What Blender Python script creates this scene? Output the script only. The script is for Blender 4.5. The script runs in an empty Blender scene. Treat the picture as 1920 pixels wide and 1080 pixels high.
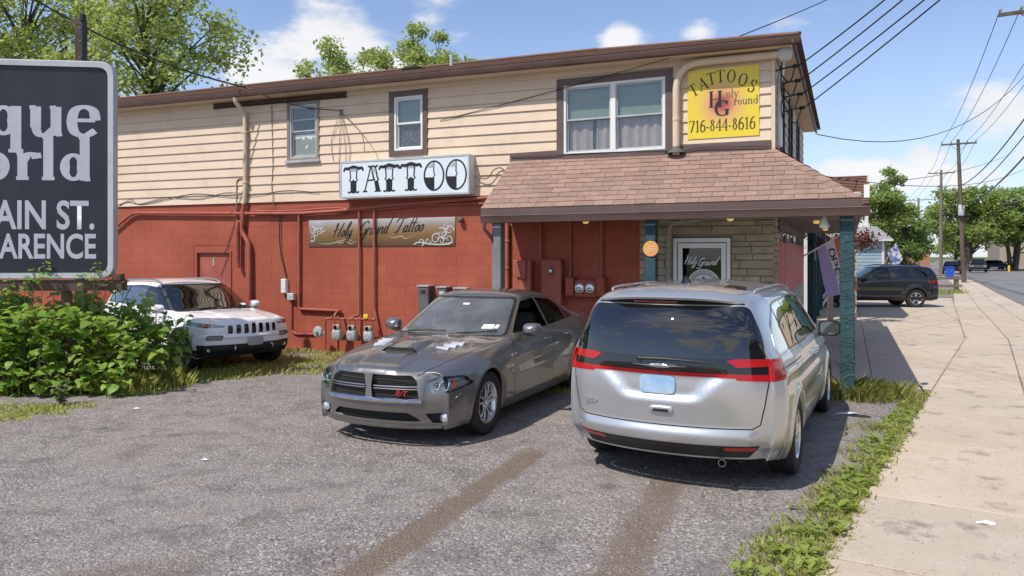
import bpy, bmesh, math, random
import numpy as np
from mathutils import Vector, Matrix
random.seed(7)
C = bpy.context.scene.collection
SC = bpy.context.scene
R = math.radians
PI = math.pi

# ------------------------------------------------------------------ camera
cam = bpy.data.cameras.new('camera')
cam.sensor_width = 36.0
cam.lens = 26.25
cam.shift_y = -0.03125
cam.clip_end = 3000
cam_o = bpy.data.objects.new('camera', cam)
C.objects.link(cam_o)
cam_o.location = (0, 0, 2.0)
cam_o.rotation_euler = (R(90), 0, 0)
SC.camera = cam_o
SC.render.resolution_x, SC.render.resolution_y = 1024, 576
SC.view_settings.view_transform = 'Standard'
SC.view_settings.look = 'None'
SC.view_settings.exposure = 0.27
SC.view_settings.gamma = 1.0
SC.view_settings.use_curve_mapping = False

# ------------------------------------------------------------------ sun and sky
SUN_DIR = Vector((-0.535, -0.47, 1.0)).normalized()      # towards the sun
sun = bpy.data.lights.new('sun', 'SUN')
sun.energy = 4.0
sun.angle = R(0.5)
sun.color = (1.0, 0.95, 0.87)
sun_o = bpy.data.objects.new('sun', sun)
C.objects.link(sun_o)
sun_o.location = (-20, -8, 40)
sun_o.rotation_euler = SUN_DIR.to_track_quat('Z', 'Y').to_euler()

W = bpy.data.worlds.new('World')
SC.world = W
W.use_nodes = True
nt = W.node_tree
nt.nodes.clear()


def N(t, kind, **kw):
	n = t.nodes.new(kind)
	for k, v in kw.items():
		if k in n.inputs and not hasattr(n, k):
			n.inputs[k].default_value = v
		else:
			setattr(n, k, v)
	return n


def math_n(t, op, a, b=None, c=None, clamp=False):
	n = t.nodes.new('ShaderNodeMath')
	n.operation = op
	n.use_clamp = clamp
	for i, v in enumerate((a, b, c)):
		if v is None:
			continue
		if isinstance(v, (int, float)):
			n.inputs[i].default_value = v
		else:
			t.links.new(v, n.inputs[i])
	return n.outputs[0]


def ramp(t, fac, stops, interp='LINEAR'):
	n = t.nodes.new('ShaderNodeValToRGB')
	cr = n.color_ramp
	cr.interpolation = interp
	while len(cr.elements) < len(stops):
		cr.elements.new(0.5)
	for e, (p, c) in zip(cr.elements, stops):
		e.position = p
		e.color = (c[0], c[1], c[2], 1) if hasattr(c, '__len__') else (c, c, c, 1)
	t.links.new(fac, n.inputs[0])
	return n.outputs[0]


def mixc(t, fac, a, b, blend='MIX'):
	n = t.nodes.new('ShaderNodeMix')
	n.data_type = 'RGBA'
	n.blend_type = blend
	for s, v in (('Factor', fac), ('A', a), ('B', b)):
		i = [q for q in n.inputs if q.name == s and (q.type == 'RGBA' if s != 'Factor' else q.type == 'VALUE')][0]
		if hasattr(v, 'is_linked'):
			t.links.new(v, i)
		elif hasattr(v, '__len__'):
			i.default_value = (v[0], v[1], v[2], 1)
		else:
			i.default_value = v
	return [q for q in n.outputs if q.type == 'RGBA'][0]


sky = nt.nodes.new('ShaderNodeTexSky')
sky.sky_type = 'NISHITA'
sky.sun_disc = False
sky.sun_elevation = math.asin(SUN_DIR.z)
sky.sun_rotation = math.atan2(SUN_DIR.x, SUN_DIR.y)
sky.air_density = 1.0
sky.dust_density = 0.4
sky.ozone_density = 3.0
geo = nt.nodes.new('ShaderNodeTexCoord')
dirv = geo.outputs['Generated']
# broken fair weather cumulus: banks at given compass directions and heights, torn by noise, and loose ones everywhere else
mp = nt.nodes.new('ShaderNodeMapping')
mp.inputs['Scale'].default_value = (1, 1, 2.3)
nt.links.new(dirv, mp.inputs[0])
n1 = N(nt, 'ShaderNodeTexNoise', Scale=5.5, Detail=9.0, Roughness=0.58)
nt.links.new(mp.outputs[0], n1.inputs['Vector'])
n2 = N(nt, 'ShaderNodeTexNoise', Scale=2.1, Detail=3.0, Roughness=0.5)
nt.links.new(mp.outputs[0], n2.inputs['Vector'])
sep = nt.nodes.new('ShaderNodeSeparateXYZ')
nt.links.new(dirv, sep.inputs[0])
blobs = None
#        azimuth from +Y (deg, right positive), elevation, half width az, half width el, weight
for az, el, wa, we, wt in ((-13.5, 16.2, 5.0, 2.5, 0.50), (-7.5, 17.6, 3.6, 2.4, 0.42), (-18.0, 13.6, 3.6, 1.9, 0.42), (-8.0, 13.6, 7.5, 2.0, 0.42),
                           (-24.0, 18.8, 2.8, 2.0, 0.42), (-26.0, 11.0, 2.4, 1.6, 0.3), (-31, 18, 3, 2, .45),
                           (-2.5, 19.6, 6.5, 0.8, 0.34), (8.3, 16.2, 1.3, 1.1, 0.46), (14.4, 16.0, 1.6, 1.0, 0.4), (20.6, 16.2, 2.2, .9, 0.46), (23.8, 17.0, 3.0, 1.0, 0.44),
                           (32.6, 9.4, 3.6, 1.9, 0.60), (28.8, 6.9, 1.5, 1.0, 0.55), (25.5, 8.4, 2.4, .8, 0.46),
                           (24.0, 5.8, 4.5, 1.1, 0.50), (30.0, 5.3, 5.5, 0.8, 0.46), (36.0, 6.2, 3.0, 1.4, 0.5), (22, 3.4, 5, .7, .3), (32, 2.6, 6, .8, .3),
                           (-150, 42, 30, 18, 0.62), (-165, 20, 24, 6, 0.6), (168, 32, 26, 12, 0.6), (120, 16, 20, 4, 0.34), (-95, 20, 16, 5, 0.34), (80, 34, 14, 6, 0.3)):
	a, e = R(az), R(el)
	# difference vector in a frame turned to the bank
	rx = math_n(nt, 'SUBTRACT', math_n(nt, 'MULTIPLY', sep.outputs[0], math.cos(a)), math_n(nt, 'MULTIPLY', sep.outputs[1], math.sin(a)))
	ry = math_n(nt, 'ADD', math_n(nt, 'MULTIPLY', sep.outputs[0], math.sin(a)), math_n(nt, 'MULTIPLY', sep.outputs[1], math.cos(a)))
	dx = math_n(nt, 'DIVIDE', rx, math.sin(R(wa)) * math.cos(e))
	dz = math_n(nt, 'DIVIDE', math_n(nt, 'SUBTRACT', sep.outputs[2], math.sin(e)), math.sin(R(we)))
	d = math_n(nt, 'ADD', math_n(nt, 'MULTIPLY', dx, dx), math_n(nt, 'MULTIPLY', dz, dz))
	g = math_n(nt, 'MULTIPLY', math_n(nt, 'POWER', math.e, math_n(nt, 'MULTIPLY', d, -0.8)), wt)
	g = math_n(nt, 'MULTIPLY', g, math_n(nt, 'GREATER_THAN', ry, 0.0))
	blobs = g if blobs is None else math_n(nt, 'MAXIMUM', blobs, g)
v = math_n(nt, 'ADD', math_n(nt, 'ADD', blobs, math_n(nt, 'MULTIPLY', n1.outputs['Fac'], 1.9)), math_n(nt, 'MULTIPLY', n2.outputs['Fac'], 0.6))
v = math_n(nt, 'SUBTRACT', v, 0.75)
cl = nt.nodes.new('ShaderNodeMapRange')
cl.interpolation_type = 'SMOOTHSTEP'
cl.inputs['From Min'].default_value = 0.74
cl.inputs['From Max'].default_value = 1.08
nt.links.new(v, cl.inputs['Value'])
fac = math_n(nt, 'MULTIPLY', cl.outputs[0], 0.93)
shade = ramp(nt, math_n(nt, 'MULTIPLY', n1.outputs['Fac'], 1.0), [(0.38, (5.0, 5.1, 5.3)), (0.62, (5.9, 5.9, 5.95))])
# thin milky veil towards the horizon
veil = ramp(nt, sep.outputs[2], [(0.0, 0.62), (0.1, 0.36), (0.30, 0.10), (0.5, 0.05)])
skyc = mixc(nt, veil, mixc(nt, 1.0, sky.outputs[0], (.98, .97, 1.06), 'MULTIPLY'), (4.6, 5.2, 6.0))
cc = mixc(nt, fac, skyc, shade)
bg = N(nt, 'ShaderNodeBackground', Strength=0.135)
nt.links.new(cc, bg.inputs['Color'])
wo = nt.nodes.new('ShaderNodeOutputWorld')
nt.links.new(bg.outputs[0], wo.inputs[0])

# ------------------------------------------------------------------ helpers: tagging
def tag(o, label=None, cat=None, group=None, kind=None):
	if label: o['label'] = label
	if cat: o['category'] = cat
	if group: o['group'] = group
	if kind: o['kind'] = kind
	return o


def thing(name, label, cat, loc=(0, 0, 0), rz=0.0, group=None):
	o = bpy.data.objects.new(name, None)
	o.empty_display_size = 0.2
	C.objects.link(o)
	o.location = loc
	o.rotation_euler = (0, 0, rz)
	return tag(o, label, cat, group)


def obj(name, me, parent=None, loc=None, rot=None):
	o = bpy.data.objects.new(name, me)
	C.objects.link(o)
	if parent is not None: o.parent = parent
	if loc is not None: o.location = loc
	if rot is not None: o.rotation_euler = rot
	return o


def copy_tree(o, parent=None):
	c = o.copy()
	C.objects.link(c)
	c.parent = parent
	for ch in list(o.children):
		copy_tree(ch, c)
	return c


# ------------------------------------------------------------------ helpers: mesh building
class MB:
	def __init__(s):
		s.v, s.f, s.mi = [], [], []
		s.m = 0

	def add(s, vs, fs):
		b = len(s.v)
		s.v += [tuple(q) for q in vs]
		s.f += [[b + i for i in f] for f in fs]
		s.mi += [s.m] * len(fs)
		return s

	def box(s, x0, x1, y0, y1, z0, z1):
		return s.add([(x0, y0, z0), (x1, y0, z0), (x1, y1, z0), (x0, y1, z0), (x0, y0, z1), (x1, y0, z1), (x1, y1, z1), (x0, y1, z1)],
                     [(0, 3, 2, 1), (4, 5, 6, 7), (0, 1, 5, 4), (1, 2, 6, 5), (2, 3, 7, 6), (3, 0, 4, 7)])

	def cbox(s, x0, x1, y0, y1, z0, z1, c=0.005, front='-y'):
		"""box whose front face is chamfered by c on all four edges"""
		if front == '-y':
			vs = [(x0, y1, z0), (x1, y1, z0), (x1, y1, z1), (x0, y1, z1), (x0, y0 + c, z0), (x1, y0 + c, z0), (x1, y0 + c, z1), (x0, y0 + c, z1),
                  (x0 + c, y0, z0 + c), (x1 - c, y0, z0 + c), (x1 - c, y0, z1 - c), (x0 + c, y0, z1 - c)]
		elif front == '+x':
			# x0 back, x1 front ; along y
			vs = [(x0, y0, z0), (x0, y1, z0), (x0, y1, z1), (x0, y0, z1), (x1 - c, y0, z0), (x1 - c, y1, z0), (x1 - c, y1, z1), (x1 - c, y0, z1),
                  (x1, y0 + c, z0 + c), (x1, y1 - c, z0 + c), (x1, y1 - c, z1 - c), (x1, y0 + c, z1 - c)]
		else:   # '+z' top face
			vs = [(x0, y0, z0), (x1, y0, z0), (x1, y1, z0), (x0, y1, z0), (x0, y0, z1 - c), (x1, y0, z1 - c), (x1, y1, z1 - c), (x0, y1, z1 - c),
                  (x0 + c, y0 + c, z1), (x1 - c, y0 + c, z1), (x1 - c, y1 - c, z1), (x0 + c, y1 - c, z1)]
		fs = [(0, 1, 5, 4), (1, 2, 6, 5), (2, 3, 7, 6), (3, 0, 4, 7), (4, 5, 9, 8), (5, 6, 10, 9), (6, 7, 11, 10), (7, 4, 8, 11), (8, 9, 10, 11)]
		return s.add(vs, fs)

	def prism(s, poly, d0, d1, axes='xz'):
		"""polygon in the plane of the two named axes, run along the third from d0 to d1"""
		n = len(poly)
		def P(a, b, d):
			return {'xz': (a, d, b), 'yz': (d, a, b), 'xy': (a, b, d)}[axes]
		vs = [P(a, b, d0) for a, b in poly] + [P(a, b, d1) for a, b in poly]
		fs = [list(range(n)), list(range(2 * n - 1, n - 1, -1))] + [(i, i + n, (i + 1) % n + n, (i + 1) % n) for i in range(n)]
		return s.add(vs, fs)

	def tube(s, pts, r, n=8, cap=True, closed=False):
		pts = [Vector(p) for p in pts]
		m = len(pts)
		rs = r if hasattr(r, '__len__') else [r] * m
		t0 = None
		rings = []
		for i, p in enumerate(pts):
			if closed:
				t = (pts[(i + 1) % m] - pts[i - 1])
			else:
				t = pts[min(i + 1, m - 1)] - pts[max(i - 1, 0)]
			if t.length < 1e-9: t = Vector((0, 0, 1))
			t.normalize()
			if t0 is None:
				up = Vector((0, 0, 1)) if abs(t.z) < 0.9 else Vector((1, 0, 0))
				a = t.cross(up).normalized()
			else:
				a = (a - t * a.dot(t)).normalized()
			b = t.cross(a)
			t0 = t
			rings.append([p + (a * math.cos(2 * PI * k / n) + b * math.sin(2 * PI * k / n)) * rs[i] for k in range(n)])
		vs = [q for rg in rings for q in rg]
		fs = []
		for i in range(m if closed else m - 1):
			j = (i + 1) % m
			for k in range(n):
				fs.append((i * n + k, i * n + (k + 1) % n, j * n + (k + 1) % n, j * n + k))
		if cap and not closed:
			fs.append(list(range(n - 1, -1, -1)))
			fs.append(list(range((m - 1) * n, m * n)))
		return s.add(vs, fs)

	def lathe(s, prof, n=24, axis='z', c=(0, 0, 0), caps=False):
		"""profile of (radius, height) turned about an axis through c"""
		vs, fs = [], []
		for r, h in prof:
			for k in range(n):
				a = 2 * PI * k / n
				x, y = r * math.cos(a), r * math.sin(a)
				p = {'z': (x, y, h), 'y': (x, h, y), 'x': (h, x, y)}[axis]
				vs.append((p[0] + c[0], p[1] + c[1], p[2] + c[2]))
		m = len(prof)
		for i in range(m - 1):
			for k in range(n):
				fs.append((i * n + k, i * n + (k + 1) % n, (i + 1) * n + (k + 1) % n, (i + 1) * n + k))
		if caps:
			fs.append(list(range(n - 1, -1, -1)))
			fs.append(list(range((m - 1) * n, m * n)))
		return s.add(vs, fs)

	def ball(s, c, r, n=10, sq=(1, 1, 1)):
		prof = [(max(1e-4, math.sin(PI * i / n)), -math.cos(PI * i / n)) for i in range(n + 1)]
		b = len(s.v)
		s.lathe(prof, n * 2 - 4 if n > 5 else 6)
		for i in range(b, len(s.v)):
			x, y, z = s.v[i]
			s.v[i] = (c[0] + x * r * sq[0], c[1] + y * r * sq[1], c[2] + z * r * sq[2])
		return s

	def bar(s, a, b, w, h, up=(0, 0, 1)):
		"""square bar from a to b, w wide, h high"""
		a, b = Vector(a), Vector(b)
		t = (b - a).normalized()
		up = Vector(up)
		sd = t.cross(up)
		if sd.length < 1e-4: sd = t.cross(Vector((1, 0, 0)))
		sd.normalize()
		u = sd.cross(t)
		o = [sd * (w / 2 * i) + u * (h / 2 * j) for i, j in ((-1, -1), (1, -1), (1, 1), (-1, 1))]
		return s.add([a + q for q in o] + [b + q for q in o], [(0, 1, 2, 3), (7, 6, 5, 4), (0, 4, 5, 1), (1, 5, 6, 2), (2, 6, 7, 3), (3, 7, 4, 0)])

	def grid(s, rows):
		n = len(rows[0])
		vs = [p for r_ in rows for p in r_]
		return s.add(vs, [(i * n + k, i * n + k + 1, (i + 1) * n + k + 1, (i + 1) * n + k) for i in range(len(rows) - 1) for k in range(n - 1)])

	def mesh(s, name, mat, smooth=None, fix=True):
		me = bpy.data.meshes.new(name)
		me.from_pydata(s.v, [], s.f)
		for q in (mat if isinstance(mat, (list, tuple)) else [mat]):
			me.materials.append(q)
		if any(s.mi):
			me.polygons.foreach_set('material_index', s.mi)
		if fix:
			bm = bmesh.new(); bm.from_mesh(me)
			bmesh.ops.recalc_face_normals(bm, faces=bm.faces)
			bm.to_mesh(me); bm.free()
		if smooth is not None:
			me.polygons.foreach_set('use_smooth', [True] * len(me.polygons))
			if smooth < 179: me.set_sharp_from_angle(angle=R(smooth))
		me.update()
		return me

	def build(s, name, mat, parent=None, smooth=None, fix=True, loc=None, rot=None):
		return obj(name, s.mesh(name, mat, smooth, fix), parent, loc, rot)


def catmull(pts, n=8, closed=False):
	"""smooth curve through tuples of any length"""
	P = [tuple(p) for p in pts]
	m = len(P)
	out = []
	for i in range(m if closed else m - 1):
		p0 = P[(i - 1) % m] if closed or i > 0 else P[0]
		p1, p2 = P[i], P[(i + 1) % m]
		p3 = P[(i + 2) % m] if closed or i + 2 < m else P[m - 1]
		for k in range(n):
			t = k / n
			out.append(tuple(0.5 * (2 * b + (c - a) * t + (2 * a - 5 * b + 4 * c - d) * t * t + (3 * b - a - 3 * c + d) * t ** 3) for a, b, c, d in zip(p0, p1, p2, p3)))
	if not closed: out.append(P[-1])
	return out


def lerp(a, b, t):
	return a + (b - a) * t


def pl(x, pts):
	"""piecewise linear lookup"""
	if x <= pts[0][0]: return pts[0][1]
	for (a, va), (b, vb) in zip(pts, pts[1:]):
		if x <= b:
			return va + (vb - va) * (x - a) / (b - a) if b > a else vb
	return pts[-1][1]


# ------------------------------------------------------------------ helpers: materials
def pmat(name, col, rough=0.6, metal=0.0, spec=0.5, coat=0.0, coat_rough=0.03, emit=None, estr=0.0):
	m = bpy.data.materials.new(name)
	m.use_nodes = True
	b = m.node_tree.nodes['Principled BSDF']
	b.inputs['Base Color'].default_value = (*col, 1)
	b.inputs['Roughness'].default_value = rough
	b.inputs['Metallic'].default_value = metal
	b.inputs['Specular IOR Level'].default_value = spec
	b.inputs['Coat Weight'].default_value = coat
	b.inputs['Coat Roughness'].default_value = coat_rough
	if emit:
		b.inputs['Emission Color'].default_value = (*emit, 1)
		b.inputs['Emission Strength'].default_value = estr
	return m


def wmat(name, col, col2, scale=3.0, rough=0.7, bump=0.0, bscale=40.0, metal=0.0, detail=5.0, rnd=0.0, stretch=(1, 1, 1), contrast=(0.35, 0.65), spec=0.4, dirt=None):
	"""worn surface: two tones mixed by noise, fine relief, optional change per object"""
	m = pmat(name, col, rough, metal, spec)
	t = m.node_tree
	b = t.nodes['Principled BSDF']
	tc = t.nodes.new('ShaderNodeTexCoord')
	mpn = t.nodes.new('ShaderNodeMapping')
	mpn.inputs['Scale'].default_value = stretch
	t.links.new(tc.outputs['Object'], mpn.inputs[0])
	vec = mpn.outputs[0]
	if rnd:
		oi = t.nodes.new('ShaderNodeObjectInfo')
		ad = t.nodes.new('ShaderNodeVectorMath')
		ad.operation = 'ADD'
		cb = t.nodes.new('ShaderNodeCombineXYZ')
		t.links.new(math_n(t, 'MULTIPLY', oi.outputs['Random'], 50.0), cb.inputs[0])
		t.links.new(vec, ad.inputs[0]); t.links.new(cb.outputs[0], ad.inputs[1])
		vec = ad.outputs[0]
	ns = N(t, 'ShaderNodeTexNoise', Scale=scale, Detail=detail, Roughness=0.6)
	t.links.new(vec, ns.inputs['Vector'])
	f = ramp(t, ns.outputs['Fac'], [(contrast[0], 0.0), (contrast[1], 1.0)])
	c = mixc(t, f, col, col2)
	if rnd:
		hs = t.nodes.new('ShaderNodeHueSaturation')
		t.links.new(c, hs.inputs['Color'])
		t.links.new(math_n(t, 'ADD', math_n(t, 'MULTIPLY', oi.outputs['Random'], rnd * 2), 1.0 - rnd), hs.inputs['Value'])
		c = hs.outputs[0]
	if dirt:
		n3 = N(t, 'ShaderNodeTexNoise', Scale=dirt[1], Detail=6.0, Roughness=0.65)
		t.links.new(tc.outputs['Object'], n3.inputs['Vector'])
		c = mixc(t, ramp(t, n3.outputs['Fac'], [(dirt[2], 0.0), (dirt[3], 1.0)]), c, dirt[0])
	t.links.new(c, b.inputs['Base Color'])
	if bump:
		nb = N(t, 'ShaderNodeTexNoise', Scale=bscale, Detail=4.0, Roughness=0.6)
		t.links.new(tc.outputs['Object'], nb.inputs['Vector'])
		bp = N(t, 'ShaderNodeBump', Strength=bump, Distance=0.02)
		t.links.new(nb.outputs['Fac'], bp.inputs['Height'])
		t.links.new(bp.outputs[0], b.inputs['Normal'])
	return m


def glass_mat(name, tint, ior=1.5, rough=0.0, boost=1.0, pale_layer=None, amount=0.0):
	"""thin pane: tinted see-through plus mirror reflection by angle"""
	m = bpy.data.materials.new(name)
	m.use_nodes = True
	t = m.node_tree
	t.nodes.clear()
	tr = N(t, 'ShaderNodeBsdfTransparent', Color=(*tint, 1))
	gl = N(t, 'ShaderNodeBsdfAnisotropic', Color=(1, 1, 1, 1), Roughness=rough)
	fr = N(t, 'ShaderNodeFresnel', IOR=ior)
	ge = t.nodes.new('ShaderNodeNewGeometry')
	t.links.new(math_n(t, 'ADD', ior, math_n(t, 'MULTIPLY', ge.outputs['Backfacing'], 1 / ior - ior)), fr.inputs['IOR'])
	mx = t.nodes.new('ShaderNodeMixShader')
	f = math_n(t, 'MULTIPLY', fr.outputs[0], boost, clamp=True)
	t.links.new(f, mx.inputs[0]); t.links.new(tr.outputs[0], mx.inputs[1]); t.links.new(gl.outputs[0], mx.inputs[2])
	o = t.nodes.new('ShaderNodeOutputMaterial')
	out = mx.outputs[0]
	if pale_layer:
		df = N(t, 'ShaderNodeBsdfDiffuse', Color=(*pale_layer, 1))
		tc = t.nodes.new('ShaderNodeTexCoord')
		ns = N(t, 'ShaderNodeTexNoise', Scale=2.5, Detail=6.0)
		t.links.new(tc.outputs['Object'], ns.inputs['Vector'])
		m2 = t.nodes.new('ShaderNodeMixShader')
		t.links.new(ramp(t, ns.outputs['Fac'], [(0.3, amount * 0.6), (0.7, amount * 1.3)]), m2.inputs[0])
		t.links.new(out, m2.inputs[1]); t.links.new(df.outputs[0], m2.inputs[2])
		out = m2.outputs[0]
	t.links.new(out, o.inputs[0])
	return m


def leaf_mat(name, c1, c2, c3, scale=1.2, trans=0.35):
	"""leaves: green varied by place, with light coming through"""
	m = pmat(name, c1, 0.45, 0, 0.35)
	t = m.node_tree
	b = t.nodes['Principled BSDF']
	ge = t.nodes.new('ShaderNodeNewGeometry')
	oi = t.nodes.new('ShaderNodeObjectInfo')
	f = math_n(t, 'FRACT', math_n(t, 'ADD', ge.outputs['Random Per Island'], oi.outputs['Random']))
	ns = N(t, 'ShaderNodeTexNoise', Scale=scale, Detail=3.0)
	tc = t.nodes.new('ShaderNodeTexCoord')
	t.links.new(tc.outputs['Object'], ns.inputs['Vector'])
	c = mixc(t, f, c1, c2)
	c = mixc(t, ramp(t, ns.outputs['Fac'], [(0.45, 0.0), (0.7, 0.8)]), c, c3)
	t.links.new(c, b.inputs['Base Color'])
	tl = t.nodes.new('ShaderNodeBsdfTranslucent')
	t.links.new(mixc(t, 0.5, c, (c3[0] * 1.3, c3[1] * 1.3, c3[2])), tl.inputs['Color'])
	mx = N(t, 'ShaderNodeMixShader')
	mx.inputs[0].default_value = trans
	t.links.new(b.outputs[0], mx.inputs[1]); t.links.new(tl.outputs[0], mx.inputs[2])
	t.links.new(mx.outputs[0], t.nodes['Material Output'].inputs[0])
	return m


M = {}
# ================================================================== ground, pavements, road
def kerb_x(y): return pl(y, [(-30, -12.1), (30.1, 20.7), (52.8, 33.2), (62, 38.2), (76, 46.5), (96.5, 58.0), (165, 94.0), (230, 131.0), (400, 230)])
def walk_x(y): return 6.16 + .679 * (y - 10.98) if y < 18 else pl(y, [(18, 10.93), (31.1, 18.4), (52.8, 31.2), (62, 36.2), (76, 44.5), (96.5, 56), (165, 92), (230, 129)])


def gravel_mat():
	m = pmat('worn_gravel_tarmac', (.2, .19, .18), 0.92, 0, 0.25)
	t = m.node_tree; b = t.nodes['Principled BSDF']
	tc = t.nodes.new('ShaderNodeTexCoord'); ob = tc.outputs['Object']
	vo = N(t, 'ShaderNodeTexVoronoi', Scale=62.0); t.links.new(ob, vo.inputs['Vector'])
	vo2 = N(t, 'ShaderNodeTexVoronoi', Scale=25.0); t.links.new(ob, vo2.inputs['Vector'])
	chip = ramp(t, vo.outputs['Color'], [(0.0, (.05, .044, .041)), (0.28, (.155, .134, .124)), (0.72, (.275, .243, .224)), (0.93, (.52, .48, .45))])
	nb = N(t, 'ShaderNodeTexNoise', Scale=0.42, Detail=8.0, Roughness=0.62); t.links.new(ob, nb.inputs['Vector'])
	nm = N(t, 'ShaderNodeTexNoise', Scale=2.7, Detail=6.0, Roughness=0.65); t.links.new(ob, nm.inputs['Vector'])
	c = mixc(t, ramp(t, nb.outputs['Fac'], [(0.38, 0.0), (0.62, 0.6)]), chip, (.285, .252, .231))      # dusty, finer areas
	c = mixc(t, ramp(t, nm.outputs['Fac'], [(0.48, 0.0), (0.68, 0.60)]), c, (.105, .092, .085))           # damp dark patches of bitumen
	n4 = N(t, 'ShaderNodeTexNoise', Scale=1.1, Detail=7.0, Roughness=0.7); t.links.new(ob, n4.inputs['Vector'])
	c = mixc(t, ramp(t, n4.outputs['Fac'], [(0.58, 0.0), (0.72, 0.55)]), c, (.17, .125, .088))             # earth showing through
	# old oil drips and bitumen spots
	vs_ = N(t, 'ShaderNodeTexVoronoi', Scale=0.9); t.links.new(ob, vs_.inputs['Vector'])
	sp_ = math_n(t, 'ADD', vs_.outputs['Distance'], math_n(t, 'MULTIPLY', nm.outputs['Fac'], .16))
	c = mixc(t, ramp(t, sp_, [(.13, .55), (.20, 0.0)]), c, (.07, .062, .058))
	# fine wandering cracks in the old surface
	wv = N(t, 'ShaderNodeTexNoise', Scale=1.6, Detail=4.0); t.links.new(ob, wv.inputs['Vector'])
	wadd = t.nodes.new('ShaderNodeVectorMath'); wadd.operation = 'MULTIPLY_ADD'
	t.links.new(wv.outputs['Color'], wadd.inputs[0]); wadd.inputs[1].default_value = (.9, .9, 0); t.links.new(ob, wadd.inputs[2])
	cr = N(t, 'ShaderNodeTexVoronoi', Scale=0.42); cr.feature = 'DISTANCE_TO_EDGE'; t.links.new(wadd.outputs[0], cr.inputs['Vector'])
	crk = math_n(t, 'MULTIPLY', ramp(t, cr.outputs['Distance'], [(.0, .55), (.006, 0.0)]), ramp(t, nb.outputs['Fac'], [(.46, 0.0), (.56, 1.0)]))
	c = mixc(t, crk, c, (.06, .053, .048))
	sp = t.nodes.new('ShaderNodeSeparateXYZ'); t.links.new(ob, sp.inputs[0])
	# two bands of tracked soil: rutted strips between given points
	wn = N(t, 'ShaderNodeTexNoise', Scale=3.0, Detail=5.0); t.links.new(ob, wn.inputs['Vector'])
	rn = N(t, 'ShaderNodeTexNoise', Scale=26.0, Detail=5.0, Roughness=.75); t.links.new(ob, rn.inputs['Vector'])
	for (x0, y0), (x1, y1), wd, st in (((-1.25, 4.0), (0.32, 7.85), .15, .95), ((0.45, 4.1), (1.5, 6.9), .17, .75), ((-3.0, 4.4), (-2.0, 4.9), .2, .5)):
		d = Vector((x1 - x0, y1 - y0)); L = d.length; d /= L
		px = math_n(t, 'SUBTRACT', sp.outputs[0], x0); py = math_n(t, 'SUBTRACT', sp.outputs[1], y0)
		al = math_n(t, 'ADD', math_n(t, 'MULTIPLY', px, d.x), math_n(t, 'MULTIPLY', py, d.y))
		ac = math_n(t, 'ABSOLUTE', math_n(t, 'ADD', math_n(t, 'SUBTRACT', math_n(t, 'MULTIPLY', px, -d.y), math_n(t, 'MULTIPLY', py, -d.x)), math_n(t, 'MULTIPLY', math_n(t, 'SUBTRACT', wn.outputs['Fac'], .5), .16)))
		e = math_n(t, 'SUBTRACT', math_n(t, 'ABSOLUTE', math_n(t, 'SUBTRACT', al, L / 2)), L / 2 - .25)
		f1 = N(t, 'ShaderNodeMapRange'); f1.inputs[1].default_value = wd * 1.15; f1.inputs[2].default_value = wd * .7; t.links.new(ac, f1.inputs[0])
		f2 = N(t, 'ShaderNodeMapRange'); f2.inputs[1].default_value = .3; f2.inputs[2].default_value = -.1; t.links.new(e, f2.inputs[0])
		f = math_n(t, 'MULTIPLY', math_n(t, 'MULTIPLY', f1.outputs[0], f2.outputs[0]), st)
		f = math_n(t, 'MULTIPLY', f, ramp(t, rn.outputs['Fac'], [(.30, .55), (.55, 1.0)]))
		dirt = ramp(t, rn.outputs['Fac'], [(.3, (.085, .058, .040)), (.68, (.215, .160, .118))])
		c = mixc(t, f, c, dirt)
	t.links.new(c, b.inputs['Base Color'])
	h = math_n(t, 'ADD', math_n(t, 'MULTIPLY', vo.outputs['Distance'], -0.6), math_n(t, 'MULTIPLY', vo2.outputs['Distance'], -0.5))
	h = math_n(t, 'ADD', h, math_n(t, 'MULTIPLY', nm.outputs['Fac'], .6))
	bp = N(t, 'ShaderNodeBump', Strength=0.75, Distance=0.02); t.links.new(h, bp.inputs['Height'])
	t.links.new(bp.outputs[0], b.inputs['Normal'])
	return m


M['gravel'] = gravel_mat()
def concrete_mat(name, c1, c2, rnd):
	m = wmat(name, c1, c2, 1.6, 0.88, 0.25, 90, rnd=rnd, dirt=((.17, .145, .12), 2.3, .56, .74), contrast=(.3, .7))
	t = m.node_tree; b = t.nodes['Principled BSDF']
	# exposed grit: dark and pale specks
	tc = t.nodes.new('ShaderNodeTexCoord')
	v = N(t, 'ShaderNodeTexVoronoi', Scale=75.0); t.links.new(tc.outputs['Object'], v.inputs['Vector'])
	v2 = N(t, 'ShaderNodeTexNoise', Scale=14.0, Detail=3.0); t.links.new(tc.outputs['Object'], v2.inputs['Vector'])
	src = b.inputs['Base Color'].links[0].from_socket
	g = math_n(t, 'MULTIPLY', ramp(t, v.outputs['Color'], [(.80, 0.0), (.90, .75)]), ramp(t, v2.outputs['Fac'], [(.40, 0.15), (.6, 1.0)]))
	c = mixc(t, g, src, (.13, .105, .085))
	g2 = ramp(t, v.outputs['Color'], [(.08, .5), (.16, 0.0)])
	t.links.new(mixc(t, g2, c, (.55, .50, .44)), b.inputs['Base Color'])
	return m
M['concrete'] = concrete_mat('weathered_concrete', (.47, .375, .285), (.53, .435, .34), .06)
M['concrete2'] = concrete_mat('grey_concrete', (.445, .365, .285), (.51, .43, .34), .05)
M['asphalt'] = wmat('road_asphalt', (.175, .17, .168), (.215, .208, .205), 0.8, .9, .3, 60, dirt=((.10, .10, .10), .35, .5, .7))
M['kerb'] = wmat('kerb_stone', (.13, .12, .115), (.22, .20, .18), 2, .9, .2, 30)
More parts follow.
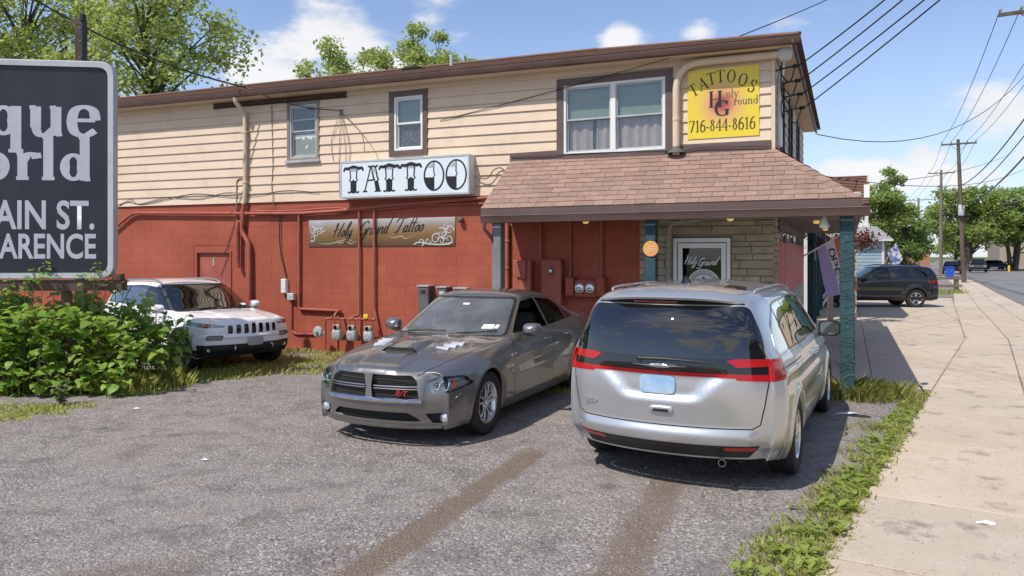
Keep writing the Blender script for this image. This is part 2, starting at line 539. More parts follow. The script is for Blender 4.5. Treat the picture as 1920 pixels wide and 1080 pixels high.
M['earth'] = wmat('earth', (.10, .085, .06), (.16, .135, .10), 1.5, .95, .4, 20)
M['lawn'] = wmat('lawn_ground', (.075, .105, .025), (.12, .135, .045), 1.2, .95, .4, 20, dirt=((.15, .12, .08), .7, .55, .75))

tag(MB().add([(-900, -300, -.14), (900, -300, -.14), (900, 1500, -.14), (-900, 1500, -.14)], [(0, 1, 2, 3)]).build('ground', M['lawn'], fix=False), kind='structure')
ys = [-12, 0, 10, 20, 30.1, 40, 52.8, 62, 76, 96.5, 130, 165, 230]
m = MB()
P = [(kerb_x(y) - .15, y, 0.0) for y in ys]
m.add([(-60, -12, 0)] + P + [(-60, 230, 0)], [list(range(len(P) + 2))])
tag(m.build('gravel_lot', M['gravel'], fix=False), kind='structure')
m = MB()
for a, b in zip(ys, ys[1:]):
	m.add([(kerb_x(a) + .15, a, -.10), (kerb_x(a) + 8.9, a - 4.4, -.10), (kerb_x(b) + 8.9, b - 4.4, -.10), (kerb_x(b) + .15, b, -.10)], [(0, 1, 2, 3)])
m.add([(130, 230, -.10), (141, 226, -.10), (240, 396, -.1), (228, 400, -.1)], [(0, 1, 2, 3)])
tag(m.build('road', M['asphalt'], fix=False), kind='structure')
m = MB()
for a, b in zip(ys, ys[1:]):
	for q in (0, 9.05):
		dy = 0 if q == 0 else -4.4
		x0, x1 = kerb_x(a) + q, kerb_x(b) + q
		m.add([(x0 - .15, a + dy, -.12), (x0 + .15, a + dy, -.12), (x0 + .15, a + dy, .006), (x0 - .15, a + dy, .006), (x1 - .15, b + dy, -.12), (x1 + .15, b + dy, -.12), (x1 + .15, b + dy, .006), (x1 - .15, b + dy, .006)],
              [(3, 2, 6, 7), (1, 5, 6, 2), (0, 3, 7, 4)])
tag(m.build('kerb', M['kerb']), kind='structure')
# far verge and its pavement, right of the road
m = MB()
for a, b in zip(ys, ys[1:]):
	m.add([(kerb_x(a) + 9.2, a - 4.4, 0), (kerb_x(a) + 90, a - 45, 0), (kerb_x(b) + 90, b - 45, 0), (kerb_x(b) + 9.2, b - 4.4, 0)], [(0, 1, 2, 3)])
tag(m.build('verge', M['lawn'], fix=False), kind='structure')

def slab_obj(name, poly, z0, z1, mat, parent, c=.012):
	"""paving slab: top face with softened arris, on its sides"""
	n = len(poly)
	cx, cy = sum(p[0] for p in poly) / n, sum(p[1] for p in poly) / n
	def inset(p, k):
		d = Vector((cx - p[0], cy - p[1])); d.normalize()
		return p[0] + d.x * k, p[1] + d.y * k
	vs = [(*p, z0) for p in poly] + [(*p, z1 - c * .5) for p in poly] + [(*inset(p, c), z1) for p in poly]
	fs = [(i, (i + 1) % n, n + (i + 1) % n, n + i) for i in range(n)] + [(n + i, n + (i + 1) % n, 2 * n + (i + 1) % n, 2 * n + i) for i in range(n)] + [list(range(2 * n, 3 * n))]
	return MB().add(vs, fs).build(name, mat, parent)


# pavement: three slabs abreast from its left edge to the kerb
T = Vector((.855, -.519))
walk = tag(MB().add([(walk_x(y), y, .004) for y in (-3, 8)] + [(kerb_x(y) - .16, y, .004) for y in (8, -3)], [(0, 1, 2, 3)]).build('sidewalk', M['earth'], fix=False), kind='structure')
joints = [0.2, 1.9, 3.45, 4.94, 6.25, 8.19, 9.75, 11.4, 13.0, 14.7, 16.4, 18.1, 19.9, 21.7, 23.6, 25.6, 27.7, 29.8, 32, 34.4, 37, 40, 43, 46.5, 50, 54, 58, 62]
random.seed(3)
for i, (a, b) in enumerate(zip(joints, joints[1:])):
	A, B = Vector((walk_x(a), a)), Vector((walk_x(b), b))
	d = (B - A).normalized()
	def tok(p):
		t = 0.0
		while t < 8 and p.x + T.x * t < kerb_x(p.y + T.y * t) - .17: t += .05
		return t
	wa, wb = tok(A), tok(B)
	for c0, c1 in ((0, .33), (.33, .66), (.66, 1.0)):
		g = .007
		g = .010 + random.uniform(-.002, .004)
		q = [A + T * (wa * c0 + g) + d * g, A + T * (wa * c1 - g) + d * g, B + T * (wb * c1 - g) - d * g, B + T * (wb * c0 + g) - d * g]
		dz = random.uniform(-.004, .004)
		slab_obj('paving_slab', [tuple(v) for v in q], -.04, .016 + dz, M['concrete'] if random.random() < .72 else M['concrete2'], walk, .007)

# concrete forecourt on the building's own axes
BC = Vector((4.184, 11.956)); BR = Vector((.9119, -.4105)); BV = Vector((.4105, .9119)); BROT = math.atan2(BR.y, BR.x)
def bl(x, y, z=0.0):
	p = BC + BR * x + BV * y
	return Vector((p.x, p.y, z))
def clip(poly, region):
	out = poly
	for i in range(len(region)):
		a, b = Vector(region[i]), Vector(region[(i + 1) % len(region)])
		n = Vector((-(b - a).y, (b - a).x))
		src, out = out, []
		for k in range(len(src)):
			p, q = Vector(src[k - 1]), Vector(src[k])
			dp, dq = (p - a).dot(n), (q - a).dot(n)
			if dp * dq < 0: out.append(tuple(p + (q - p) * (dp / (dp - dq))))
			if dq >= 0: out.append(tuple(q))
		if not out: return []
	return out
p0 = bl(0.02, .1)
t_ = 0.0
while bl(t_, .1).x < walk_x(bl(t_, .1).y) - .012: t_ += .01
p1 = bl(t_, .1)
region = [(p0.x, p0.y), (p1.x, p1.y), (walk_x(18) - .012, 18), (walk_x(31.1) - .012, 31.1), (walk_x(31.1) - .012 + 4.9 * .5705, 36), tuple(bl(0.02, 25).xy)]
apron = tag(MB().add([(*p, .003) for p in region], [list(range(len(region)))]).build('forecourt', M['earth'], fix=False), kind='structure')
for i in range(0, 5):
	for j in range(0, 9):
		x0, y0 = [0.0, 1.45, 4.2, 7.2, 10.5, 14][i], .1 + j * 3.1
		x1, y1 = [0.0, 1.45, 4.2, 7.2, 10.5, 14][i + 1], y0 + 3.1
		q = [tuple(bl(x, y).xy) for x, y in ((x0 + .006, y0 + .006), (x1 - .006, y0 + .006), (x1 - .006, y1 - .006), (x0 + .006, y1 - .006))]
		q = clip(q, region)
		if len(q) >= 3 and abs(sum(q[k - 1][0] * q[k][1] - q[k][0] * q[k - 1][1] for k in range(len(q)))) > .1:
			slab_obj('concrete_bay', q, -.03, .012 + random.uniform(-.003, .003), M['concrete2'] if (i + j) % 2 else M['concrete'], apron)
# ================================================================== vehicles
def rounded(poly, r, n=4):
	out = []
	m = len(poly)
	for i in range(m):
		a, b, c = Vector(poly[i - 1]), Vector(poly[i]), Vector(poly[(i + 1) % m])
		rr = r[i] if hasattr(r, '__len__') else r
		d1, d2 = (a - b), (c - b)
		q = min(rr, d1.length * 0.45, d2.length * 0.45)
		if q < 1e-4:
			out.append(tuple(b)); continue
		p1, p2 = b + d1.normalized() * q, b + d2.normalized() * q
		for k in range(n + 1):
			t = k / n
			out.append(tuple(p1 * (1 - t) ** 2 + b * 2 * t * (1 - t) + p2 * t * t))
	return out


def circle(cx, cy, r, n=32, ry=None):
	return [(cx + r * math.cos(2 * PI * k / n), cy + (ry or r) * math.sin(2 * PI * k / n)) for k in range(n)]


class Shell:
	"""closed car skin: a box-like control cage, smoothed, then cut into its panels, panes and lamps"""
	def __init__(s, xs, side, top, front, rear, p=2.4, level=3, crease=(), deform=None):
		K, J, I = len(side) - 1, len(top), len(xs) - 1
		def line(L, x):
			return pl(x, [(q[0], q[1]) for q in L]), pl(x, [(q[0], q[2]) for q in L])
		V, idx = [], {}
		def put(key, x, y, z):
			idx[key] = len(V); V.append((x, y, z))
		def endx(i, k, fr, jtop=False):
			e = front if i == I else rear
			xc, xn = e[k]
			return xc + (xn - xc) * (1 - abs(fr) ** p)
		for sg in (1, -1):
			for i, x in enumerate(xs):
				for k in range(K + 1):
					y, z = line(side[k], x)
					xx = x if 0 < i < I else endx(i, k, 1.0)
					put((i, 'S', k, sg), xx, y * sg, z)
			for i, x in enumerate(xs):
				y0 = line(side[K], x)[0]
				for j in range(1, J + 1):
					y, z = line(top[j - 1], x)
					if j == J and sg == -1:
						idx[(i, 'T', j, sg)] = idx[(i, 'T', j, 1)]; continue
					xx = x if 0 < i < I else endx(i, K, y / y0)
					put((i, 'T', j, sg), xx, y * sg, z)
				idx[(i, 'T', 0, sg)] = idx[(i, 'S', K, sg)]
			for i in (0, I):
				y0 = line(side[K], xs[i])[0]
				fr = [1.0] + [line(top[j - 1], xs[i])[0] / y0 for j in range(1, J + 1)]
				for k in range(K):
					yk, zk = line(side[k], xs[i])
					for j in range(1, J + 1):
						if j == J and sg == -1:
							idx[(i, 'F', k, j, sg)] = idx[(i, 'F', k, j, 1)]; continue
						put((i, 'F', k, j, sg), endx(i, k, fr[j]), yk * fr[j] * sg, zk)
					idx[(i, 'F', k, 0, sg)] = idx[(i, 'S', k, sg)]
				for j in range(J + 1):
					idx[(i, 'F', K, j, sg)] = idx[(i, 'T', j, sg)]
		F = []
		for sg in (1, -1):
			for i in range(I):
				for k in range(K):
					F.append([idx[(i, 'S', k, sg)], idx[(i + 1, 'S', k, sg)], idx[(i + 1, 'S', k + 1, sg)], idx[(i, 'S', k + 1, sg)]])
				for j in range(J):
					F.append([idx[(i, 'T', j, sg)], idx[(i + 1, 'T', j, sg)], idx[(i + 1, 'T', j + 1, sg)], idx[(i, 'T', j + 1, sg)]])
			for i in (0, I):
				for k in range(K):
					for j in range(J):
						F.append([idx[(i, 'F', k, j, sg)], idx[(i, 'F', k, j + 1, sg)], idx[(i, 'F', k + 1, j + 1, sg)], idx[(i, 'F', k + 1, j, sg)]])
		me = bpy.data.meshes.new('cage')
		me.from_pydata(V, [], F)
		bm = bmesh.new(); bm.from_mesh(me)
		bmesh.ops.recalc_face_normals(bm, faces=bm.faces)
		cl = bm.edges.layers.float.new('crease_edge')
		bm.verts.ensure_lookup_table()
		for kind, n_, i0, i1, w in crease:
			for sg in (1, -1):
				for i in range(i0, i1):
					a, b = bm.verts[idx[(i, kind, n_, sg)]], bm.verts[idx[(i + 1, kind, n_, sg)]]
					e = bm.edges.get((a, b))
					if e: e[cl] = w
		bm.to_mesh(me); bm.free()
		o = bpy.data.objects.new('cage', me); C.objects.link(o)
		md = o.modifiers.new('s', 'SUBSURF'); md.levels = level; md.render_levels = level
		dg = bpy.context.evaluated_depsgraph_get()
		m2 = bpy.data.meshes.new_from_object(o.evaluated_get(dg))
		bpy.data.objects.remove(o); bpy.data.meshes.remove(me)
		s.bm = bmesh.new(); s.bm.from_mesh(m2); bpy.data.meshes.remove(m2)
		s.bm.normal_update()
		if deform:
			for v in s.bm.verts:
				v.co = deform(v.co.copy(), v.normal.copy())
			s.bm.normal_update()
		s.nl = s.bm.verts.layers.float_vector.new('nrm')
		for v in s.bm.verts: v[s.nl] = v.normal
		s.tl = s.bm.faces.layers.int.new('tag')
		s.tags = {}
		s.co = np.array([v.co[:] for v in s.bm.verts])
		s.no = np.array([v.normal[:] for v in s.bm.verts])
		s.bins = ({}, {})
		for f in s.bm.faces: s._bin(f)

	def _bin(s, f):
		c = f.calc_center_median()
		s.bins[0].setdefault(math.floor(c.x / 0.1), set()).add(f)
		s.bins[1].setdefault(math.floor(c.y / 0.1), set()).add(f)

	def near(s, mask, a, b):
		d = np.where(mask, a + b, 99.0)
		return int(np.argmin(d)), float(d.min())

	AX = {'y': (0, 2), 'x': (1, 2), 'z': (0, 1)}

	def carve(s, tagname, poly, ax, flt, within=None):
		"""cut the outline into the skin and give the faces inside it a tag; outline is convex"""
		bm = s.bm
		u, w = s.AX[ax]
		wt = s.tags.get(within, 0) if within else 0
		t = s.tags.setdefault(tagname, len(s.tags) + 1)
		a = sum(poly[i - 1][0] * poly[i][1] - poly[i][0] * poly[i - 1][1] for i in range(len(poly)))
		if a < 0: poly = poly[::-1]
		x0, x1 = min(p[0] for p in poly), max(p[0] for p in poly)
		z0, z1 = min(p[1] for p in poly), max(p[1] for p in poly)
		ins = []
		bi = s.bins[0 if u == 0 else 1]
		cand = set()
		for q in range(math.floor(x0 / 0.1) - 1, math.floor(x1 / 0.1) + 2):
			if q in bi:
				bi[q] = set(f for f in bi[q] if f.is_valid)
				cand |= bi[q]
		for f in cand:
			if f[s.tl] != wt: continue
			fu = [v.co[u] for v in f.verts]
			if max(fu) < x0 or min(fu) > x1: continue
			fw = [v.co[w] for v in f.verts]
			if max(fw) < z0 or min(fw) > z1: continue
			if flt(f.calc_center_median(), f.normal): ins.append(f)
		for i in range(len(poly)):
			p, q = poly[i - 1], poly[i]
			d = (q[0] - p[0], q[1] - p[1])
			L = math.hypot(*d)
			if L < 1e-6 or not ins: continue
			nu, nw = -d[1] / L, d[0] / L          # points inside
			def dist(c): return (c[u] - p[0]) * nu + (c[w] - p[1]) * nw
			D = {}
			for f in ins:
				for v in f.verts:
					if v not in D: D[v] = dist(v.co)
			es = set(e for f in ins for e in f.edges)
			for e in es:
				a, b = e.verts
				if D[a] * D[b] < 0 and min(abs(D[a]), abs(D[b])) > 2e-5:
					ne, nv = bmesh.utils.edge_split(e, a, D[a] / (D[a] - D[b]))
					D[nv] = 0.0
			nxt = []
			for f in ins:
				on = [v for v in f.verts if abs(D[v]) <= 2e-5]
				pos = any(D[v] > 2e-5 for v in f.verts)
				neg = any(D[v] < -2e-5 for v in f.verts)
				if pos and neg and len(on) >= 2:
					nf = None
					va, vb = on[0], on[-1]
					try:
						nf, _ = bmesh.utils.face_split(f, va, vb)
					except ValueError:
						pass
					if nf is not None:
						nf.normal_update(); f.normal_update()
						s._bin(nf)
						if dist(nf.calc_center_median()) > 0: nxt.append(nf)
				if dist(f.calc_center_median()) > 0: nxt.append(f)
			ins = nxt
		for f in ins: f[s.tl] = t
		return ins

	def both(s, tagname, poly, within=None, ymin=0.4, nmin=0.3):
		for sg in (1, -1):
			s.carve(tagname + ('' if sg > 0 else '_r'), poly, 'y', lambda c, n, sg=sg: c.y * sg > ymin and n.y * sg > nmin, within=(within + ('' if sg > 0 else '_r')) if within else None)

	def arch(s, cx, cz, r, depth=0.05, ymin=0.6):
		bm = s.bm
		for sg in (1, -1):
			fs = s.carve('arch', circle(cx, cz, r, 36), 'y', lambda c, n, sg=sg: c.y * sg > ymin)
			bmesh.ops.delete(bm, geom=fs, context='FACES')
			es = [e for e in bm.edges if e.is_boundary and all(v.co.y * sg > ymin and abs(math.hypot(v.co.x - cx, v.co.z - cz) - r) < 0.012 for v in e.verts)]
			r_ = bmesh.ops.extrude_edge_only(bm, edges=es)
			for v in r_['geom']:
				if isinstance(v, bmesh.types.BMVert):
					v.co.y -= sg * depth
					v[s.nl] = Vector((cx - v.co.x, 0, cz - v.co.z)).normalized()

	def part(s, tagnames, name, mat, parent, off=0.0, rim=0.0, remove=True):
		"""the tagged faces become a mesh of their own, set off along the skin's normal"""
		ts = [s.tags[t] for t in ([tagnames] if isinstance(tagnames, str) else tagnames) if t in s.tags] if tagnames is not None else [0]
		fs = [f for f in s.bm.faces if f[s.tl] in ts]
		if not fs: return None
		vm, vs, ns, F = {}, [], [], []
		for f in fs:
			r = []
			for v in f.verts:
				if v not in vm:
					vm[v] = len(vs)
					n = v[s.nl].normalized() if v[s.nl].length > 1e-6 else v.normal
					vs.append(v.co + n * off); ns.append(n)
				r.append(vm[v])
			F.append(r)
		if rim:
			S = set(fs)
			for f in fs:
				for e in f.edges:
					if sum(1 for g in e.link_faces if g in S) == 1:
						l = [l for l in f.loops if l.edge == e][0]
						a, b = l.vert, l.link_loop_next.vert
						base = len(vs)
						na, nb = ns[vm[a]], ns[vm[b]]
						vs += [vs[vm[a]], vs[vm[b]], vs[vm[b]] - nb * rim, vs[vm[a]] - na * rim]
						out = (b.co - a.co).cross(f.normal)
						out = out.normalized() if out.length > 1e-9 else Vector(f.normal)
						ns += [out] * 4
						F.append([base + 1, base, base + 3, base + 2])
		me = bpy.data.meshes.new(name)
		me.from_pydata([tuple(v) for v in vs], [], F)
		me.materials.append(mat)
		me.polygons.foreach_set('use_smooth', [True] * len(me.polygons))
		me.normals_split_custom_set_from_vertices([tuple(n) for n in ns])
		me.update()
		return obj(name, me, parent)

	def seam(s, pts, ax, flt, w=0.007, within=None, tagname='gap'):
		"""thin panel gap along a polyline"""
		for a, b in zip(pts, pts[1:]):
			d = Vector((b[0] - a[0], b[1] - a[1]))
			if d.length < 1e-6: continue
			n = Vector((-d.y, d.x)).normalized() * (w / 2)
			s.carve(tagname, [(a[0] + n.x, a[1] + n.y), (a[0] - n.x, a[1] - n.y), (b[0] - n.x, b[1] - n.y), (b[0] + n.x, b[1] + n.y)], ax, flt, within)


def make_wheel_meshes(rt, rr, width, spokes, kind):
	"""meshes of tyre, rim, disc; wheel axle along y, outer face towards +y"""
	w = width / 2
	t = MB().lathe([(rr - 0.004, -w * 0.86), (rr + 0.012, -w * 0.96), (rr + 0.04, -w * 1.02), (rt - 0.045, -w * 1.02), (rt - 0.014, -w * 0.93), (rt - 0.003, -w * 0.72),
					(rt, -w * 0.35), (rt - 0.006, -w * 0.335), (rt - 0.006, -w * 0.28), (rt, -w * 0.265), (rt, -0.012), (rt - 0.006, -0.008), (rt - 0.006, 0.008), (rt, 0.012),
					(rt, w * 0.265), (rt - 0.006, w * 0.28), (rt - 0.006, w * 0.335), (rt, w * 0.35),
					(rt - 0.003, w * 0.72), (rt - 0.014, w * 0.93), (rt - 0.045, w * 1.02), (rr + 0.04, w * 1.02), (rr + 0.012, w * 0.96), (rr - 0.004, w * 0.86)], 48, 'y').mesh('tyre', M['tyre'], 35)
	m = MB()
	m.lathe([(rr + 0.002, w * 0.90), (rr - 0.006, w * 0.92), (rr - 0.02, w * 0.86), (rr - 0.032, w * 0.70), (rr - 0.045, w * 0.2), (rr - 0.06, -w * 0.6), (rr, -w * 0.85)], 48, 'y')
	f = w * 0.66
	m.lathe([(0.075, f - 0.045), (0.078, f - 0.004), (0.066, f + 0.006), (0.034, f + 0.008), (0.030, f + 0.016), (0.0005, f + 0.018)], 24, 'y')
	for k in range(5):
		a = 2 * PI * k / 5 + PI / 2
		m.lathe([(0.011, f - 0.01), (0.011, f + 0.01), (0.0005, f + 0.012)], 8, 'y', (0.054 * math.cos(a + .6), 0, 0.054 * math.sin(a + .6)))
	for k in range(spokes):
		a = 2 * PI * k / spokes + PI / 2
		arms = ((-1, 1) if kind == 'twin' else (0,))
		for sgn in arms:
			r0, r1 = 0.06, rr - 0.012
			def P(r, off, dy):
				return (r * math.cos(a) - off * math.sin(a), dy, r * math.sin(a) + off * math.cos(a))
			if kind == 'twin':
				o0, o1, w0, w1 = sgn * 0.017, sgn * 0.044, 0.014, 0.0165
			else:
				o0, o1, w0, w1 = 0, 0, 0.034, (0.047 if kind == 'broad' else 0.028)
			n = 6
			rows = []
			for i in range(n + 1):
				tt = i / n
				r = lerp(r0, r1, tt)
				o = lerp(o0, o1, tt); ww = lerp(w0, w1, tt)
				y = f + 0.004 + 0.014 * math.sin(tt * PI * 0.85)
				rows.append([P(r, o - ww, y - 0.03), P(r, o - ww * 0.92, y - 0.006), P(r, o - ww * 0.5, y), P(r, o + ww * 0.5, y), P(r, o + ww * 0.92, y - 0.006), P(r, o + ww, y - 0.03)])
			m.grid(rows)
	rim = m.mesh('rim', M['alloy'], 40)
	d = MB()
	d.lathe([(0.0005, f - 0.07), (rr - 0.075, f - 0.07), (rr - 0.075, f - 0.09)], 32, 'y')
	disc = d.mesh('brake_disc', M['disc'], 40)
	b = MB()
	b.lathe([(0.0005, f - 0.10), (rr - 0.03, f - 0.10), (rr - 0.03, f - 0.14)], 32, 'y')
	back = b.mesh('wheel_back', M['black'], 40)
	return t, rim, disc, back


def add_wheels(root, axles, track, rt, meshes, steer=0.0):
	for x in axles:
		for sg in (1, -1):
			w = obj('wheel', meshes[0], root, (x, sg * track, rt), (0, 0, (0 if sg > 0 else PI) + (steer if x > 0 else 0)))
			obj('rim', meshes[1], w)
			obj('brake_disc', meshes[2], w)
			obj('wheel_back', meshes[3], w)


def arch_liners(root, axles, r, rt, y0, y1, z0):
	for x in axles:
		for sg in (1, -1):
			m = MB()
			rows = []
			for k in range(17):
				a = PI * (k / 16) * 1.12 - 0.06 * PI
				rows.append([(x + r * math.cos(a), sg * y0, rt + r * math.sin(a)), (x + r * math.cos(a), sg * y1, rt + r * math.sin(a))])
			m.grid(rows)
			m.add([(x + r * math.cos(PI * k / 16 * 1.12 - .06 * PI), sg * y0, rt + r * math.sin(PI * k / 16 * 1.12 - .06 * PI)) for k in range(17)], [list(range(17))])
			m.build('wheel_well', M['black'], root, fix=False)


def underbody(root, x0, x1, yw, z0, z1, xr, wells):
	"""floor pan: dark slabs between and beside the wheel wells"""
	m = MB()
	m.box(x0, x1, -yw + 0.28, yw - 0.28, z0, z1)
	edges = sorted([x0] + [q for x in wells for q in (x - xr, x + xr)] + [x1])
	for a, b in zip(edges[::2], edges[1::2]):
		if b > a: 
			for sg in (1, -1):
				m.box(a, b, min(sg * (yw - 0.281), sg * yw), max(sg * (yw - 0.281), sg * yw), z0 + 0.003, z1 - 0.003)
	m.build('underbody', M['black'], root)


def make_seat(root, x, y, z, lean=0.25, mat=None):
	m = MB()
	m.add(*_rbox(0.46, 0.48, 0.16, (x + 0.05, y, z)))
	rows = []
	b = MB().add(*_rbox(0.13, 0.46, 0.58, (0, 0, 0.32)))
	for q in b.v: m.v.append((x - 0.2 + q[0] - q[2] * lean, y + q[1], z + 0.05 + q[2]))
	off = len(m.v) - len(b.v)
	m.f += [[i + off for i in f] for f in b.f]; m.mi += [0] * len(b.f)
	b = MB().add(*_rbox(0.09, 0.26, 0.19, (0, 0, 0.76)))
	off = len(m.v)
	for q in b.v: m.v.append((x - 0.2 + q[0] - q[2] * lean, y + q[1], z + 0.05 + q[2]))
	m.f += [[i + off for i in f] for f in b.f]; m.mi += [0] * len(b.f)
	return m.build('seat', mat or M['cloth_dark'], root, 40)


def _rbox(sx, sy, sz, c, r=0.3):
	"""soft box"""
	vs, fs = [], []
	n = 8
	prof = [(-1, 0.72), (-0.85, 0.93), (-0.5, 1.0), (0.5, 1.0), (0.85, 0.93), (1, 0.72)]
	for h, k in prof:
		for i in range(16):
			a = 2 * PI * (i + .5) / 16
			ca, sa = math.cos(a), math.sin(a)
			e = 0.32
			vs.append((c[0] + sx / 2 * k * math.copysign(abs(ca) ** e, ca), c[1] + sy / 2 * k * math.copysign(abs(sa) ** e, sa), c[2] + sz / 2 * h))
	for i in range(len(prof) - 1):
		for k in range(16):
			fs.append((i * 16 + k, i * 16 + (k + 1) % 16, (i + 1) * 16 + (k + 1) % 16, (i + 1) * 16 + k))
	fs.append(list(range(15, -1, -1))); fs.append(list(range((len(prof) - 1) * 16, len(prof) * 16)))
	return vs, fs


def make_mirror(root, x, y, z, sg, paint, w=0.22, h=0.15, dpt=0.13, glass_back=True):
	"""door mirror: shell, stalk and glass; looks back along -x"""
	m = MB()
	rows = []
	for i, (t, k) in enumerate(((0, 1.0), (0.25, 0.99), (0.55, 0.9), (0.8, 0.68), (1.0, 0.3))):
		rows.append([(x + dpt * t, y + sg * (w / 2 * k * math.copysign(abs(math.cos(a)) ** 0.55, math.cos(a)) + w / 2 - 0.02 * t), z + h / 2 * k * math.copysign(abs(math.sin(a)) ** 0.6, math.sin(a))) for a in [2 * PI * q / 20 for q in range(21)]])
	m.grid(rows)
	m.add(rows[-1][:-1], [list(range(20))])
	mm = m.build('door_mirror', paint, root, 50)
	s_ = MB()
	s_.prism([(y - sg * 0.03, z - h * 0.62), (y + sg * 0.10, z - h * 0.40), (y + sg * 0.10, z - h * 0.25), (y - sg * 0.03, z - h * 0.35)], x + 0.01, x + 0.10, 'yz')
	s_.build('mirror_stalk', M['black_trim'], mm)
	g = MB()
	g.add([(x + 0.008, y + sg * (w / 2 * 0.9 * math.copysign(abs(math.cos(a)) ** 0.55, math.cos(a)) + w / 2), z + h / 2 * 0.88 * math.copysign(abs(math.sin(a)) ** 0.6, math.sin(a))) for a in [2 * PI * q / 20 for q in range(20)]], [list(range(20))])
	g.build('mirror_glass', M['mirror'], mm)
	return mm


def make_handle(root, x, y, z, sg, mat, L=0.2):
	m = MB()
	pts = [(x - L / 2, y - sg * 0.012, z), (x - L / 2 + 0.02, y + sg * 0.022, z), (x, y + sg * 0.032, z + 0.003), (x + L / 2 - 0.02, y + sg * 0.022, z), (x + L / 2, y - sg * 0.012, z)]
	m.tube(catmull(pts, 4), 0.0125, 8)
	return m.build('door_handle', mat, root, 60)


def skin_y(sh, x, z, sg=1):
	"""half width of the skin at a side point"""
	i, d = sh.near(sh.co[:, 1] * sg > 0.4, (sh.co[:, 0] - x) ** 2, (sh.co[:, 2] - z) ** 2)
	return abs(float(sh.co[i, 1]))


def skin_x(sh, y, z, front=True):
	m = (sh.co[:, 0] > 1) & (sh.no[:, 0] > 0.15) if front else (sh.co[:, 0] <= 1) & (sh.no[:, 0] < -0.15)
	i, d = sh.near(m, (sh.co[:, 1] - y) ** 2, (sh.co[:, 2] - z) ** 2)
	return float(sh.co[i, 0])


def skin_z(sh, x, y):
	i, d = sh.near(sh.no[:, 2] > 0.3, (sh.co[:, 0] - x) ** 2, (sh.co[:, 1] - y) ** 2)
	return float(sh.co[i, 2])


def skin_x_ws(sh, y, z):
	m = (sh.co[:, 0] > -0.2) & (sh.co[:, 0] < 1.6) & (sh.no[:, 0] > 0.15) & (sh.no[:, 2] > 0.15)
	i, d = sh.near(m, (sh.co[:, 1] - y) ** 2, (sh.co[:, 2] - z) ** 2)
	return float(sh.co[i, 0])


def skin_y2(sh, x, z, sg):
	"""as skin_y, but blended between the nearest points"""
	d = np.where(sh.co[:, 1] * sg > 0.4, (sh.co[:, 0] - x) ** 2 + (sh.co[:, 2] - z) ** 2, 99.0)
	ix = np.argsort(d)[:4]
	w = 1 / (d[ix] + 1e-7)
	return float((w * np.abs(sh.co[ix, 1])).sum() / w.sum())


def car_paint(name, col, metal, rough, film=0.8):
	m = pmat(name, col, rough, metal, 0.5, 1.0, 0.02)
	t = m.node_tree
	b = t.nodes['Principled BSDF']
	tc = t.nodes.new('ShaderNodeTexCoord')
	n = N(t, 'ShaderNodeTexNoise', Scale=3.5, Detail=6.0)
	t.links.new(tc.outputs['Object'], n.inputs['Vector'])
	# road film: the lower body a little duller and dustier, in patches
	sp = t.nodes.new('ShaderNodeSeparateXYZ')
	t.links.new(tc.outputs['Object'], sp.inputs[0])
	low = ramp(t, sp.outputs[2], [(0.18, 1.0), (0.62, 0.0)])
	f = math_n(t, 'MULTIPLY', math_n(t, 'MULTIPLY', low, film / 0.8), ramp(t, n.outputs['Fac'], [(0.35, 0.0), (0.75, 0.55)]))
	t.links.new(mixc(t, f, col, (0.16, 0.145, 0.125)), b.inputs['Base Color'])
	t.links.new(math_n(t, 'SUBTRACT', 1.0, math_n(t, 'MULTIPLY', f, 0.8)), b.inputs['Coat Weight'])
	return m


M['tyre'] = wmat('tyre_rubber', (0.018, 0.018, 0.019), (0.035, 0.033, 0.031), 5, 0.78, 0.15, 60)
M['alloy'] = pmat('alloy', (0.62, 0.62, 0.63), 0.24, 1.0)
M['disc'] = pmat('brake_steel', (0.20, 0.19, 0.18), 0.45, 0.9)
M['black'] = pmat('unlit_black_plastic', (0.012, 0.012, 0.012), 0.8)
M['black_trim'] = wmat('black_trim_plastic', (0.016, 0.016, 0.017), (0.028, 0.028, 0.028), 8, 0.45, 0.05, 120)
M['gloss_black'] = pmat('gloss_black', (0.008, 0.008, 0.009), 0.06, 0, 0.5, 0.6)
M['chrome'] = pmat('chrome', (0.75, 0.75, 0.76), 0.10, 1.0)
M['satin'] = pmat('satin_metal', (0.45, 0.45, 0.46), 0.3, 1.0)
M['mirror'] = pmat('mirror_glass', (0.22, 0.24, 0.25), 0.01, 1.0)
M['cloth_dark'] = wmat('seat_cloth', (0.025, 0.025, 0.027), (0.045, 0.043, 0.042), 12, 0.9)
M['dash'] = pmat('dash_plastic', (0.022, 0.022, 0.024), 0.6)
M['glass_clear'] = glass_mat('windscreen_glass', (0.62, 0.68, 0.66), 1.52, 0.0, 1.6)
M['glass_dark'] = glass_mat('privacy_glass', (0.03, 0.032, 0.035), 1.52, 0.0, 2.3)
M['glass_dark2'] = glass_mat('smoked_glass', (.03, .03, .032), 1.5, 0.0, .7)
M['glass_side'] = glass_mat('side_glass', (0.30, 0.33, 0.33), 1.52, 0.0, 1.3)
M['glass_pale'] = glass_mat('pale_windscreen_glass', (0.62, 0.66, 0.64), 1.52, 0.0, 1.9, (0.52, 0.52, 0.49), 0.17)  # whitish diffuse layer mixed unevenly over the sedan's windscreen
M['lens'] = glass_mat('lamp_lens', (0.88, 0.90, 0.90), 1.45, 0.0, 1.2)
M['red_lamp'] = pmat('red_lamp', (0.40, 0.008, 0.012), 0.12, 0, 0.4, 0.25)
M['dark_red_lamp'] = pmat('dark_red_lamp', (0.16, 0.006, 0.008), 0.10, 0, 0.6, 1.0)
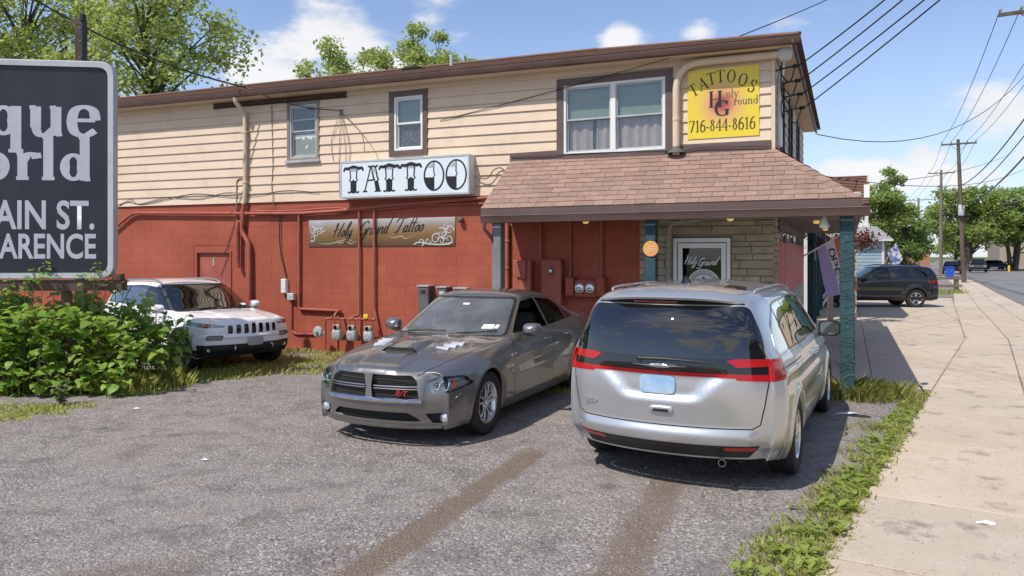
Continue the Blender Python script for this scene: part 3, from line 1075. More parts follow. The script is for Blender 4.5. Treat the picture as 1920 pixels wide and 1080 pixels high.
M['amber'] = pmat('amber_lamp', (0.75, 0.22, 0.02), 0.12, 0, 0.6, 1.0)
M['amber_dark'] = pmat('smoked_amber_lamp', (0.30, 0.06, 0.02), 0.12, 0, 0.6, 1.0)
M['lamp_white'] = pmat('lamp_reflector', (0.75, 0.76, 0.78), 0.15, 0.7)
M['lamp_dark'] = pmat('lamp_housing', (0.42, 0.42, 0.42), 0.25, 0.6)
M['white_film'] = pmat('white_sticker', (0.72, 0.74, 0.74), 0.5)
M['red_badge'] = pmat('red_badge', (0.34, 0.015, 0.02), 0.25, 0, 0.5, 0.6)
M['plate'] = wmat('blank_plate', (0.24, 0.42, 0.62), (0.50, 0.58, 0.64), 4, 0.45, contrast=(0.4, 0.7))
M['plate_grey'] = wmat('grey_plate', (0.30, 0.31, 0.33), (0.36, 0.37, 0.38), 4, 0.5)


def text_mesh(txt, size, depth=0.002, bold=0.0, shear=0.0, sx=1.0):
	cu = bpy.data.curves.new('letters', 'FONT')
	cu.body = txt; cu.size = size; cu.extrude = depth; cu.offset = bold; cu.shear = shear
	cu.align_x = 'CENTER'; cu.align_y = 'CENTER'
	cu.resolution_u = 4
	o = bpy.data.objects.new('letters', cu); C.objects.link(o)
	dg = bpy.context.evaluated_depsgraph_get()
	me = bpy.data.meshes.new_from_object(o.evaluated_get(dg))
	bpy.data.objects.remove(o)
	if sx != 1.0:
		for v in me.vertices: v.co.x *= sx
	return me


def text_on(name, txt, size, parent, loc, rot, mat, **kw):
	me = text_mesh(txt, size, **kw)
	me.materials.clear(); me.materials.append(mat)
	return obj(name, me, parent, loc, rot)


FRONT_ROT = (R(90), 0, R(90))      # text that faces +x
REAR_ROT = (R(90), 0, R(-90))
LEFT_ROT = (R(90), 0, R(180))      # faces +y
RIGHT_ROT = (R(90), 0, 0)          # faces -y


# ------------------------------------------------------------------ grey saloon
def build_saloon(loc, rz):
	root = thing('parked_sedan', 'dark grey four door sedan with bonnet scoop parked nose out before the red wall', 'car', loc, rz)
	paint = car_paint('grey_paint', (0.235, 0.222, 0.215), 0.78, 0.34)
	ax, rt = 1.525, 0.355
	xs = [-2.53, -2.46, -2.34, -2.15, -1.98, -1.8, -1.6, -1.4, -1.2, -1.0, -0.75, -0.45, -0.15, 0.02, 0.18, 0.36, 0.54, 0.72, 0.9, 1.06, 1.22, 1.42, 1.62, 1.84, 2.04, 2.2, 2.31, 2.38]
	side = [
		[(-2.6, .80, .24), (-2.1, .85, .20), (2.0, .85, .20), (2.4, .76, .20)],
		[(-2.6, .84, .34), (-2.1, .905, .30), (1.9, .905, .30), (2.4, .80, .29)],
		[(-2.6, .86, .55), (-2.1, .935, .52), (-1.0, .925, .50), (0, .92, .50), (1.0, .925, .50), (1.9, .935, .50), (2.4, .80, .46)],
		[(-2.6, .85, .78), (-2.2, .925, .76), (-1.5, .965, .74), (-.6, .945, .70), (.4, .94, .70), (1.5, .960, .68), (2.0, .925, .66), (2.4, .78, .60)],
		[(-2.6, .80, .95), (-2.2, .88, .95), (-1.5, .945, .93), (-.6, .925, .88), (.4, .92, .87), (1.5, .925, .83), (2.0, .87, .76), (2.4, .755, .69)],
		[(-2.6, .72, 1.06), (-2.2, .80, 1.06), (-1.6, .86, 1.06), (-.8, .875, 1.01), (.4, .875, .985), (1.2, .865, .945), (1.6, .84, .905), (2.0, .79, .845), (2.2, .75, .80), (2.4, .72, .75)]]
	top = [
		[(-2.6, .64, 1.085), (-2.2, .72, 1.09), (-1.75, .80, 1.10), (-.8, .845, 1.045), (.4, .845, 1.015), (.9, .82, .995), (1.6, .76, .935), (2.0, .69, .87), (2.4, .60, .77)],
		[(-2.6, .5, 1.10), (-2.0, .60, 1.10), (-1.78, .69, 1.12), (-1.25, .66, 1.30), (-.8, .635, 1.375), (-.3, .63, 1.40), (0.0, .635, 1.385), (.5, .70, 1.17), (.82, .755, 1.005), (1.0, .70, 1.00), (1.6, .60, .955), (2.0, .52, .89), (2.4, .44, .785)],
		[(-2.6, .40, 1.105), (-2.0, .48, 1.11), (-1.80, .56, 1.135), (-1.2, .57, 1.37), (-.8, .56, 1.43), (-.3, .555, 1.448), (0.05, .565, 1.425), (.5, .62, 1.20), (.88, .66, 1.012), (1.05, .56, 1.01), (1.6, .47, .972), (2.0, .42, .90), (2.4, .36, .79)],
		[(-2.6, .22, 1.11), (-2.0, .26, 1.115), (-1.83, .30, 1.14), (-1.15, .30, 1.405), (-.8, .30, 1.462), (-.3, .30, 1.48), (.08, .31, 1.452), (.55, .33, 1.21), (.97, .34, 1.022), (1.12, .30, 1.022), (1.6, .26, .985), (2.0, .23, .908), (2.4, .20, .795)],
		[(-2.6, 0, 1.112), (-2.0, 0, 1.117), (-1.85, 0, 1.142), (-1.12, 0, 1.412), (-.8, 0, 1.47), (-.3, 0, 1.488), (.09, 0, 1.46), (.57, 0, 1.215), (1.0, 0, 1.026), (1.15, 0, 1.026), (1.6, 0, .982), (2.0, 0, .905), (2.4, 0, .795)]]
	front = [(2.20, 2.44), (2.24, 2.50), (2.27, 2.53), (2.27, 2.515), (2.25, 2.50), (2.22, 2.47)]
	rear = [(-2.42, -2.54), (-2.44, -2.58), (-2.45, -2.60), (-2.43, -2.58), (-2.40, -2.55), (-2.38, -2.52)]

	def deform(c, n):
		# scallop along the doors with a crisp upper edge, flared wheel arches
		if abs(n.y) > 0.5:
			s = 1 if c.y > 0 else -1
			zc = 0.80 + (0.02 - c.x) * 0.035
			if -1.0 < c.x < 1.12:
				k = min(1, (1.12 - c.x) / 0.25, (c.x + 1.0) / 0.6)
				d = c.z - zc
				c.y -= s * 0.016 * k * max(0, 1 - abs(d + 0.10) / 0.11) if d < 0 else 0
				c.y += s * 0.010 * k * max(0, 1 - abs(d - 0.015) / 0.03)
			for axx in (ax, -ax):
				rr = math.hypot(c.x - axx, c.z - rt)
				c.y += s * 0.022 * max(0, 1 - abs(rr - 0.40) / 0.07)
		# hood: raised centre between two crease lines
		if n.z > 0.5 and 1.05 < c.x < 2.45:
			a = abs(c.y)
			e = 0.30 + (2.4 - c.x) * 0.10
			k = min(1, (c.x - 1.05) / 0.3)
			c.z += 0.014 * k * max(0, min(1, (e - a) / 0.035))
		# grille mask stands proud of the lamp line
		if n.x > 0.3 and c.x > 2.0:
			a = abs(c.y)
			if 0.46 < c.z < 0.80 and a < 0.66:
				c.x += 0.022 * max(0, min(1, (0.63 - a) / 0.06)) * max(0, min(1, (c.z - 0.46) / 0.03)) * max(0, min(1, (0.775 - c.z) / 0.05)) * max(0, min(1, (n.x - 0.35) / 0.4))
			if c.z < 0.30: c.x += 0.02 * max(0, min(1, (0.30 - c.z) / 0.05))
		return c
	sh = Shell(xs, side, top, front, rear, 2.6, 3, [('T', 2, 13, 19, 0.25)], deform)
	fr = lambda c, n: c.x > 1.9 and n.x > 0.12
	# glass
	ws = rounded([(-.745, 1.035), (.745, 1.035), (.585, 1.385), (-.585, 1.385)], [.03, .03, .06, .06])
	ws0 = rounded([(-.775, 1.02), (.775, 1.02), (.60, 1.402), (-.60, 1.402)], [.03, .03, .07, .07])
	fw = lambda c, n: -0.05 < c.x < 1.1 and n.x > 0.2 and n.z > 0.2 and c.z > 1.0
	sh.carve('ws_trim', ws0, 'x', fw)
	sh.carve('ws', ws, 'x', fw, 'ws_trim')
	rw = rounded([(-.60, 1.15), (.60, 1.15), (.50, 1.385), (-.50, 1.385)], .05)
	sh.carve('rw', rw, 'x', lambda c, n: c.x < -1.0 and n.x < -0.15 and c.z > 1.1)
	dlo = rounded([(.70, 1.022), (.06, 1.372), (-.45, 1.398), (-.98, 1.352), (-1.52, 1.135), (-1.50, 1.078), (-.5, 1.038)], [.01, .07, .1, .1, .03, .02, .01])
	sh.both('dlo', dlo, nmin=0.25)
	sh.both('fwin', rounded([(.62, 1.040), (.05, 1.352), (-.385, 1.378), (-.415, 1.052)], [.01, .05, .02, .02]), 'dlo', nmin=0.1)
	sh.both('rwin', rounded([(-.475, 1.056), (-.455, 1.378), (-.95, 1.336), (-1.17, 1.245), (-1.17, 1.082)], [.02, .02, .05, .02, .02]), 'dlo', nmin=0.1)
	sh.both('qwin', rounded([(-1.205, 1.085), (-1.205, 1.228), (-1.47, 1.125), (-1.47, 1.095)], .015), 'dlo', nmin=0.1)
	# front
	gr = rounded([(-.56, .515), (.56, .515), (.525, .70), (.46, .755), (-.46, .755), (-.525, .70)], .03)
	gr0 = rounded([(-.595, .490), (.595, .490), (.55, .715), (.475, .775), (-.475, .775), (-.55, .715)], .03)
	sh.carve('grille_rim', gr0, 'x', fr)
	sh.carve('grille', gr, 'x', fr, 'grille_rim')
	sh.carve('lower_grille', rounded([(-.56, .285), (.56, .285), (.44, .375), (-.44, .375)], .03), 'x', fr)
	for sg in (1, -1):
		P = lambda pts: [(y * sg, z) for y, z in pts]
		fl = lambda c, n, sg=sg: c.x > 1.75 and c.y * sg > 0.5 and (n.x > 0.1)
		sh.carve('headlamp' + ('' if sg > 0 else '_r'), rounded(P([(.60, .695), (.645, .575), (.84, .580), (.925, .640), (.875, .735), (.72, .752)]), [.02, .02, .03, .02, .03, .02]), 'x', fl)
		sh.carve('fog' + ('' if sg > 0 else '_r'), rounded(P([(.60, .365), (.66, .265), (.785, .265), (.80, .375)]), .015), 'x', fl)
	for q in (ax, -ax): sh.arch(q, rt, 0.395, 0.06)
	# doors and gaps
	g = lambda c, n: abs(c.y) > 0.5 and abs(n.y) > 0.3
	sh.seam([(.80, .30), (.86, .55), (.84, .80), (.74, 1.02)], 'y', g)
	sh.seam([(-.40, .30), (-.44, .60), (-.43, 1.05)], 'y', g)
	sh.seam([(-1.22, 1.09), (-1.24, .90), (-1.15, .72), (-1.04, .55), (-1.0, .32)], 'y', g)
	sh.seam([(-1.02, .315), (.80, .305)], 'y', g)
	hz = lambda c, n: c.x > 0.8 and n.z > 0.25
	for sg in (1, -1):
		sh.seam([(1.02, .80 * sg), (1.5, .755 * sg), (1.9, .69 * sg), (2.15, .63 * sg)], 'z', hz, 0.008)
		sh.seam([(2.15, .63 * sg), (2.33, .56 * sg), (2.47, .44 * sg)], 'z', lambda c, n: c.x > 2 and n.z > 0.3 and c.z > 0.7, 0.008)
		sh.both('door_f', [(.86, .31), (.86, 1.0), (-.43, 1.06), (-.43, .31)], nmin=0.25) if sg > 0 else None
		sh.both('door_b', [(-.445, .31), (-.43, 1.06), (-1.22, 1.09), (-1.22, .31)], nmin=0.25) if sg > 0 else None
	sh.carve('hood', [(1.0, -.80), (2.16, -.63), (2.16, .63), (1.0, .80)], 'z', lambda c, n: c.x > 1.0 and n.z > 0.4)
	sh.part(None, 'body', paint, root)
	sh.part('hood', 'hood', paint, root)
	sh.part('ws_trim', 'windscreen_seal', M['black_trim'], root, -0.001)
	sh.part('ws', 'windscreen', M['glass_pale'], root, -0.003)
	sh.part('rw', 'rear_window', M['glass_dark'], root, -0.003)
	sh.part(['dlo', 'dlo_r'], 'window_surround', paint, root, -0.002)
	for q in ('', '_r'):
		d1 = sh.part('door_f' + q, 'door', paint, root)
		d2 = sh.part('door_b' + q, 'door', paint, root)
		if q: sh.part('fwin' + q, 'window', M['glass_side'], d1, -0.004)
		sh.part('rwin' + q, 'window', M['glass_dark2'], d2, -0.004)
		sg = -1 if q else 1
		for d, x in ((d1, -.27), (d2, -1.02)):
			make_handle(d, x, skin_y(sh, x, .90, sg) * sg, .905, sg, paint, 0.21)
	sh.part('qwin', 'window', M['glass_dark'], root, -0.004)
	sh.part('qwin_r', 'window', M['glass_dark'], root, -0.004)
	sh.part('gap', 'panel_gap', M['black'], root, -0.006)
	gm = sh.part('grille', 'grille', M['black'], root, -0.05)
	sh.part('grille_rim', 'grille_frame', paint, root, 0.004, 0.05)
	sh.part('lower_grille', 'lower_grille', M['black'], root, -0.035, 0)
	for q in ('', '_r'): sh.part('fog' + q, 'fog_lamp_pocket', M['black'], root, -0.03)
	# grille crosshair and mesh bars
	xg = lambda y, z: skin_x(sh, y, z)
	m = MB()
	for z in (.632, ):
		for a, b in ((-.545, -.055), (.055, .545)):
			pts = [(xg(lerp(a, b, t / 6), .63) - 0.012, lerp(a, b, t / 6), z + 0.012) for t in range(7)]
			m.tube(pts, 0.0075, 8)
			m.tube([(p[0] + .002, p[1], p[2] - 0.026) for p in pts], 0.006, 8)
	m.prism([(-.045, .50), (.045, .50), (.032, .635), (.05, .765), (-.05, .765), (-.032, .635)], xg(0, .63) - 0.03, xg(0, .63) + 0.004, 'yz')
	m.build('grille_crosshair', M['satin'], gm, 40)
	m = MB()
	for t in range(25):
		y = lerp(-.585, .585, t / 24)
		m.v.append((xg(y, .5) + 0.006, y, .478)); m.v.append((xg(y, .5) + 0.020, y, .500)); m.v.append((xg(y, .5) - 0.01, y, .522))
	m.f = [(i * 3 + k, i * 3 + 3 + k, i * 3 + 4 + k, i * 3 + 1 + k) for i in range(24) for k in (0, 1)]; m.mi = [0] * len(m.f)
	m.build('grille_strip', M['chrome'], gm, 60)
	m = MB()
	for zz in (.545, .57, .595, .68, .705, .73):
		m.tube([(xg(y / 10, .63) - 0.035, y / 10, zz) for y in range(-5, 6)], 0.004, 5)
	m.build('grille_mesh', M['black'], gm)
	text_on('badge', 'R/T', 0.07, gm, (xg(.37, .58) - 0.008, .375, .578), (R(90), 0, R(98)), M['red_badge'], shear=0.3, bold=0.002, depth=0.004, sx=1.25)
	# lamps
	for q, sg in (('', 1), ('_r', -1)):
		h = sh.part('headlamp' + q, 'headlight', M['lens'], root, 0.001, 0.03)
		hs = sh.part('headlamp' + q, 'lamp_housing', M['lamp_dark'], h, -0.045)
		for y, z, rr in ((.685, .645, .030), (.765, .65, .040)):
			x0 = skin_x(sh, y * sg, z)
			MB().lathe([(rr * .55, -0.03), (rr, 0.0), (rr * 1.08, 0.003), (rr * 1.08, -0.02)], 20, 'x', (x0 - 0.028, y * sg, z)).build('reflector', M['chrome'], h, 40)
			MB().ball((x0 - 0.04, y * sg, z), rr * .62, 8).build('projector', M['gloss_black'], h, 60)
			pts = [(x0 - 0.014, (y - rr * 1.25) * sg, z + rr * .9), (x0 - 0.014, (y - rr * .9) * sg, z - rr * 1.1), (x0 - 0.018, (y + rr * .9) * sg, z - rr * 1.1), (x0 - 0.024, (y + rr * 1.35) * sg, z + rr * .9)]
			MB().tube(pts, 0.0075, 6).build('light_guide', M['lamp_white'], h, 60)
		x0 = skin_x(sh, .85 * sg, .65)
		MB().tube([(x0 - .03, .812 * sg, .70), (x0 - .02, .825 * sg, .61)], .022, 6).build('side_marker', M['amber_dark'], h, 40)
		m = MB().lathe([(0.046, -0.03), (0.05, 0.0), (0.044, 0.004), (0.0005, 0.010)], 18, 'x', (skin_x(sh, .755 * sg, .318) - 0.012, .757 * sg, .318))
		m.build('fog_lamp', M['lamp_white'], root, 40)
	# bumper parting line strip / lower lip
	m = MB()
	rows = []
	for t in range(21):
		y = lerp(-.74, .74, t / 20)
		x = xg(y, .24)
		rows.append([(x - .012, y, .238), (x + .012, y, .228), (x + .006, y, .205), (x - .05, y, .20)])
	m.grid(rows)
	m.build('front_lip', paint, root, 50)
	# bonnet scoop with dark mouth, louvres
	def hz_(x, y): return skin_z(sh, x, y)
	sc = MB()
	rows = []
	for t in range(9):
		x = lerp(1.94, 1.24, t / 8)
		k = math.sin(min(1, (1 - t / 8) * 1.25) * PI / 2)
		row = []
		for y in (-.24, -.19, -.175, -.08, 0, .08, .175, .19, .24):
			e = 0 if abs(y) > .23 else (0.7 if abs(y) > .18 else 1.0)
			row.append((x, y * lerp(1.0, .86, t / 8), hz_(x, y) + 0.004 + 0.040 * k * e - (0.006 if e == 0 else 0)))
		rows.append(row)
	sc.grid(rows)
	so = sc.build('hood_scoop', paint, root, 50)
	m = MB()
	m.grid([[(1.938, y, hz_(1.94, y) + 0.003) for y in (-.19, 0, .19)], [(1.935, y, hz_(1.94, y) + 0.040) for y in (-.175, 0, .175)]])
	m.build('scoop_mouth', M['black'], so)
	m = MB()
	m.grid([[(2.13, y, hz_(2.13, y) + 0.0035) for y in (-.14, 0, .14)], [(2.04, y, hz_(2.04, y) + 0.0035) for y in (-.17, 0, .17)], [(1.942, y, hz_(1.942, y) + 0.004) for y in (-.19, 0, .19)]])
	m.build('scoop_floor', paint, so)
	for sg in (1, -1):
		for q in range(3):
			x, y = 1.70 - q * 0.12, (0.42 + q * 0.03) * sg
			zz = hz_(x, y)
			w = .080
			m = MB()
			m.grid([[(x + .040, y - w, hz_(x + .040, y - w) + .001), (x + .040, y + w, hz_(x + .040, y + w) + .001)], [(x - .01, y - w, zz + .026), (x - .01, y + w, zz + .026)], [(x - .028, y - w, zz + .024), (x - .028, y + w, zz + .024)]])
			m.add([(x + .040, y - w, zz - .01), (x - .028, y - w, zz + .024), (x - .028, y - w, zz - .01), (x + .040, y + w, zz - .01), (x - .028, y + w, zz + .024), (x - .028, y + w, zz - .01)], [(0, 1, 2), (3, 4, 5)])
			m.build('hood_louvre', pm_louvre_glint, root)
			MB().add([(x - .0285, y - w, zz + .001), (x - .0285, y + w, zz + .001), (x - .070, y + w, zz + .0035), (x - .070, y - w, zz + .0035)], [(0, 1, 2, 3)]).build('louvre_slot', M['black'], root)
	# mirrors
	make_mirror(root, .50, .905, 1.075, 1, paint, 0.23, 0.145)
	make_mirror(root, .50, -.905, 1.075, -1, paint, 0.23, 0.145)
	# fender lettering, wipers, stickers
	text_on('badge', 'HEMI', 0.075, root, (1.02, skin_y(sh, 1.02, .70) + 0.004, .70), (R(90), R(0), R(180)), M['chrome'], shear=0.3, depth=0.003, sx=1.35, bold=.001)
	text_on('badge', '5.7', 0.11, root, (.90, skin_y(sh, .92, .80) + 0.004, .795), (R(90), 0, R(180)), M['chrome'], depth=0.003, shear=.2)
	for y0, y1 in ((-.55, .02), (.12, .66)):
		m = MB()
		pts = [(skin_x_ws(sh, lerp(y0, y1, t / 5), lerp(1.035, 1.065, t / 5)) + 0.016, lerp(y0, y1, t / 5), lerp(1.035, 1.065, t / 5) + 0.01) for t in range(6)]
		m.tube(pts, 0.009, 6)
		m.build('wiper', M['black_trim'], root)
	def on_ws(y, z): return (skin_x_ws(sh, y, z), y, z)
	for (y0, y1, z0, z1) in ((.44, .58, 1.085, 1.125), (.59, .64, 1.088, 1.122), (-.04, .05, 1.312, 1.33)):
		q = [on_ws(y0, z0), on_ws(y1, z0), on_ws(y1, z1), on_ws(y0, z1)]
		MB().add([(p[0] + .004, p[1], p[2] + .004) for p in q], [(0, 1, 2, 3)]).build('sticker', M['white_film'], root)
	# cabin
	make_seat(root, -.25, .38, .52); make_seat(root, -.25, -.38, .52)
	m = MB(); m.add(*_rbox(.45, 1.2, .15, (-1.15, 0, .52))); m.add(*_rbox(.14, 1.2, .6, (-1.42, 0, .82)))
	m.build('seat', M['cloth_dark'], root, 40)
	m = MB(); m.prism([(.98, .60), (.42, .60), (.36, .86), (.46, .955), (.62, .985), (.98, .985)], -.74, .74, 'xz')
	m.build('dashboard', M['dash'], root, 30)
	m = MB(); m.tube([(.28 + .045 * math.sin(a) , .38 + .18 * math.cos(a), .93 + .165 * math.sin(a)) for a in [2 * PI * k / 24 for k in range(24)]], .013, 6, closed=True)
	m.tube([(.28, .22, .93), (.28, .54, .93)], .016, 6); m.ball((.285, .38, .93), .05, 6); m.tube([(.28, .38, .93), (.44, .38, .87)], .03, 6)
	m.build('steering_wheel', M['dash'], root, 60)
	MB().add(*_rbox(.03, .22, .06, (.14, 0, 1.325))).build('inner_mirror', M['dash'], root, 60)
	underbody(root, -2.3, 2.02, .82, .19, .46, .43, (ax, -ax))
	MB().box(-2.2, 1.05, -.80, .80, .501, .56).build('floor', M['black'], root)
	arch_liners(root, (ax, -ax), .42, rt, .58, .90, 0)
	add_wheels(root, (ax, -ax), .80, rt, make_wheel_meshes(rt, .232, .235, 5, 'twin'), steer=0.0)
	# the cabin stands a little taller than the cage gives it
	todo = list(root.children)
	while todo:
		o = todo.pop(); todo += list(o.children)
		if o.location.length < 1e-6 and o.type == 'MESH' and o.data.users == 1:
			co = np.empty(len(o.data.vertices) * 3, np.float32); o.data.vertices.foreach_get('co', co)
			z = co[2::3]; hi = z > 1.0
			z[hi] = 1.0 + (z[hi] - 1.0) * 1.15
			o.data.vertices.foreach_set('co', co)
	sh.bm.free()
	return root


pm_louvre_glint = car_paint('louvre_highlight_paint', (0.66, 0.66, 0.66), 0.5, 0.3)  # paler than the car's grey: the slats' highlight put into their colour


# ------------------------------------------------------------------ silver minivan
def build_minivan(loc, rz):
	root = thing('parked_minivan', 'silver minivan seen from behind with full width red tail light', 'minivan', loc, rz)
	paint = car_paint('silver_paint', (0.53, 0.535, 0.55), 0.70, 0.36)
	ax, rt = 1.545, 0.36
	xs = [-2.44, -2.41, -2.36, -2.30, -2.24, -2.17, -2.08, -1.96, -1.8, -1.6, -1.35, -1.0, -.6, -.2, .2, .5, .72, .94, 1.16, 1.36, 1.55, 1.8, 2.05, 2.25, 2.38, 2.44]
	side = [
		[(-2.5, .80, .30), (-2.2, .90, .27), (-1.9, .92, .22), (2.0, .92, .22), (2.5, .82, .24)],
		[(-2.5, .865, .43), (-2.2, .965, .40), (-1.9, .98, .33), (2.0, .96, .32), (2.5, .84, .32)],
		[(-2.5, .885, .62), (-2.2, .985, .60), (-1.6, .995, .57), (0, .985, .55), (1.6, .985, .55), (2.5, .84, .48)],
		[(-2.5, .88, .83), (-2.2, .985, .83), (-1.6, 1.01, .82), (0, 1.0, .80), (1.6, .99, .76), (2.1, .93, .68), (2.5, .82, .60)],
		[(-2.5, .87, .99), (-2.2, .965, .99), (-1.6, .99, 1.0), (0, .985, .99), (1.3, .97, .93), (2.1, .88, .80), (2.5, .79, .69)],
		[(-2.5, .855, 1.12), (-2.2, .94, 1.12), (-1.6, .96, 1.12), (0, .955, 1.10), (.9, .95, 1.06), (1.5, .92, 1.0), (2.1, .82, .88), (2.5, .74, .76)]]
	top = [
		[(-2.5, .80, 1.17), (-2.36, .86, 1.20), (-2.2, .90, 1.17), (-1.6, .925, 1.15), (0, .925, 1.13), (.9, .92, 1.10), (1.3, .88, 1.06), (2.1, .72, .91), (2.5, .62, .78)],
		[(-2.5, .765, 1.20), (-2.40, .775, 1.34), (-2.30, .765, 1.46), (-2.18, .755, 1.555), (-1.9, .775, 1.60), (-.6, .785, 1.62), (.30, .775, 1.56), (.80, .82, 1.28), (1.14, .84, 1.09), (1.4, .78, 1.05), (2.1, .55, .93), (2.5, .46, .79)],
		[(-2.5, .66, 1.24), (-2.42, .68, 1.42), (-2.36, .69, 1.545), (-2.31, .69, 1.615), (-2.2, .68, 1.655), (-1.9, .69, 1.685), (-.6, .695, 1.69), (.30, .69, 1.62), (.85, .74, 1.29), (1.22, .76, 1.09), (1.45, .66, 1.06), (2.1, .44, .945), (2.5, .38, .80)],
		[(-2.5, .36, 1.25), (-2.44, .38, 1.46), (-2.40, .385, 1.585), (-2.37, .385, 1.655), (-2.2, .38, 1.705), (-1.9, .38, 1.735), (-.6, .38, 1.75), (.30, .38, 1.675), (.90, .40, 1.32), (1.32, .40, 1.09), (1.5, .36, 1.065), (2.1, .24, .955), (2.5, .20, .81)],
		[(-2.5, 0, 1.25), (-2.445, 0, 1.46), (-2.41, 0, 1.595), (-2.385, 0, 1.668), (-2.2, 0, 1.715), (-1.9, 0, 1.745), (-.6, 0, 1.76), (.30, 0, 1.685), (.92, 0, 1.32), (1.36, 0, 1.09), (1.5, 0, 1.07), (2.1, 0, .96), (2.5, 0, .81)]]
	front = [(2.25, 2.46), (2.27, 2.50), (2.29, 2.52), (2.28, 2.50), (2.26, 2.48), (2.22, 2.45)]
	rear = [(-2.31, -2.56), (-2.35, -2.625), (-2.36, -2.635), (-2.385, -2.668), (-2.39, -2.665), (-2.35, -2.585)]

	def deform(c, n):
		s = 1 if c.y > 0 else -1
		if n.x < -0.2 and c.x < -2.2 and c.z < 1.14:
			a = abs(c.y)
			# dished area of the number plate: broad flat bottomed hollow under the lamp bar
			top_, bot = 1.0, 0.80
			edge = 0.34 + max(0, (c.z - 0.80)) * 1.05
			k = max(0, min(1, (edge - a) / 0.09)) * max(0, min(1, (c.z - 0.775) / 0.05)) * max(0, min(1, (1.03 - c.z) / 0.03))
			c.x += 0.045 * k
			# bumper stands out below the hatch
			if c.z < 0.56:
				c.x -= 0.035 * max(0, min(1, (0.56 - c.z) / 0.05)) * max(0, min(1, (0.84 - a) / 0.12))
			if c.z < 0.42:
				c.x += 0.05 * max(0, min(1, (0.42 - c.z) / 0.06))
		if abs(n.y) > 0.5:
			# shoulder crease and lower door scallop
			if -2.3 < c.x < 1.8:
				k = min(1, (1.8 - c.x) / 0.4, (c.x + 2.3) / 0.3)
				zc = 0.965 - 0.012 * c.x
				c.y += s * 0.010 * k * max(0, 1 - abs(c.z - zc) / 0.035)
				c.y -= s * 0.014 * k * max(0, 1 - abs(c.z - (zc - .10)) / 0.09)
				z2 = 0.47 + 0.03 * (c.x < 0)
				c.y -= s * 0.022 * max(0, 1 - abs(c.z - 0.60) / 0.12) * max(0, min(1, (1.1 - abs(c.x)) / 0.3))
			for axx in (ax, -ax):
				rr = math.hypot(c.x - axx, c.z - rt)
				c.y += s * 0.02 * max(0, 1 - abs(rr - 0.42) / 0.07)
		if n.z > 0.7 and c.z > 1.6 and -2.1 < c.x < 0.2:
			a = abs(c.y)
			for q in (0.11, 0.33, 0.52):
				c.z -= 0.007 * max(0, 1 - abs(a - q) / 0.035)
		return c
	sh = Shell(xs, side, top, front, rear, 2.7, 3, [('T', 2, 15, 19, 0.25)], deform)
	rr_ = lambda c, n: c.x < -1.85 and n.x < -0.10
	# rear glass wraps round to the pillars; tail lamps below it
	rg = rounded([(-.845, 1.145), (.845, 1.145), (.80, 1.34), (.69, 1.572), (-.69, 1.572), (-.80, 1.34)], [.03, .03, .2, .06, .06, .2])
	sh.carve('rglass', rg, 'x', lambda c, n: c.x < -1.85 and n.x < -0.12 and c.z > 1.1)
	sh.carve('spoiler_slot', rounded([(-.66, 1.580), (.66, 1.580), (.63, 1.615), (-.63, 1.615)], .012), 'x', lambda c, n: c.x < -2.1 and n.x < -0.2 and c.z > 1.5)
	for sg in (1, -1):
		P = lambda pts: [(y * sg, z) for y, z in pts]
		fl = lambda c, n, sg=sg: c.x < -2.17 and c.y * sg > 0.0 and (n.x < -0.05)
		q = '' if sg > 0 else '_r'
		sh.carve('tail' + q, rounded(P([(.545, 1.128), (.63, 1.075), (.985, 1.09), (.985, 1.142), (.62, 1.146)]), [.01, .01, .02, .02, .02]), 'x', fl)
		sh.carve('tail2' + q, rounded(P([(.86, 1.098), (.86, 1.015), (.985, 1.015), (.985, 1.098)]), .012), 'x', fl)
		sh.carve('tail3' + q, rounded(P([(.62, 1.020), (.62, .972), (.985, .958), (.985, 1.016)]), [.005, .02, .03, .01]), 'x', fl)
		sh.carve('reflector' + q, rounded(P([(.52, .408), (.52, .375), (.735, .375), (.775, .412)]), .008), 'x', fl)
	sh.carve('bar_red', [(-.625, .988), (.625, .988), (.625, 1.022), (-.625, 1.022)], 'x', rr_)
	sh.carve('bar_black', [(-.865, 1.014), (.865, 1.014), (.865, 1.148), (-.865, 1.148)], 'x', rr_)
	sh.carve('valance', rounded([(-.80, .425), (.80, .425), (.70, .31), (-.70, .31)], .02), 'x', lambda c, n: c.x < -2.0 and n.x < -0.1)
	# side glass
	dlo = rounded([(.98, 1.118), (.34, 1.535), (-.6, 1.60), (-1.75, 1.575), (-2.10, 1.40), (-2.22, 1.20), (-2.18, 1.150), (-.5, 1.14)], [.01, .12, .1, .12, .1, .03, .03, .01])
	sh.both('dlo', dlo, nmin=0.2)
	sh.both('fwin', rounded([(.86, 1.138), (.32, 1.512), (-.155, 1.560), (-.155, 1.148)], [.01, .05, .02, .02]), 'dlo', nmin=0.05)
	sh.both('swin', rounded([(-.215, 1.150), (-.215, 1.565), (-1.26, 1.570), (-1.26, 1.160)], .02), 'dlo', nmin=0.05)
	sh.both('qwin', rounded([(-1.30, 1.162), (-1.30, 1.570), (-1.72, 1.552), (-2.06, 1.38), (-2.17, 1.21), (-2.14, 1.168)], [.02, .02, .05, .08, .02, .02]), 'dlo', nmin=0.02)
	fw = lambda c, n: c.x > 0.2 and n.x > 0.2 and n.z > 0.2 and c.z > 1.05
	sh.carve('ws', rounded([(-.83, 1.13), (.83, 1.13), (.69, 1.59), (-.69, 1.59)], .06), 'x', fw)
	sh.carve('sunroof', rounded([(-.05, -.40), (-.05, .40), (-.80, .42), (-.80, -.42)], .06), 'z', lambda c, n: n.z > 0.7)
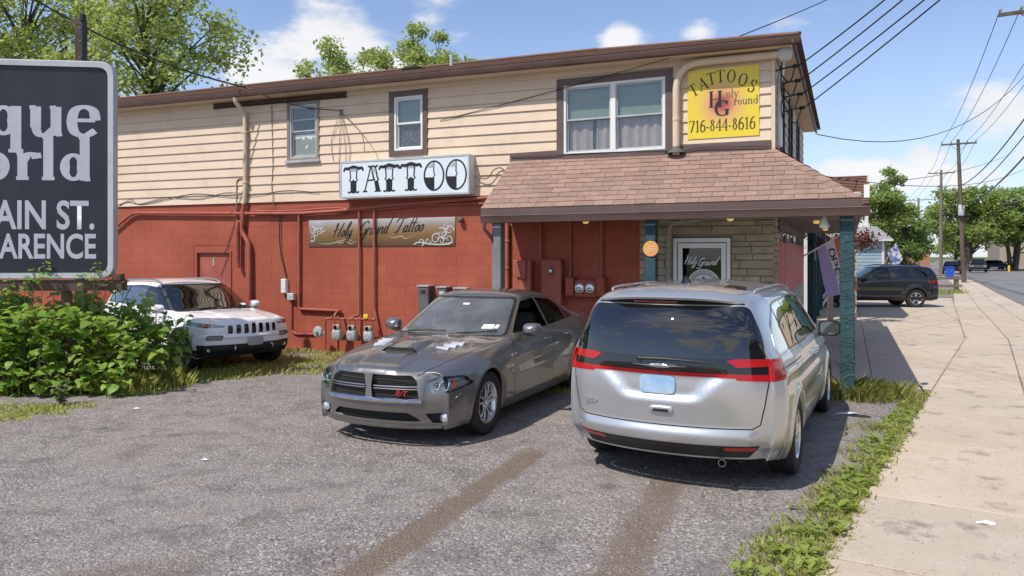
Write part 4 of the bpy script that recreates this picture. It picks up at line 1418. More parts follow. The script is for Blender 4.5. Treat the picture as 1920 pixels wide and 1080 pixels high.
	for sg in (1, -1):
		sh.carve('roof_panel' , rounded([(-1.55, .53 * sg), (-1.75, .40 * sg), (-2.05, .40 * sg), (-1.95, .60 * sg)], .01), 'z', lambda c, n: n.z > 0.7)
	for q in (ax, -ax): sh.arch(q, rt, 0.40, 0.06)
	# gaps: hatch, bumper, doors, fuel flap
	rg_ = lambda c, n: c.x < -2.0 and n.x < -0.15
	sh.seam([(-.865, 1.01), (-.865, .955), (-.835, .76), (-.80, .60), (-.74, .565), (.74, .565), (.80, .60), (.835, .76), (.865, .955), (.865, 1.01)], 'x', rg_, 0.009)
	sh.seam([(-.862, 1.142), (-.862, 1.012)], 'x', rr_, 0.006, 'tail'), sh.seam([(.862, 1.142), (.862, 1.012)], 'x', rr_, 0.006, 'tail')
	g = lambda c, n: abs(c.y) > 0.5 and abs(n.y) > 0.3
	sh.seam([(-1.98, .62), (-2.12, .78), (-2.16, .94)], 'y', g)
	sh.seam([(.92, .33), (.96, .70), (.90, 1.10)], 'y', g)
	sh.seam([(-.18, .33), (-.19, .80), (-.18, 1.14)], 'y', g)
	sh.seam([(-1.24, 1.15), (-1.24, .95), (-1.12, .72), (-1.05, .5), (-1.03, .34)], 'y', g)
	sh.seam([(-1.03, .335), (.92, .335)], 'y', g)
	sh.seam([(-1.25, 1.045), (-2.12, 1.045)], 'y', g, 0.010)
	sh.both('door_f', [(.95, .34), (.95, 1.11), (-.18, 1.15), (-.18, .34)], nmin=0.25)
	sh.both('door_s', [(-.195, .34), (-.19, 1.15), (-1.24, 1.16), (-1.24, .34)], nmin=0.25)
	sh.carve('hatch', [(-.86, 1.01), (-.80, .575), (.80, .575), (.86, 1.01)], 'x', rg_)
	sh.part(None, 'body', paint, root)
	hatch = sh.part('hatch', 'tailgate', paint, root)
	sh.part('rglass', 'rear_window', M['glass_dark'], hatch, -0.002)
	sh.part('gap', 'panel_gap', M['black'], root, -0.006)
	sh.part('spoiler_slot', 'spoiler_slot', M['gloss_black'], hatch, -0.004)
	sh.part('bar_black', 'lamp_band', M['gloss_black'], hatch, -0.001)
	sh.part('bar_red', 'tail_light_bar', M['red_lamp'], hatch, 0.003)
	for q in ('', '_r'):
		t = sh.part('tail' + q, 'tail_light', M['red_lamp'], root, 0.004, 0.01)
		sh.part('tail2' + q, 'tail_light_end', M['red_lamp'], t, 0.004, 0.01)
		sh.part('tail3' + q, 'tail_light_strip', M['red_lamp'], t, 0.004, 0.01)
		sh.part('reflector' + q, 'rear_reflector', M['red_lamp'], root, 0.003, 0.01)
	sh.part('valance', 'rear_valance', M['black_trim'], root, -0.004)
	sh.part('ws', 'windscreen', M['glass_clear'], root, -0.003)
	sh.part(['sunroof'], 'sunroof', M['gloss_black'], root, 0.001)
	sh.part(['roof_panel'], 'roof_panel', M['gloss_black'], root, 0.001)
	sh.part(['dlo', 'dlo_r'], 'window_surround', M['gloss_black'], root, -0.002)
	for q in ('', '_r'):
		d1 = sh.part('door_f' + q, 'door', paint, root)
		d2 = sh.part('door_s' + q, 'sliding_door', paint, root)
		sh.part('fwin' + q, 'window', M['glass_side'], d1, -0.003)
		sh.part('swin' + q, 'window', M['glass_dark'], d2, -0.003)
		sh.part('qwin' + q, 'window', M['glass_dark'], root, -0.003)
		sg = -1 if q else 1
		for d, x in ((d1, -.05), (d2, -.33)):
			make_handle(d, x, skin_y(sh, x, .985, sg) * sg, .985, sg, paint, 0.20)
		make_mirror(root, .62, sg * .955, 1.155, sg, M['gloss_black'], 0.235, 0.175, 0.12)
		# bright line round the side glass
		loop = [(x, z) for x, z in dlo]
		m = MB()
		pts = []
		for (x, z) in loop + loop[:1]:
			pts.append((x, sg * (skin_y2(sh, x, z, sg) + 0.003), z))
		m.tube(pts[:-1], 0.0065, 6, closed=True)
		m.build('window_trim', M['chrome'], root, 60)
		# roof rail
		pts = [(x, sg * y, skin_z(sh, x, sg * y) + h) for x, y, h in ((-1.95, .665, .005), (-1.85, .672, .028), (-1.2, .678, .032), (-.5, .675, .032), (.02, .668, .028), (.14, .664, .003))]
		MB().tube(catmull(pts, 4), 0.012, 6).build('roof_rail', paint, root, 60)
	# badge wing, wiper, plate, pull handle, sensors, lettering, aerial, stop lamp
	xr = lambda y, z: skin_x(sh, y, z, False)
	m = MB()
	rows = []
	for t in range(17):
		y = lerp(-.24, .24, t / 16)
		h = 0.017 * (1 - abs(t / 8 - 1) ** 1.6) + 0.002
		x = xr(y, 1.07) - 0.010
		rows.append([(x + .008, y, 1.07 - h), (x - .006, y, 1.07 - h * .3), (x - .006, y, 1.07 + h * .3), (x + .008, y, 1.07 + h)])
	m.grid(rows)
	b = m.build('wing_badge', M['chrome'], hatch, 50)
	m = MB().lathe([(0.0005, -.016), (.020, -.013), (.020, 0)], 16, 'x', (xr(0, 1.07), 0, 1.07))
	for v in range(len(m.v)):
		x, y, z = m.v[v]; m.v[v] = (x, y * 2.1, z)
	m.build('badge_centre', M['satin'], b, 50)
	m = MB()
	pts = [(xr(y, z) - 0.022, y, z) for y, z in ((.17, 1.122), (-.05, 1.128), (-.25, 1.122), (-.46, 1.108))]
	m.tube(pts, [.016, .013, .010, .006], 8)
	m.ball((xr(.17, 1.12) - .012, .175, 1.122), .026, 8)
	m.build('rear_wiper', M['black_trim'], hatch, 50)
	x0 = xr(.0, .885) - 0.010
	m = MB(); m.add(*_rbox(.006, .31, .155, (x0, .02, .905)))
	m.build('number_plate', M['plate'], hatch, 40)
	x0 = xr(0, .70)
	m = MB(); m.add(*_rbox(.03, .20, .052, (x0 - .004, -.02, .700))); h = m.build('tailgate_handle', paint, hatch, 40)
	MB().add(*_rbox(.012, .14, .024, (x0 - .018, -.02, .692))).build('handle_recess', M['black'], h, 40)
	text_on('badge', 'PACIFICA', 0.052, hatch, (xr(.60, .70) - 0.004, .60, .702), (R(90), 0, R(-98)), M['chrome'], depth=0.003, sx=1.3)
	for y in (-.72, -.30, .36, .78):
		MB().lathe([(.0005, -.004), (.012, -.003), (.012, .004)], 12, 'x', (xr(y, .485) , y, .485)).build('parking_sensor', paint, root, 40)
	zt = skin_z(sh, -1.72, 0)
	m = MB()
	m.grid([[(-1.60, 0, zt + .002), (-1.62, 0, zt + .012), (-1.72, 0, zt + .062), (-1.79, 0, zt + .070), (-1.80, 0, zt)], [(-1.60, .004, zt), (-1.64, .022, zt + .010), (-1.72, .020, zt + .040), (-1.79, .016, zt + .045), (-1.80, .036, zt)], [(-1.60, .005, zt - .004), (-1.64, .034, zt - .004), (-1.72, .042, zt - .004), (-1.79, .042, zt - .004), (-1.80, .040, zt - .004)]])
	n0 = len(m.v)
	m.add([(x, -y, z) for x, y, z in m.v[:n0]], [f[::-1] for f in m.f])
	m.add([(-1.80, .04, zt - .004), (-1.80, .036, zt), (-1.79, .016, zt + .045), (-1.79, 0, zt + .07), (-1.79, -.016, zt + .045), (-1.80, -.036, zt), (-1.80, -.04, zt - .004)], [(0, 1, 2, 3, 4, 5, 6)])
	m.build('shark_fin_aerial', M['gloss_black'], root, 40)
	m = MB()
	m.grid([[(xr(y, 1.598) - .012, y, 1.588) for y in (.12, .21, .3)], [(xr(y, 1.598) - .014, y, 1.607) for y in (.12, .21, .3)]])
	m.grid([[(xr(y, 1.598) - .012, y, 1.588) for y in (-.10, .0, .12)], [(xr(y, 1.598) - .014, y, 1.607) for y in (-.10, 0, .12)]])
	m.build('stop_lamp', M['dark_red_lamp'], hatch)
	# spoiler lip over the rear glass
	m = MB(); rows = []
	for t in range(25):
		y = lerp(-.70, .70, t / 24)
		k = abs(t / 12 - 1)
		xe = xr(y, 1.62) - 0.085 + 0.05 * k ** 4
		zt_ = skin_z(sh, -2.13, y)
		rows.append([(-2.12, y, zt_ - .002), (-2.22, y, zt_ - .018), (xe + .02, y, 1.655 - .05 * k ** 3), (xe, y, 1.640 - .055 * k ** 3), (xe + .012, y, 1.622 - .055 * k ** 3), (xr(y, 1.60) + .03, y, 1.618 - .045 * k ** 3)])
	m.grid(rows)
	m.build('spoiler', paint, root, 40)
	# exhaust, cabin
	MB().lathe([(.03, 0), (.032, -.14), (.027, -.14), (.025, -.05)], 14, 'x', (-2.36, -.50, .265)).build('exhaust_pipe', M['satin'], root, 40)
	for x in (-1.55, -.65, .3):
		for y in (.40, -.40): make_seat(root, x, y, .55)
	MB().prism([(1.15, .60), (.75, .60), (.70, .9), (.85, 1.04), (1.15, 1.06)], -.8, .8, 'xz').build('dashboard', M['dash'], root, 30)
	underbody(root, -2.05, 2.1, .86, .21, .44, .44, (ax, -ax))
	MB().box(-2.15, 1.2, -.85, .85, .501, .56).build('floor', M['black'], root)
	MB().box(-2.30, -2.15, -.75, .75, .561, 1.05).build('load_sill', M['black'], root)
	arch_liners(root, (ax, -ax), .43, rt, .62, .95, 0)
	add_wheels(root, (ax, -ax), .875, rt, make_wheel_meshes(rt, .225, .235, 10, 'plain'))
	sh.bm.free()
	return root


# ------------------------------------------------------------------ sport utility vehicles (white one by the wall, black one down the street)
def build_suv(name, label, loc, rz, white):
	root = thing(name, label, 'suv', loc, rz)
	paint = car_paint('white_paint', (0.78, 0.78, 0.78), 0.0, 0.35) if white else car_paint('black_paint', (0.007, 0.007, 0.008), 0.0, 0.25, 0.3)
	ax, rt = 1.34, 0.36
	xs = [-2.24, -2.20, -2.14, -2.06, -1.96, -1.84, -1.7, -1.5, -1.25, -.95, -.6, -.3, -.0, .2, .38, .56, .74, .90, 1.06, 1.22, 1.42, 1.62, 1.8, 1.94, 2.04, 2.10]
	side = [
		[(-2.3, .78, .34), (-1.9, .86, .28), (1.8, .86, .28), (2.2, .72, .32)],
		[(-2.3, .83, .46), (-1.9, .92, .40), (1.8, .92, .40), (2.2, .76, .42)],
		[(-2.3, .845, .64), (-1.9, .925, .62), (0, .905, .58), (1.8, .92, .58), (2.2, .77, .58)],
		[(-2.3, .845, .82), (-1.9, .925, .82), (0, .915, .78), (1.5, .92, .76), (2.2, .775, .74)],
		[(-2.3, .825, .96), (-1.9, .90, .97), (0, .905, .94), (1.4, .895, .91), (2.2, .765, .84)],
		[(-2.3, .80, 1.08), (-1.9, .87, 1.10), (-1.0, .88, 1.09), (0, .88, 1.06), (.8, .875, 1.03), (1.4, .86, .995), (1.9, .80, .95), (2.2, .745, .895)]]
	top = [
		[(-2.3, .76, 1.12), (-1.9, .84, 1.14), (-1.0, .855, 1.12), (0, .855, 1.09), (.8, .845, 1.06), (1.1, .82, 1.04), (1.6, .75, 1.01), (2.2, .62, .925)],
		[(-2.3, .72, 1.16), (-2.16, .70, 1.30), (-1.98, .68, 1.46), (-1.6, .69, 1.52), (-.6, .70, 1.555), (.0, .695, 1.52), (.45, .74, 1.29), (.88, .79, 1.065), (1.1, .72, 1.055), (1.6, .58, 1.03), (2.2, .46, .94)],
		[(-2.3, .62, 1.19), (-2.18, .62, 1.36), (-2.06, .62, 1.53), (-1.9, .61, 1.575), (-1.5, .61, 1.605), (-.6, .615, 1.62), (.02, .61, 1.575), (.5, .66, 1.30), (.95, .70, 1.07), (1.15, .60, 1.062), (1.6, .48, 1.045), (2.2, .38, .948)],
		[(-2.3, .34, 1.20), (-2.2, .34, 1.40), (-2.10, .34, 1.575), (-1.9, .34, 1.62), (-1.5, .34, 1.645), (-.6, .34, 1.66), (.05, .34, 1.61), (.55, .36, 1.31), (1.02, .38, 1.075), (1.2, .34, 1.07), (1.6, .27, 1.055), (2.2, .20, .955)],
		[(-2.3, 0, 1.20), (-2.2, 0, 1.40), (-2.11, 0, 1.58), (-1.9, 0, 1.63), (-1.5, 0, 1.655), (-.6, 0, 1.67), (.06, 0, 1.62), (.57, 0, 1.315), (1.06, 0, 1.078), (1.2, 0, 1.072), (1.6, 0, 1.058), (2.2, 0, .958)]]
	front = [(1.95, 2.13), (1.99, 2.20), (2.02, 2.24), (2.01, 2.23), (2.00, 2.225), (1.98, 2.18)]
	rear = [(-2.14, -2.28), (-2.17, -2.32), (-2.18, -2.335), (-2.17, -2.315), (-2.15, -2.29), (-2.13, -2.26)]

	def deform(c, n):
		s = 1 if c.y > 0 else -1
		if abs(n.y) > 0.5:
			for axx in (ax, -ax):
				rr = math.hypot(c.x - axx, c.z - rt)
				c.y += s * 0.030 * max(0, 1 - abs(rr - 0.45) / 0.12)
			if abs(c.x) < 1.0:
				c.y -= s * 0.02 * max(0, 1 - abs(c.z - .66) / 0.12) * min(1, (1.0 - abs(c.x)) / .25)
		if n.x > 0.25 and c.x > 1.7:
			a = abs(c.y)
			if white:
				# upper face steps back under a thin crease, bumper beam stands out
				c.x += 0.03 * max(0, 1 - abs(c.z - .665) / .035)
				c.x -= 0.015 * max(0, 1 - abs(c.z - .72) / .03)
			if c.z < .42: c.x -= 0.03 * max(0, min(1, (.42 - c.z) / .08))
		if n.z > .5 and 1.1 < c.x < 2.2:
			c.z += 0.014 * max(0, min(1, (0.42 - abs(c.y)) / 0.08))
		return c
	sh = Shell(xs, side, top, front, rear, 2.6, 3, [('T', 2, 12, 17, 0.25)], deform)
	fr = lambda c, n: c.x > 1.6 and n.x > 0.10
	fw = lambda c, n: -0.1 < c.x < 1.2 and n.x > 0.2 and n.z > 0.2 and c.z > 1.04
	sh.carve('ws_trim', rounded([(-.815, 1.075), (.815, 1.075), (.64, 1.565), (-.64, 1.565)], .06), 'x', fw)
	sh.carve('ws', rounded([(-.785, 1.10), (.785, 1.10), (.62, 1.545), (-.62, 1.545)], .06), 'x', fw, 'ws_trim')
	dlo = rounded([(.80, 1.085), (.10, 1.505), (-.6, 1.545), (-1.5, 1.515), (-2.0, 1.30), (-1.98, 1.16), (-.5, 1.125)], [.01, .1, .1, .1, .05, .03, .01])
	sh.both('dlo', dlo, nmin=0.2)
	sh.both('fwin', rounded([(.70, 1.10), (.09, 1.48), (-.33, 1.515), (-.36, 1.125)], [.01, .05, .02, .02]), 'dlo', nmin=0.05)
	sh.both('rwin', rounded([(-.42, 1.128), (-.40, 1.52), (-1.18, 1.505), (-1.22, 1.145)], .02), 'dlo', nmin=0.05)
	sh.both('qwin', rounded([(-1.28, 1.15), (-1.25, 1.50), (-1.48, 1.49), (-1.92, 1.29), (-1.90, 1.175)], .02), 'dlo', nmin=0.05)
	sh.carve('rw', rounded([(-.68, 1.18), (.68, 1.18), (.58, 1.53), (-.58, 1.53)], .06), 'x', lambda c, n: c.x < -1.8 and n.x < -0.2 and c.z > 1.1)
	slots = []
	if white:
		for k in range(7):
			y = (k - 3) * 0.143
			z0, z1 = .705 + .006 * abs(k - 3), .895 - .008 * abs(k - 3)
			lean = y * 0.05
			sh.carve('slot%d' % k, rounded([(y - .042 + lean * .2, z0), (y + .042 + lean * .2, z0), (y + .040, z1), (y - .040, z1)], .018, 3), 'x', fr)
			slots.append('slot%d' % k)
		for sg in (1, -1):
			P = lambda pts: [(y * sg, z) for y, z in pts]
			fl = lambda c, n, sg=sg: c.x > 1.2 and c.y * sg > 0.3 and n.x > 0.02
			q = '' if sg > 0 else '_r'
			sh.carve('headlamp' + q, rounded(P([(.50, .872), (.53, .842), (.80, .835), (.90, .865), (.86, .925), (.74, .905)]), [.01, .01, .03, .02, .03, .02]), 'x', fl)
			sh.carve('foglight' + q, rounded(P([(.55, .70), (.57, .605), (.80, .605), (.83, .66), (.78, .70)]), .02), 'x', fl)
		sh.carve('bumper_black', rounded([(-.90, .53), (.90, .53), (.88, .30), (-.88, .30)], .02), 'x', lambda c, n: c.x > 1.5 and n.x > 0.05)
		sh.both('side_sill', [(-2.2, .30), (-2.2, .44), (2.1, .44), (2.1, .30)], nmin=0.2)
	else:
		for sg in (1, -1):
			P = lambda pts: [(y * sg, z) for y, z in pts]
			q = '' if sg > 0 else '_r'
			sh.carve('headlamp' + q, rounded(P([(.46, .92), (.48, .84), (.83, .85), (.88, .92)]), .02), 'x', lambda c, n, sg=sg: c.x > 1.2 and c.y * sg > .3 and n.x > 0.02)
			sh.carve('tail' + q, rounded(P([(.44, 1.05), (.46, .93), (.92, .93), (.92, 1.06)]), .03), 'x', lambda c, n, sg=sg: c.x < -1.7 and c.y * sg > .3 and n.x < -0.02)
		for q, s in (('', 1), ('_r', -1)): sh.carve('bumper_black' + q, rounded([(-.86, .52), (.86, .52), (.84, .36), (-.84, .36)], .02), 'x', lambda c, n, s=s: c.x * s > 1.7 and abs(n.x) > 0.12)
		sh.both('side_sill', [(-2.2, .30), (-2.2, .42), (2.1, .42), (2.1, .30)], nmin=0.2)
	for axx in (ax, -ax):
		sh.arch(axx, rt, 0.405, 0.05)
		for sg in (1, -1):
			# unpainted arch moulding
			for k in range(24):
				a0, a1 = PI * k / 24, PI * (k + 1) / 24
				sh.carve('arch_mould', [(axx + r_ * math.cos(a), rt + r_ * math.sin(a)) for r_, a in ((.40, a0), (.465, a0), (.465, a1), (.40, a1))], 'y', lambda c, n, sg=sg: c.y * sg > .55)
	g = lambda c, n: abs(c.y) > 0.5 and abs(n.y) > 0.3
	sh.seam([(.82, .42), (.84, .75), (.80, 1.06)], 'y', g)
	sh.seam([(-.36, .42), (-.39, .75), (-.38, 1.10)], 'y', g)
	sh.seam([(-1.22, 1.13), (-1.20, .95), (-1.05, .78), (-.95, .6), (-.90, .43)], 'y', g)
	sh.both('door_f', [(.83, .44), (.83, 1.08), (-.38, 1.12), (-.38, .44)], nmin=0.2)
	sh.both('door_b', [(-.395, .44), (-.39, 1.12), (-1.21, 1.14), (-1.21, .44)], nmin=0.2)
	for sg in (1, -1):
		sh.seam([(1.08, .79 * sg), (1.5, .755 * sg), (1.9, .70 * sg), (2.06, .66 * sg)], 'z', lambda c, n: c.x > 1 and n.z > .3, .008)
	sh.carve('hood', [(1.06, -.785), (2.06, -.66), (2.06, .66), (1.06, .785)], 'z', lambda c, n: c.x > 1.0 and n.z > 0.4)
	sh.part(None, 'body', paint, root)
	sh.part('hood', 'hood', paint, root)
	sh.part('ws_trim', 'windscreen_seal', M['black_trim'], root, -0.001)
	sh.part('ws', 'windscreen', M['glass_clear'], root, -0.003)
	sh.part('rw', 'rear_window', M['glass_dark'], root, -0.003)
	sh.part('gap', 'panel_gap', M['black'], root, -0.006)
	for q in ('', '_r'): sh.part('bumper_black' + q, 'bumper', M['black_trim'], root, 0.004, 0.02)
	sh.part(['side_sill', 'side_sill_r'], 'sill_moulding', M['black_trim'], root, 0.004, 0.02)
	sh.part('arch_mould', 'arch_moulding', M['black_trim'], root, 0.006, 0.02)
	sh.part(['dlo', 'dlo_r'], 'window_surround', M['black_trim'], root, -0.002)
	xf = lambda y, z: skin_x(sh, y, z)
	for q in ('', '_r'):
		sg = -1 if q else 1
		d1 = sh.part('door_f' + q, 'door', paint, root)
		d2 = sh.part('door_b' + q, 'door', paint, root)
		sh.part('fwin' + q, 'window', M['glass_side'], d1, -0.004)
		sh.part('rwin' + q, 'window', M['glass_dark'], d2, -0.004)
		sh.part('qwin' + q, 'window', M['glass_dark'], root, -0.004)
		for d, x in ((d1, -.25), (d2, -1.0)):
			make_handle(d, x, skin_y(sh, x, .965, sg) * sg, .965, sg, paint, 0.2)
		make_mirror(root, .58, sg * .885, 1.125, sg, paint, 0.22, 0.17)
		h = sh.part('headlamp' + q, 'headlight', M['lens'], root, 0.001, 0.02)
		if h:
			sh.part('headlamp' + q, 'lamp_housing', M['lamp_dark'], h, -0.03)
			if white:
				x0 = xf(.80 * sg, .875)
				MB().tube([(x0 - .045, .83 * sg, .885), (x0 + .02, .755 * sg, .868), (x0 + .05, .71 * sg, .862)], [.022, .026, .016], 8).build('turn_signal', M['amber'], h, 60)
				MB().tube([(xf(.66 * sg, .872) - .015, .67 * sg, .868), (xf(.55 * sg, .865) - .012, .54 * sg, .862)], [.017, .012], 8).build('projector', M['lamp_white'], h, 60)
		if 'foglight' + q in sh.tags:
			h = sh.part('foglight' + q, 'lamp_pod', M['lens'], root, 0.0, 0.02)
			sh.part('foglight' + q, 'lamp_housing', M['lamp_dark'], h, -0.03)
			MB().lathe([(.04, -.02), (.045, .0), (.0005, .012)], 16, 'x', (xf(.74 * sg, .445) - .004, .74 * sg, .445)).build('fog_lamp', M['lamp_white'], root, 40)
		if 'tail' + q in sh.tags: sh.part('tail' + q, 'tail_light', M['dark_red_lamp'], root, 0.004, 0.02)
		# roof rails on feet
		pts = [(x, sg * y, skin_z(sh, x, sg * y) + h) for x, y, h in ((-1.66, .60, .0), (-1.55, .605, .045), (-1.2, .61, .052), (-.6, .61, .052), (-.2, .605, .048), (-.06, .60, .0))]
		MB().tube(catmull(pts, 4), 0.017, 8).build('roof_rail', M['satin'] if white else M['black_trim'], root, 60)
		if white:
			# pale tow hooks in the lower bumper
			x0 = xf(.36 * sg, .45)
			MB().tube(catmull([(x0 - .02, .33 * sg, .50), (x0 + .05, .36 * sg, .49), (x0 + .065, .375 * sg, .44), (x0 + .03, .37 * sg, .40)], 4), .017, 6).build('tow_hook', M['satin'], root, 60)
	if white:
		for t in slots:
			sp = sh.part(t, 'grille_slot', M['gloss_black'], root, -0.018)
		MB().add(*_rbox(.012, .31, .155, (xf(0, .58) + .014, .02, .565))).build('number_plate', M['plate_grey'], root, 40)
		MB().add(*_rbox(.03, .34, .05, (xf(0, .52) + .004, .02, .50))).build('plate_bracket', M['black_trim'], root, 40)
		text_on('badge', 'Jeep', 0.06, root, (xf(0, .925) - .0, -.01, .922), (R(65), 0, R(90)), M['satin'], depth=.003, sx=1.3)
		for y0, y1 in ((-.60, .0), (.08, .66)):
			pts = [(skin_x_ws(sh, lerp(y0, y1, t / 5), 1.11 + .02 * t / 5) + 0.016, lerp(y0, y1, t / 5), 1.115 + .02 * t / 5) for t in range(6)]
			MB().tube(pts, 0.009, 6).build('wiper', M['black_trim'], root)
		y0, z0 = .52, 1.16
		MB().add([(skin_x_ws(sh, y, z) + .005, y, z + .003) for y, z in ((.56, 1.13), (.68, 1.13), (.68, 1.17), (.56, 1.17))], [(0, 1, 2, 3)]).build('sticker', M['white_film'], root)
	else:
		m = MB().tube([(-2.2, 0, .42), (-2.42, 0, .40)], .03, 8); m.ball((-2.42, 0, .46), .03, 6)
		m.build('tow_bar', M['satin'], root, 40)
	for x in (-.15, -1.0):
		for y in (.37, -.37): make_seat(root, x, y, .60)
	MB().prism([(1.0, .60), (.55, .60), (.50, .9), (.60, 1.02), (1.0, 1.03)], -.76, .76, 'xz').build('dashboard', M['dash'], root, 30)
	underbody(root, -2.0, 1.85, .82, .27, .50, .47, (ax, -ax))
	MB().box(-2.1, 1.05, -.82, .82, .551, .6).build('floor', M['black'], root)
	if white: paint.node_tree.nodes['Principled BSDF'].inputs['Coat IOR'].default_value = 1.3
	arch_liners(root, (ax, -ax), .44, rt, .55, .90, 0)
	add_wheels(root, (ax, -ax), .79, rt, make_wheel_meshes(rt, .225, .235, 5, 'broad'), steer=(0.18 if white else 0))
	sh.bm.free()
	return root
# ================================================================== the two storey shop
BLD = thing('tattoo_shop', 'two storey shop with beige clapboard above painted red block and a shingled porch roof', 'building', bl(0, 0), BROT)
L_B = 8.6                                          # depth along the street
X_L = -21.0                                        # far end of the long wall
def bz(x): return 3.108 - .0057 * x                # foot of the clapboard
def ez(x): return 5.27 - .0148 * x                 # underside of the gutter board
OH = .32

M['red'] = wmat('red_masonry_paint', (.315, .072, .038), (.36, .09, .05), .8, .78, .25, 45, rnd=.012, dirt=((.25, .05, .028), .6, .44, .74), detail=6)
M['red_dark'] = wmat('red_joint', (.285, .068, .041), (.33, .082, .05), 2, .85, .2, 45)
M['red_gloss'] = wmat('red_pipe_paint', (.285, .068, .044), (.36, .105, .072), 3, .6, .1, 40)
M['siding'] = wmat('beige_clapboard_paint', (.60, .465, .345), (.65, .515, .39), .9, .62, .10, 60, rnd=.025, stretch=(1, 1, 5), dirt=((.49, .375, .265), 1.3, .52, .78))
M['beige'] = wmat('beige_pipe_paint', (.56, .44, .32), (.62, .50, .375), 2, .5, .05, 60)
M['brown'] = wmat('brown_trim_paint', (.098, .063, .055), (.125, .083, .073), 2, .5, .1, 40)
M['gutter'] = wmat('brown_gutter_metal', (.088, .052, .044), (.115, .070, .060), 2, .38, .03, 40)
M['rot'] = wmat('bare_rotten_wood', (.05, .028, .018), (.11, .06, .035), 6, .9, .5, 30, stretch=(1, 4, 4))
M['white_vinyl'] = wmat('white_vinyl', (.66, .66, .65), (.72, .72, .71), 2, .45)
M['grey_alu'] = wmat('dull_aluminium', (.36, .36, .36), (.46, .46, .455), 3, .45, metal=.3)
M['pane'] = glass_mat('window_glass', (.965, .98, .97), 1.52, 0.0, 1.3)
M['dark_room'] = pmat('dark_interior', (.025, .025, .024), .9)
M['blind'] = wmat('green_blind', (.125, .175, .145), (.17, .22, .185), 6, .8, .1, 30, stretch=(1, 1, 12))
M['curtain'] = wmat('mauve_curtain', (.27, .215, .21), (.33, .27, .26), 5, .9, .1, 60)
M['soffit'] = wmat('porch_soffit_paint', (.155, .13, .115), (.19, .16, .145), 2, .7)
M['stone'] = wmat('buff_ledge_stone', (.30, .245, .165), (.40, .335, .235), 3.5, .85, .55, 22, rnd=.13, dirt=((.22, .175, .115), 5, .5, .75))
M['mortar'] = wmat('stone_mortar', (.20, .17, .125), (.25, .21, .16), 8, .95, .3, 60)
M['post'] = wmat('peeling_teal_paint', (.016, .046, .054), (.024, .068, .078), 4, .7, .5, 25, dirt=((.16, .20, .20), 9, .62, .76))
M['post_grey'] = wmat('grey_steel_post', (.15, .155, .165), (.21, .215, .225), 3, .55)
M['shop_glass'] = glass_mat('shop_glass', (.35, .37, .36), 1.52, 0.0, 1.3)
M['wire'] = pmat('cable_black', (.015, .015, .017), .6)
M['white_paint'] = wmat('white_gloss_paint', (.70, .69, .66), (.76, .75, .72), 3, .4)


def shingle_mat(name, c1, c2, c3, rnd):
	m = wmat(name, c1, c2, 3.0, .92, .6, 130, rnd=rnd, dirt=(c3, 30, .50, .70))
	return m
M['shingle'] = shingle_mat('brown_asphalt_shingle', (.28, .18, .14), (.335, .222, .178), (.20, .122, .094), .13)
M['shingle_main'] = shingle_mat('dark_brown_shingle', (.165, .095, .072), (.21, .125, .095), (.10, .058, .045), .0)


def bpart(mb, name, mat, parent=None, smooth=None, kind=None, label=None):
	o = mb.build(name, mat, parent or BLD, smooth)
	if kind: o['kind'] = kind
	if label: o['label'] = label
	return o


def bthing(name, label, cat, o, group=None):
	t = thing(name, label, cat, bl(*o), BROT, group)
	t['o'] = list(o)
	return t


def bput(mb, name, mat, th, smooth=None, parent=None):
	"""mesh given in the building's frame, hung under a thing standing at th['o'] (or one of its parts)"""
	o = th['o']
	if parent is None:
		return mb.build(name, mat, th, smooth, loc=(-o[0], -o[1], -o[2]))
	return mb.build(name, mat, parent, smooth)


# ---- lower wall: painted blocks in running bond over a core
random.seed(11)
DX0, DX1, DZ = -12.53, -11.45, 2.12               # red steel door
m = MB()
m.box(X_L, DX0, .008, .32, -.05, 3.32); m.box(DX1, -2.18, .0082, .321, -.05, 3.25); m.box(DX0, DX1, .0082, .32, DZ, 3.24)
core = bpart(m, 'wall', M['red_dark'])
near_, far_ = [], MB()
bw, bh = .455, .2035
rows = int(3.11 / bh) + 1
for r in range(rows):
	z0, z1 = r * bh + .0008, min((r + 1) * bh - .0008, 3.095)
	if z1 - z0 < .05: continue
	x = X_L + (bw / 2 if r % 2 else 0)
	while x < -2.18:
		a, b = x + .0008, min(x + bw - .0008, -2.181)
		x += bw
		if z0 < DZ and b > DX0 - .05 and a < DX1 + .05:
			if a < DX0 - .05: b = DX0 - .05
			elif b > DX1 + .05: a = DX1 + .05
			else: continue
		if b - a < .04: continue
		if a > -9.95 and z0 > .35: near_.append((a, b, z0, z1))
		else: far_.cbox(a, b, random.uniform(-.0012, .0012), .0075, z0, z1, .0018)
near_.sort(key=lambda q: -q[0])
for k, (a, b, z0, z1) in enumerate(near_):
	if k < 290:
		mb = MB().cbox(a, b, random.uniform(-.0015, .0015), .0075, z0, z1, .0018)
		mb.build('wall_block', M['red'], core)
	else:
		far_.cbox(a, b, 0, .0075, z0, z1, .0018)
far_.build('wall_block_mass', M['red'], core)['kind'] = 'stuff'

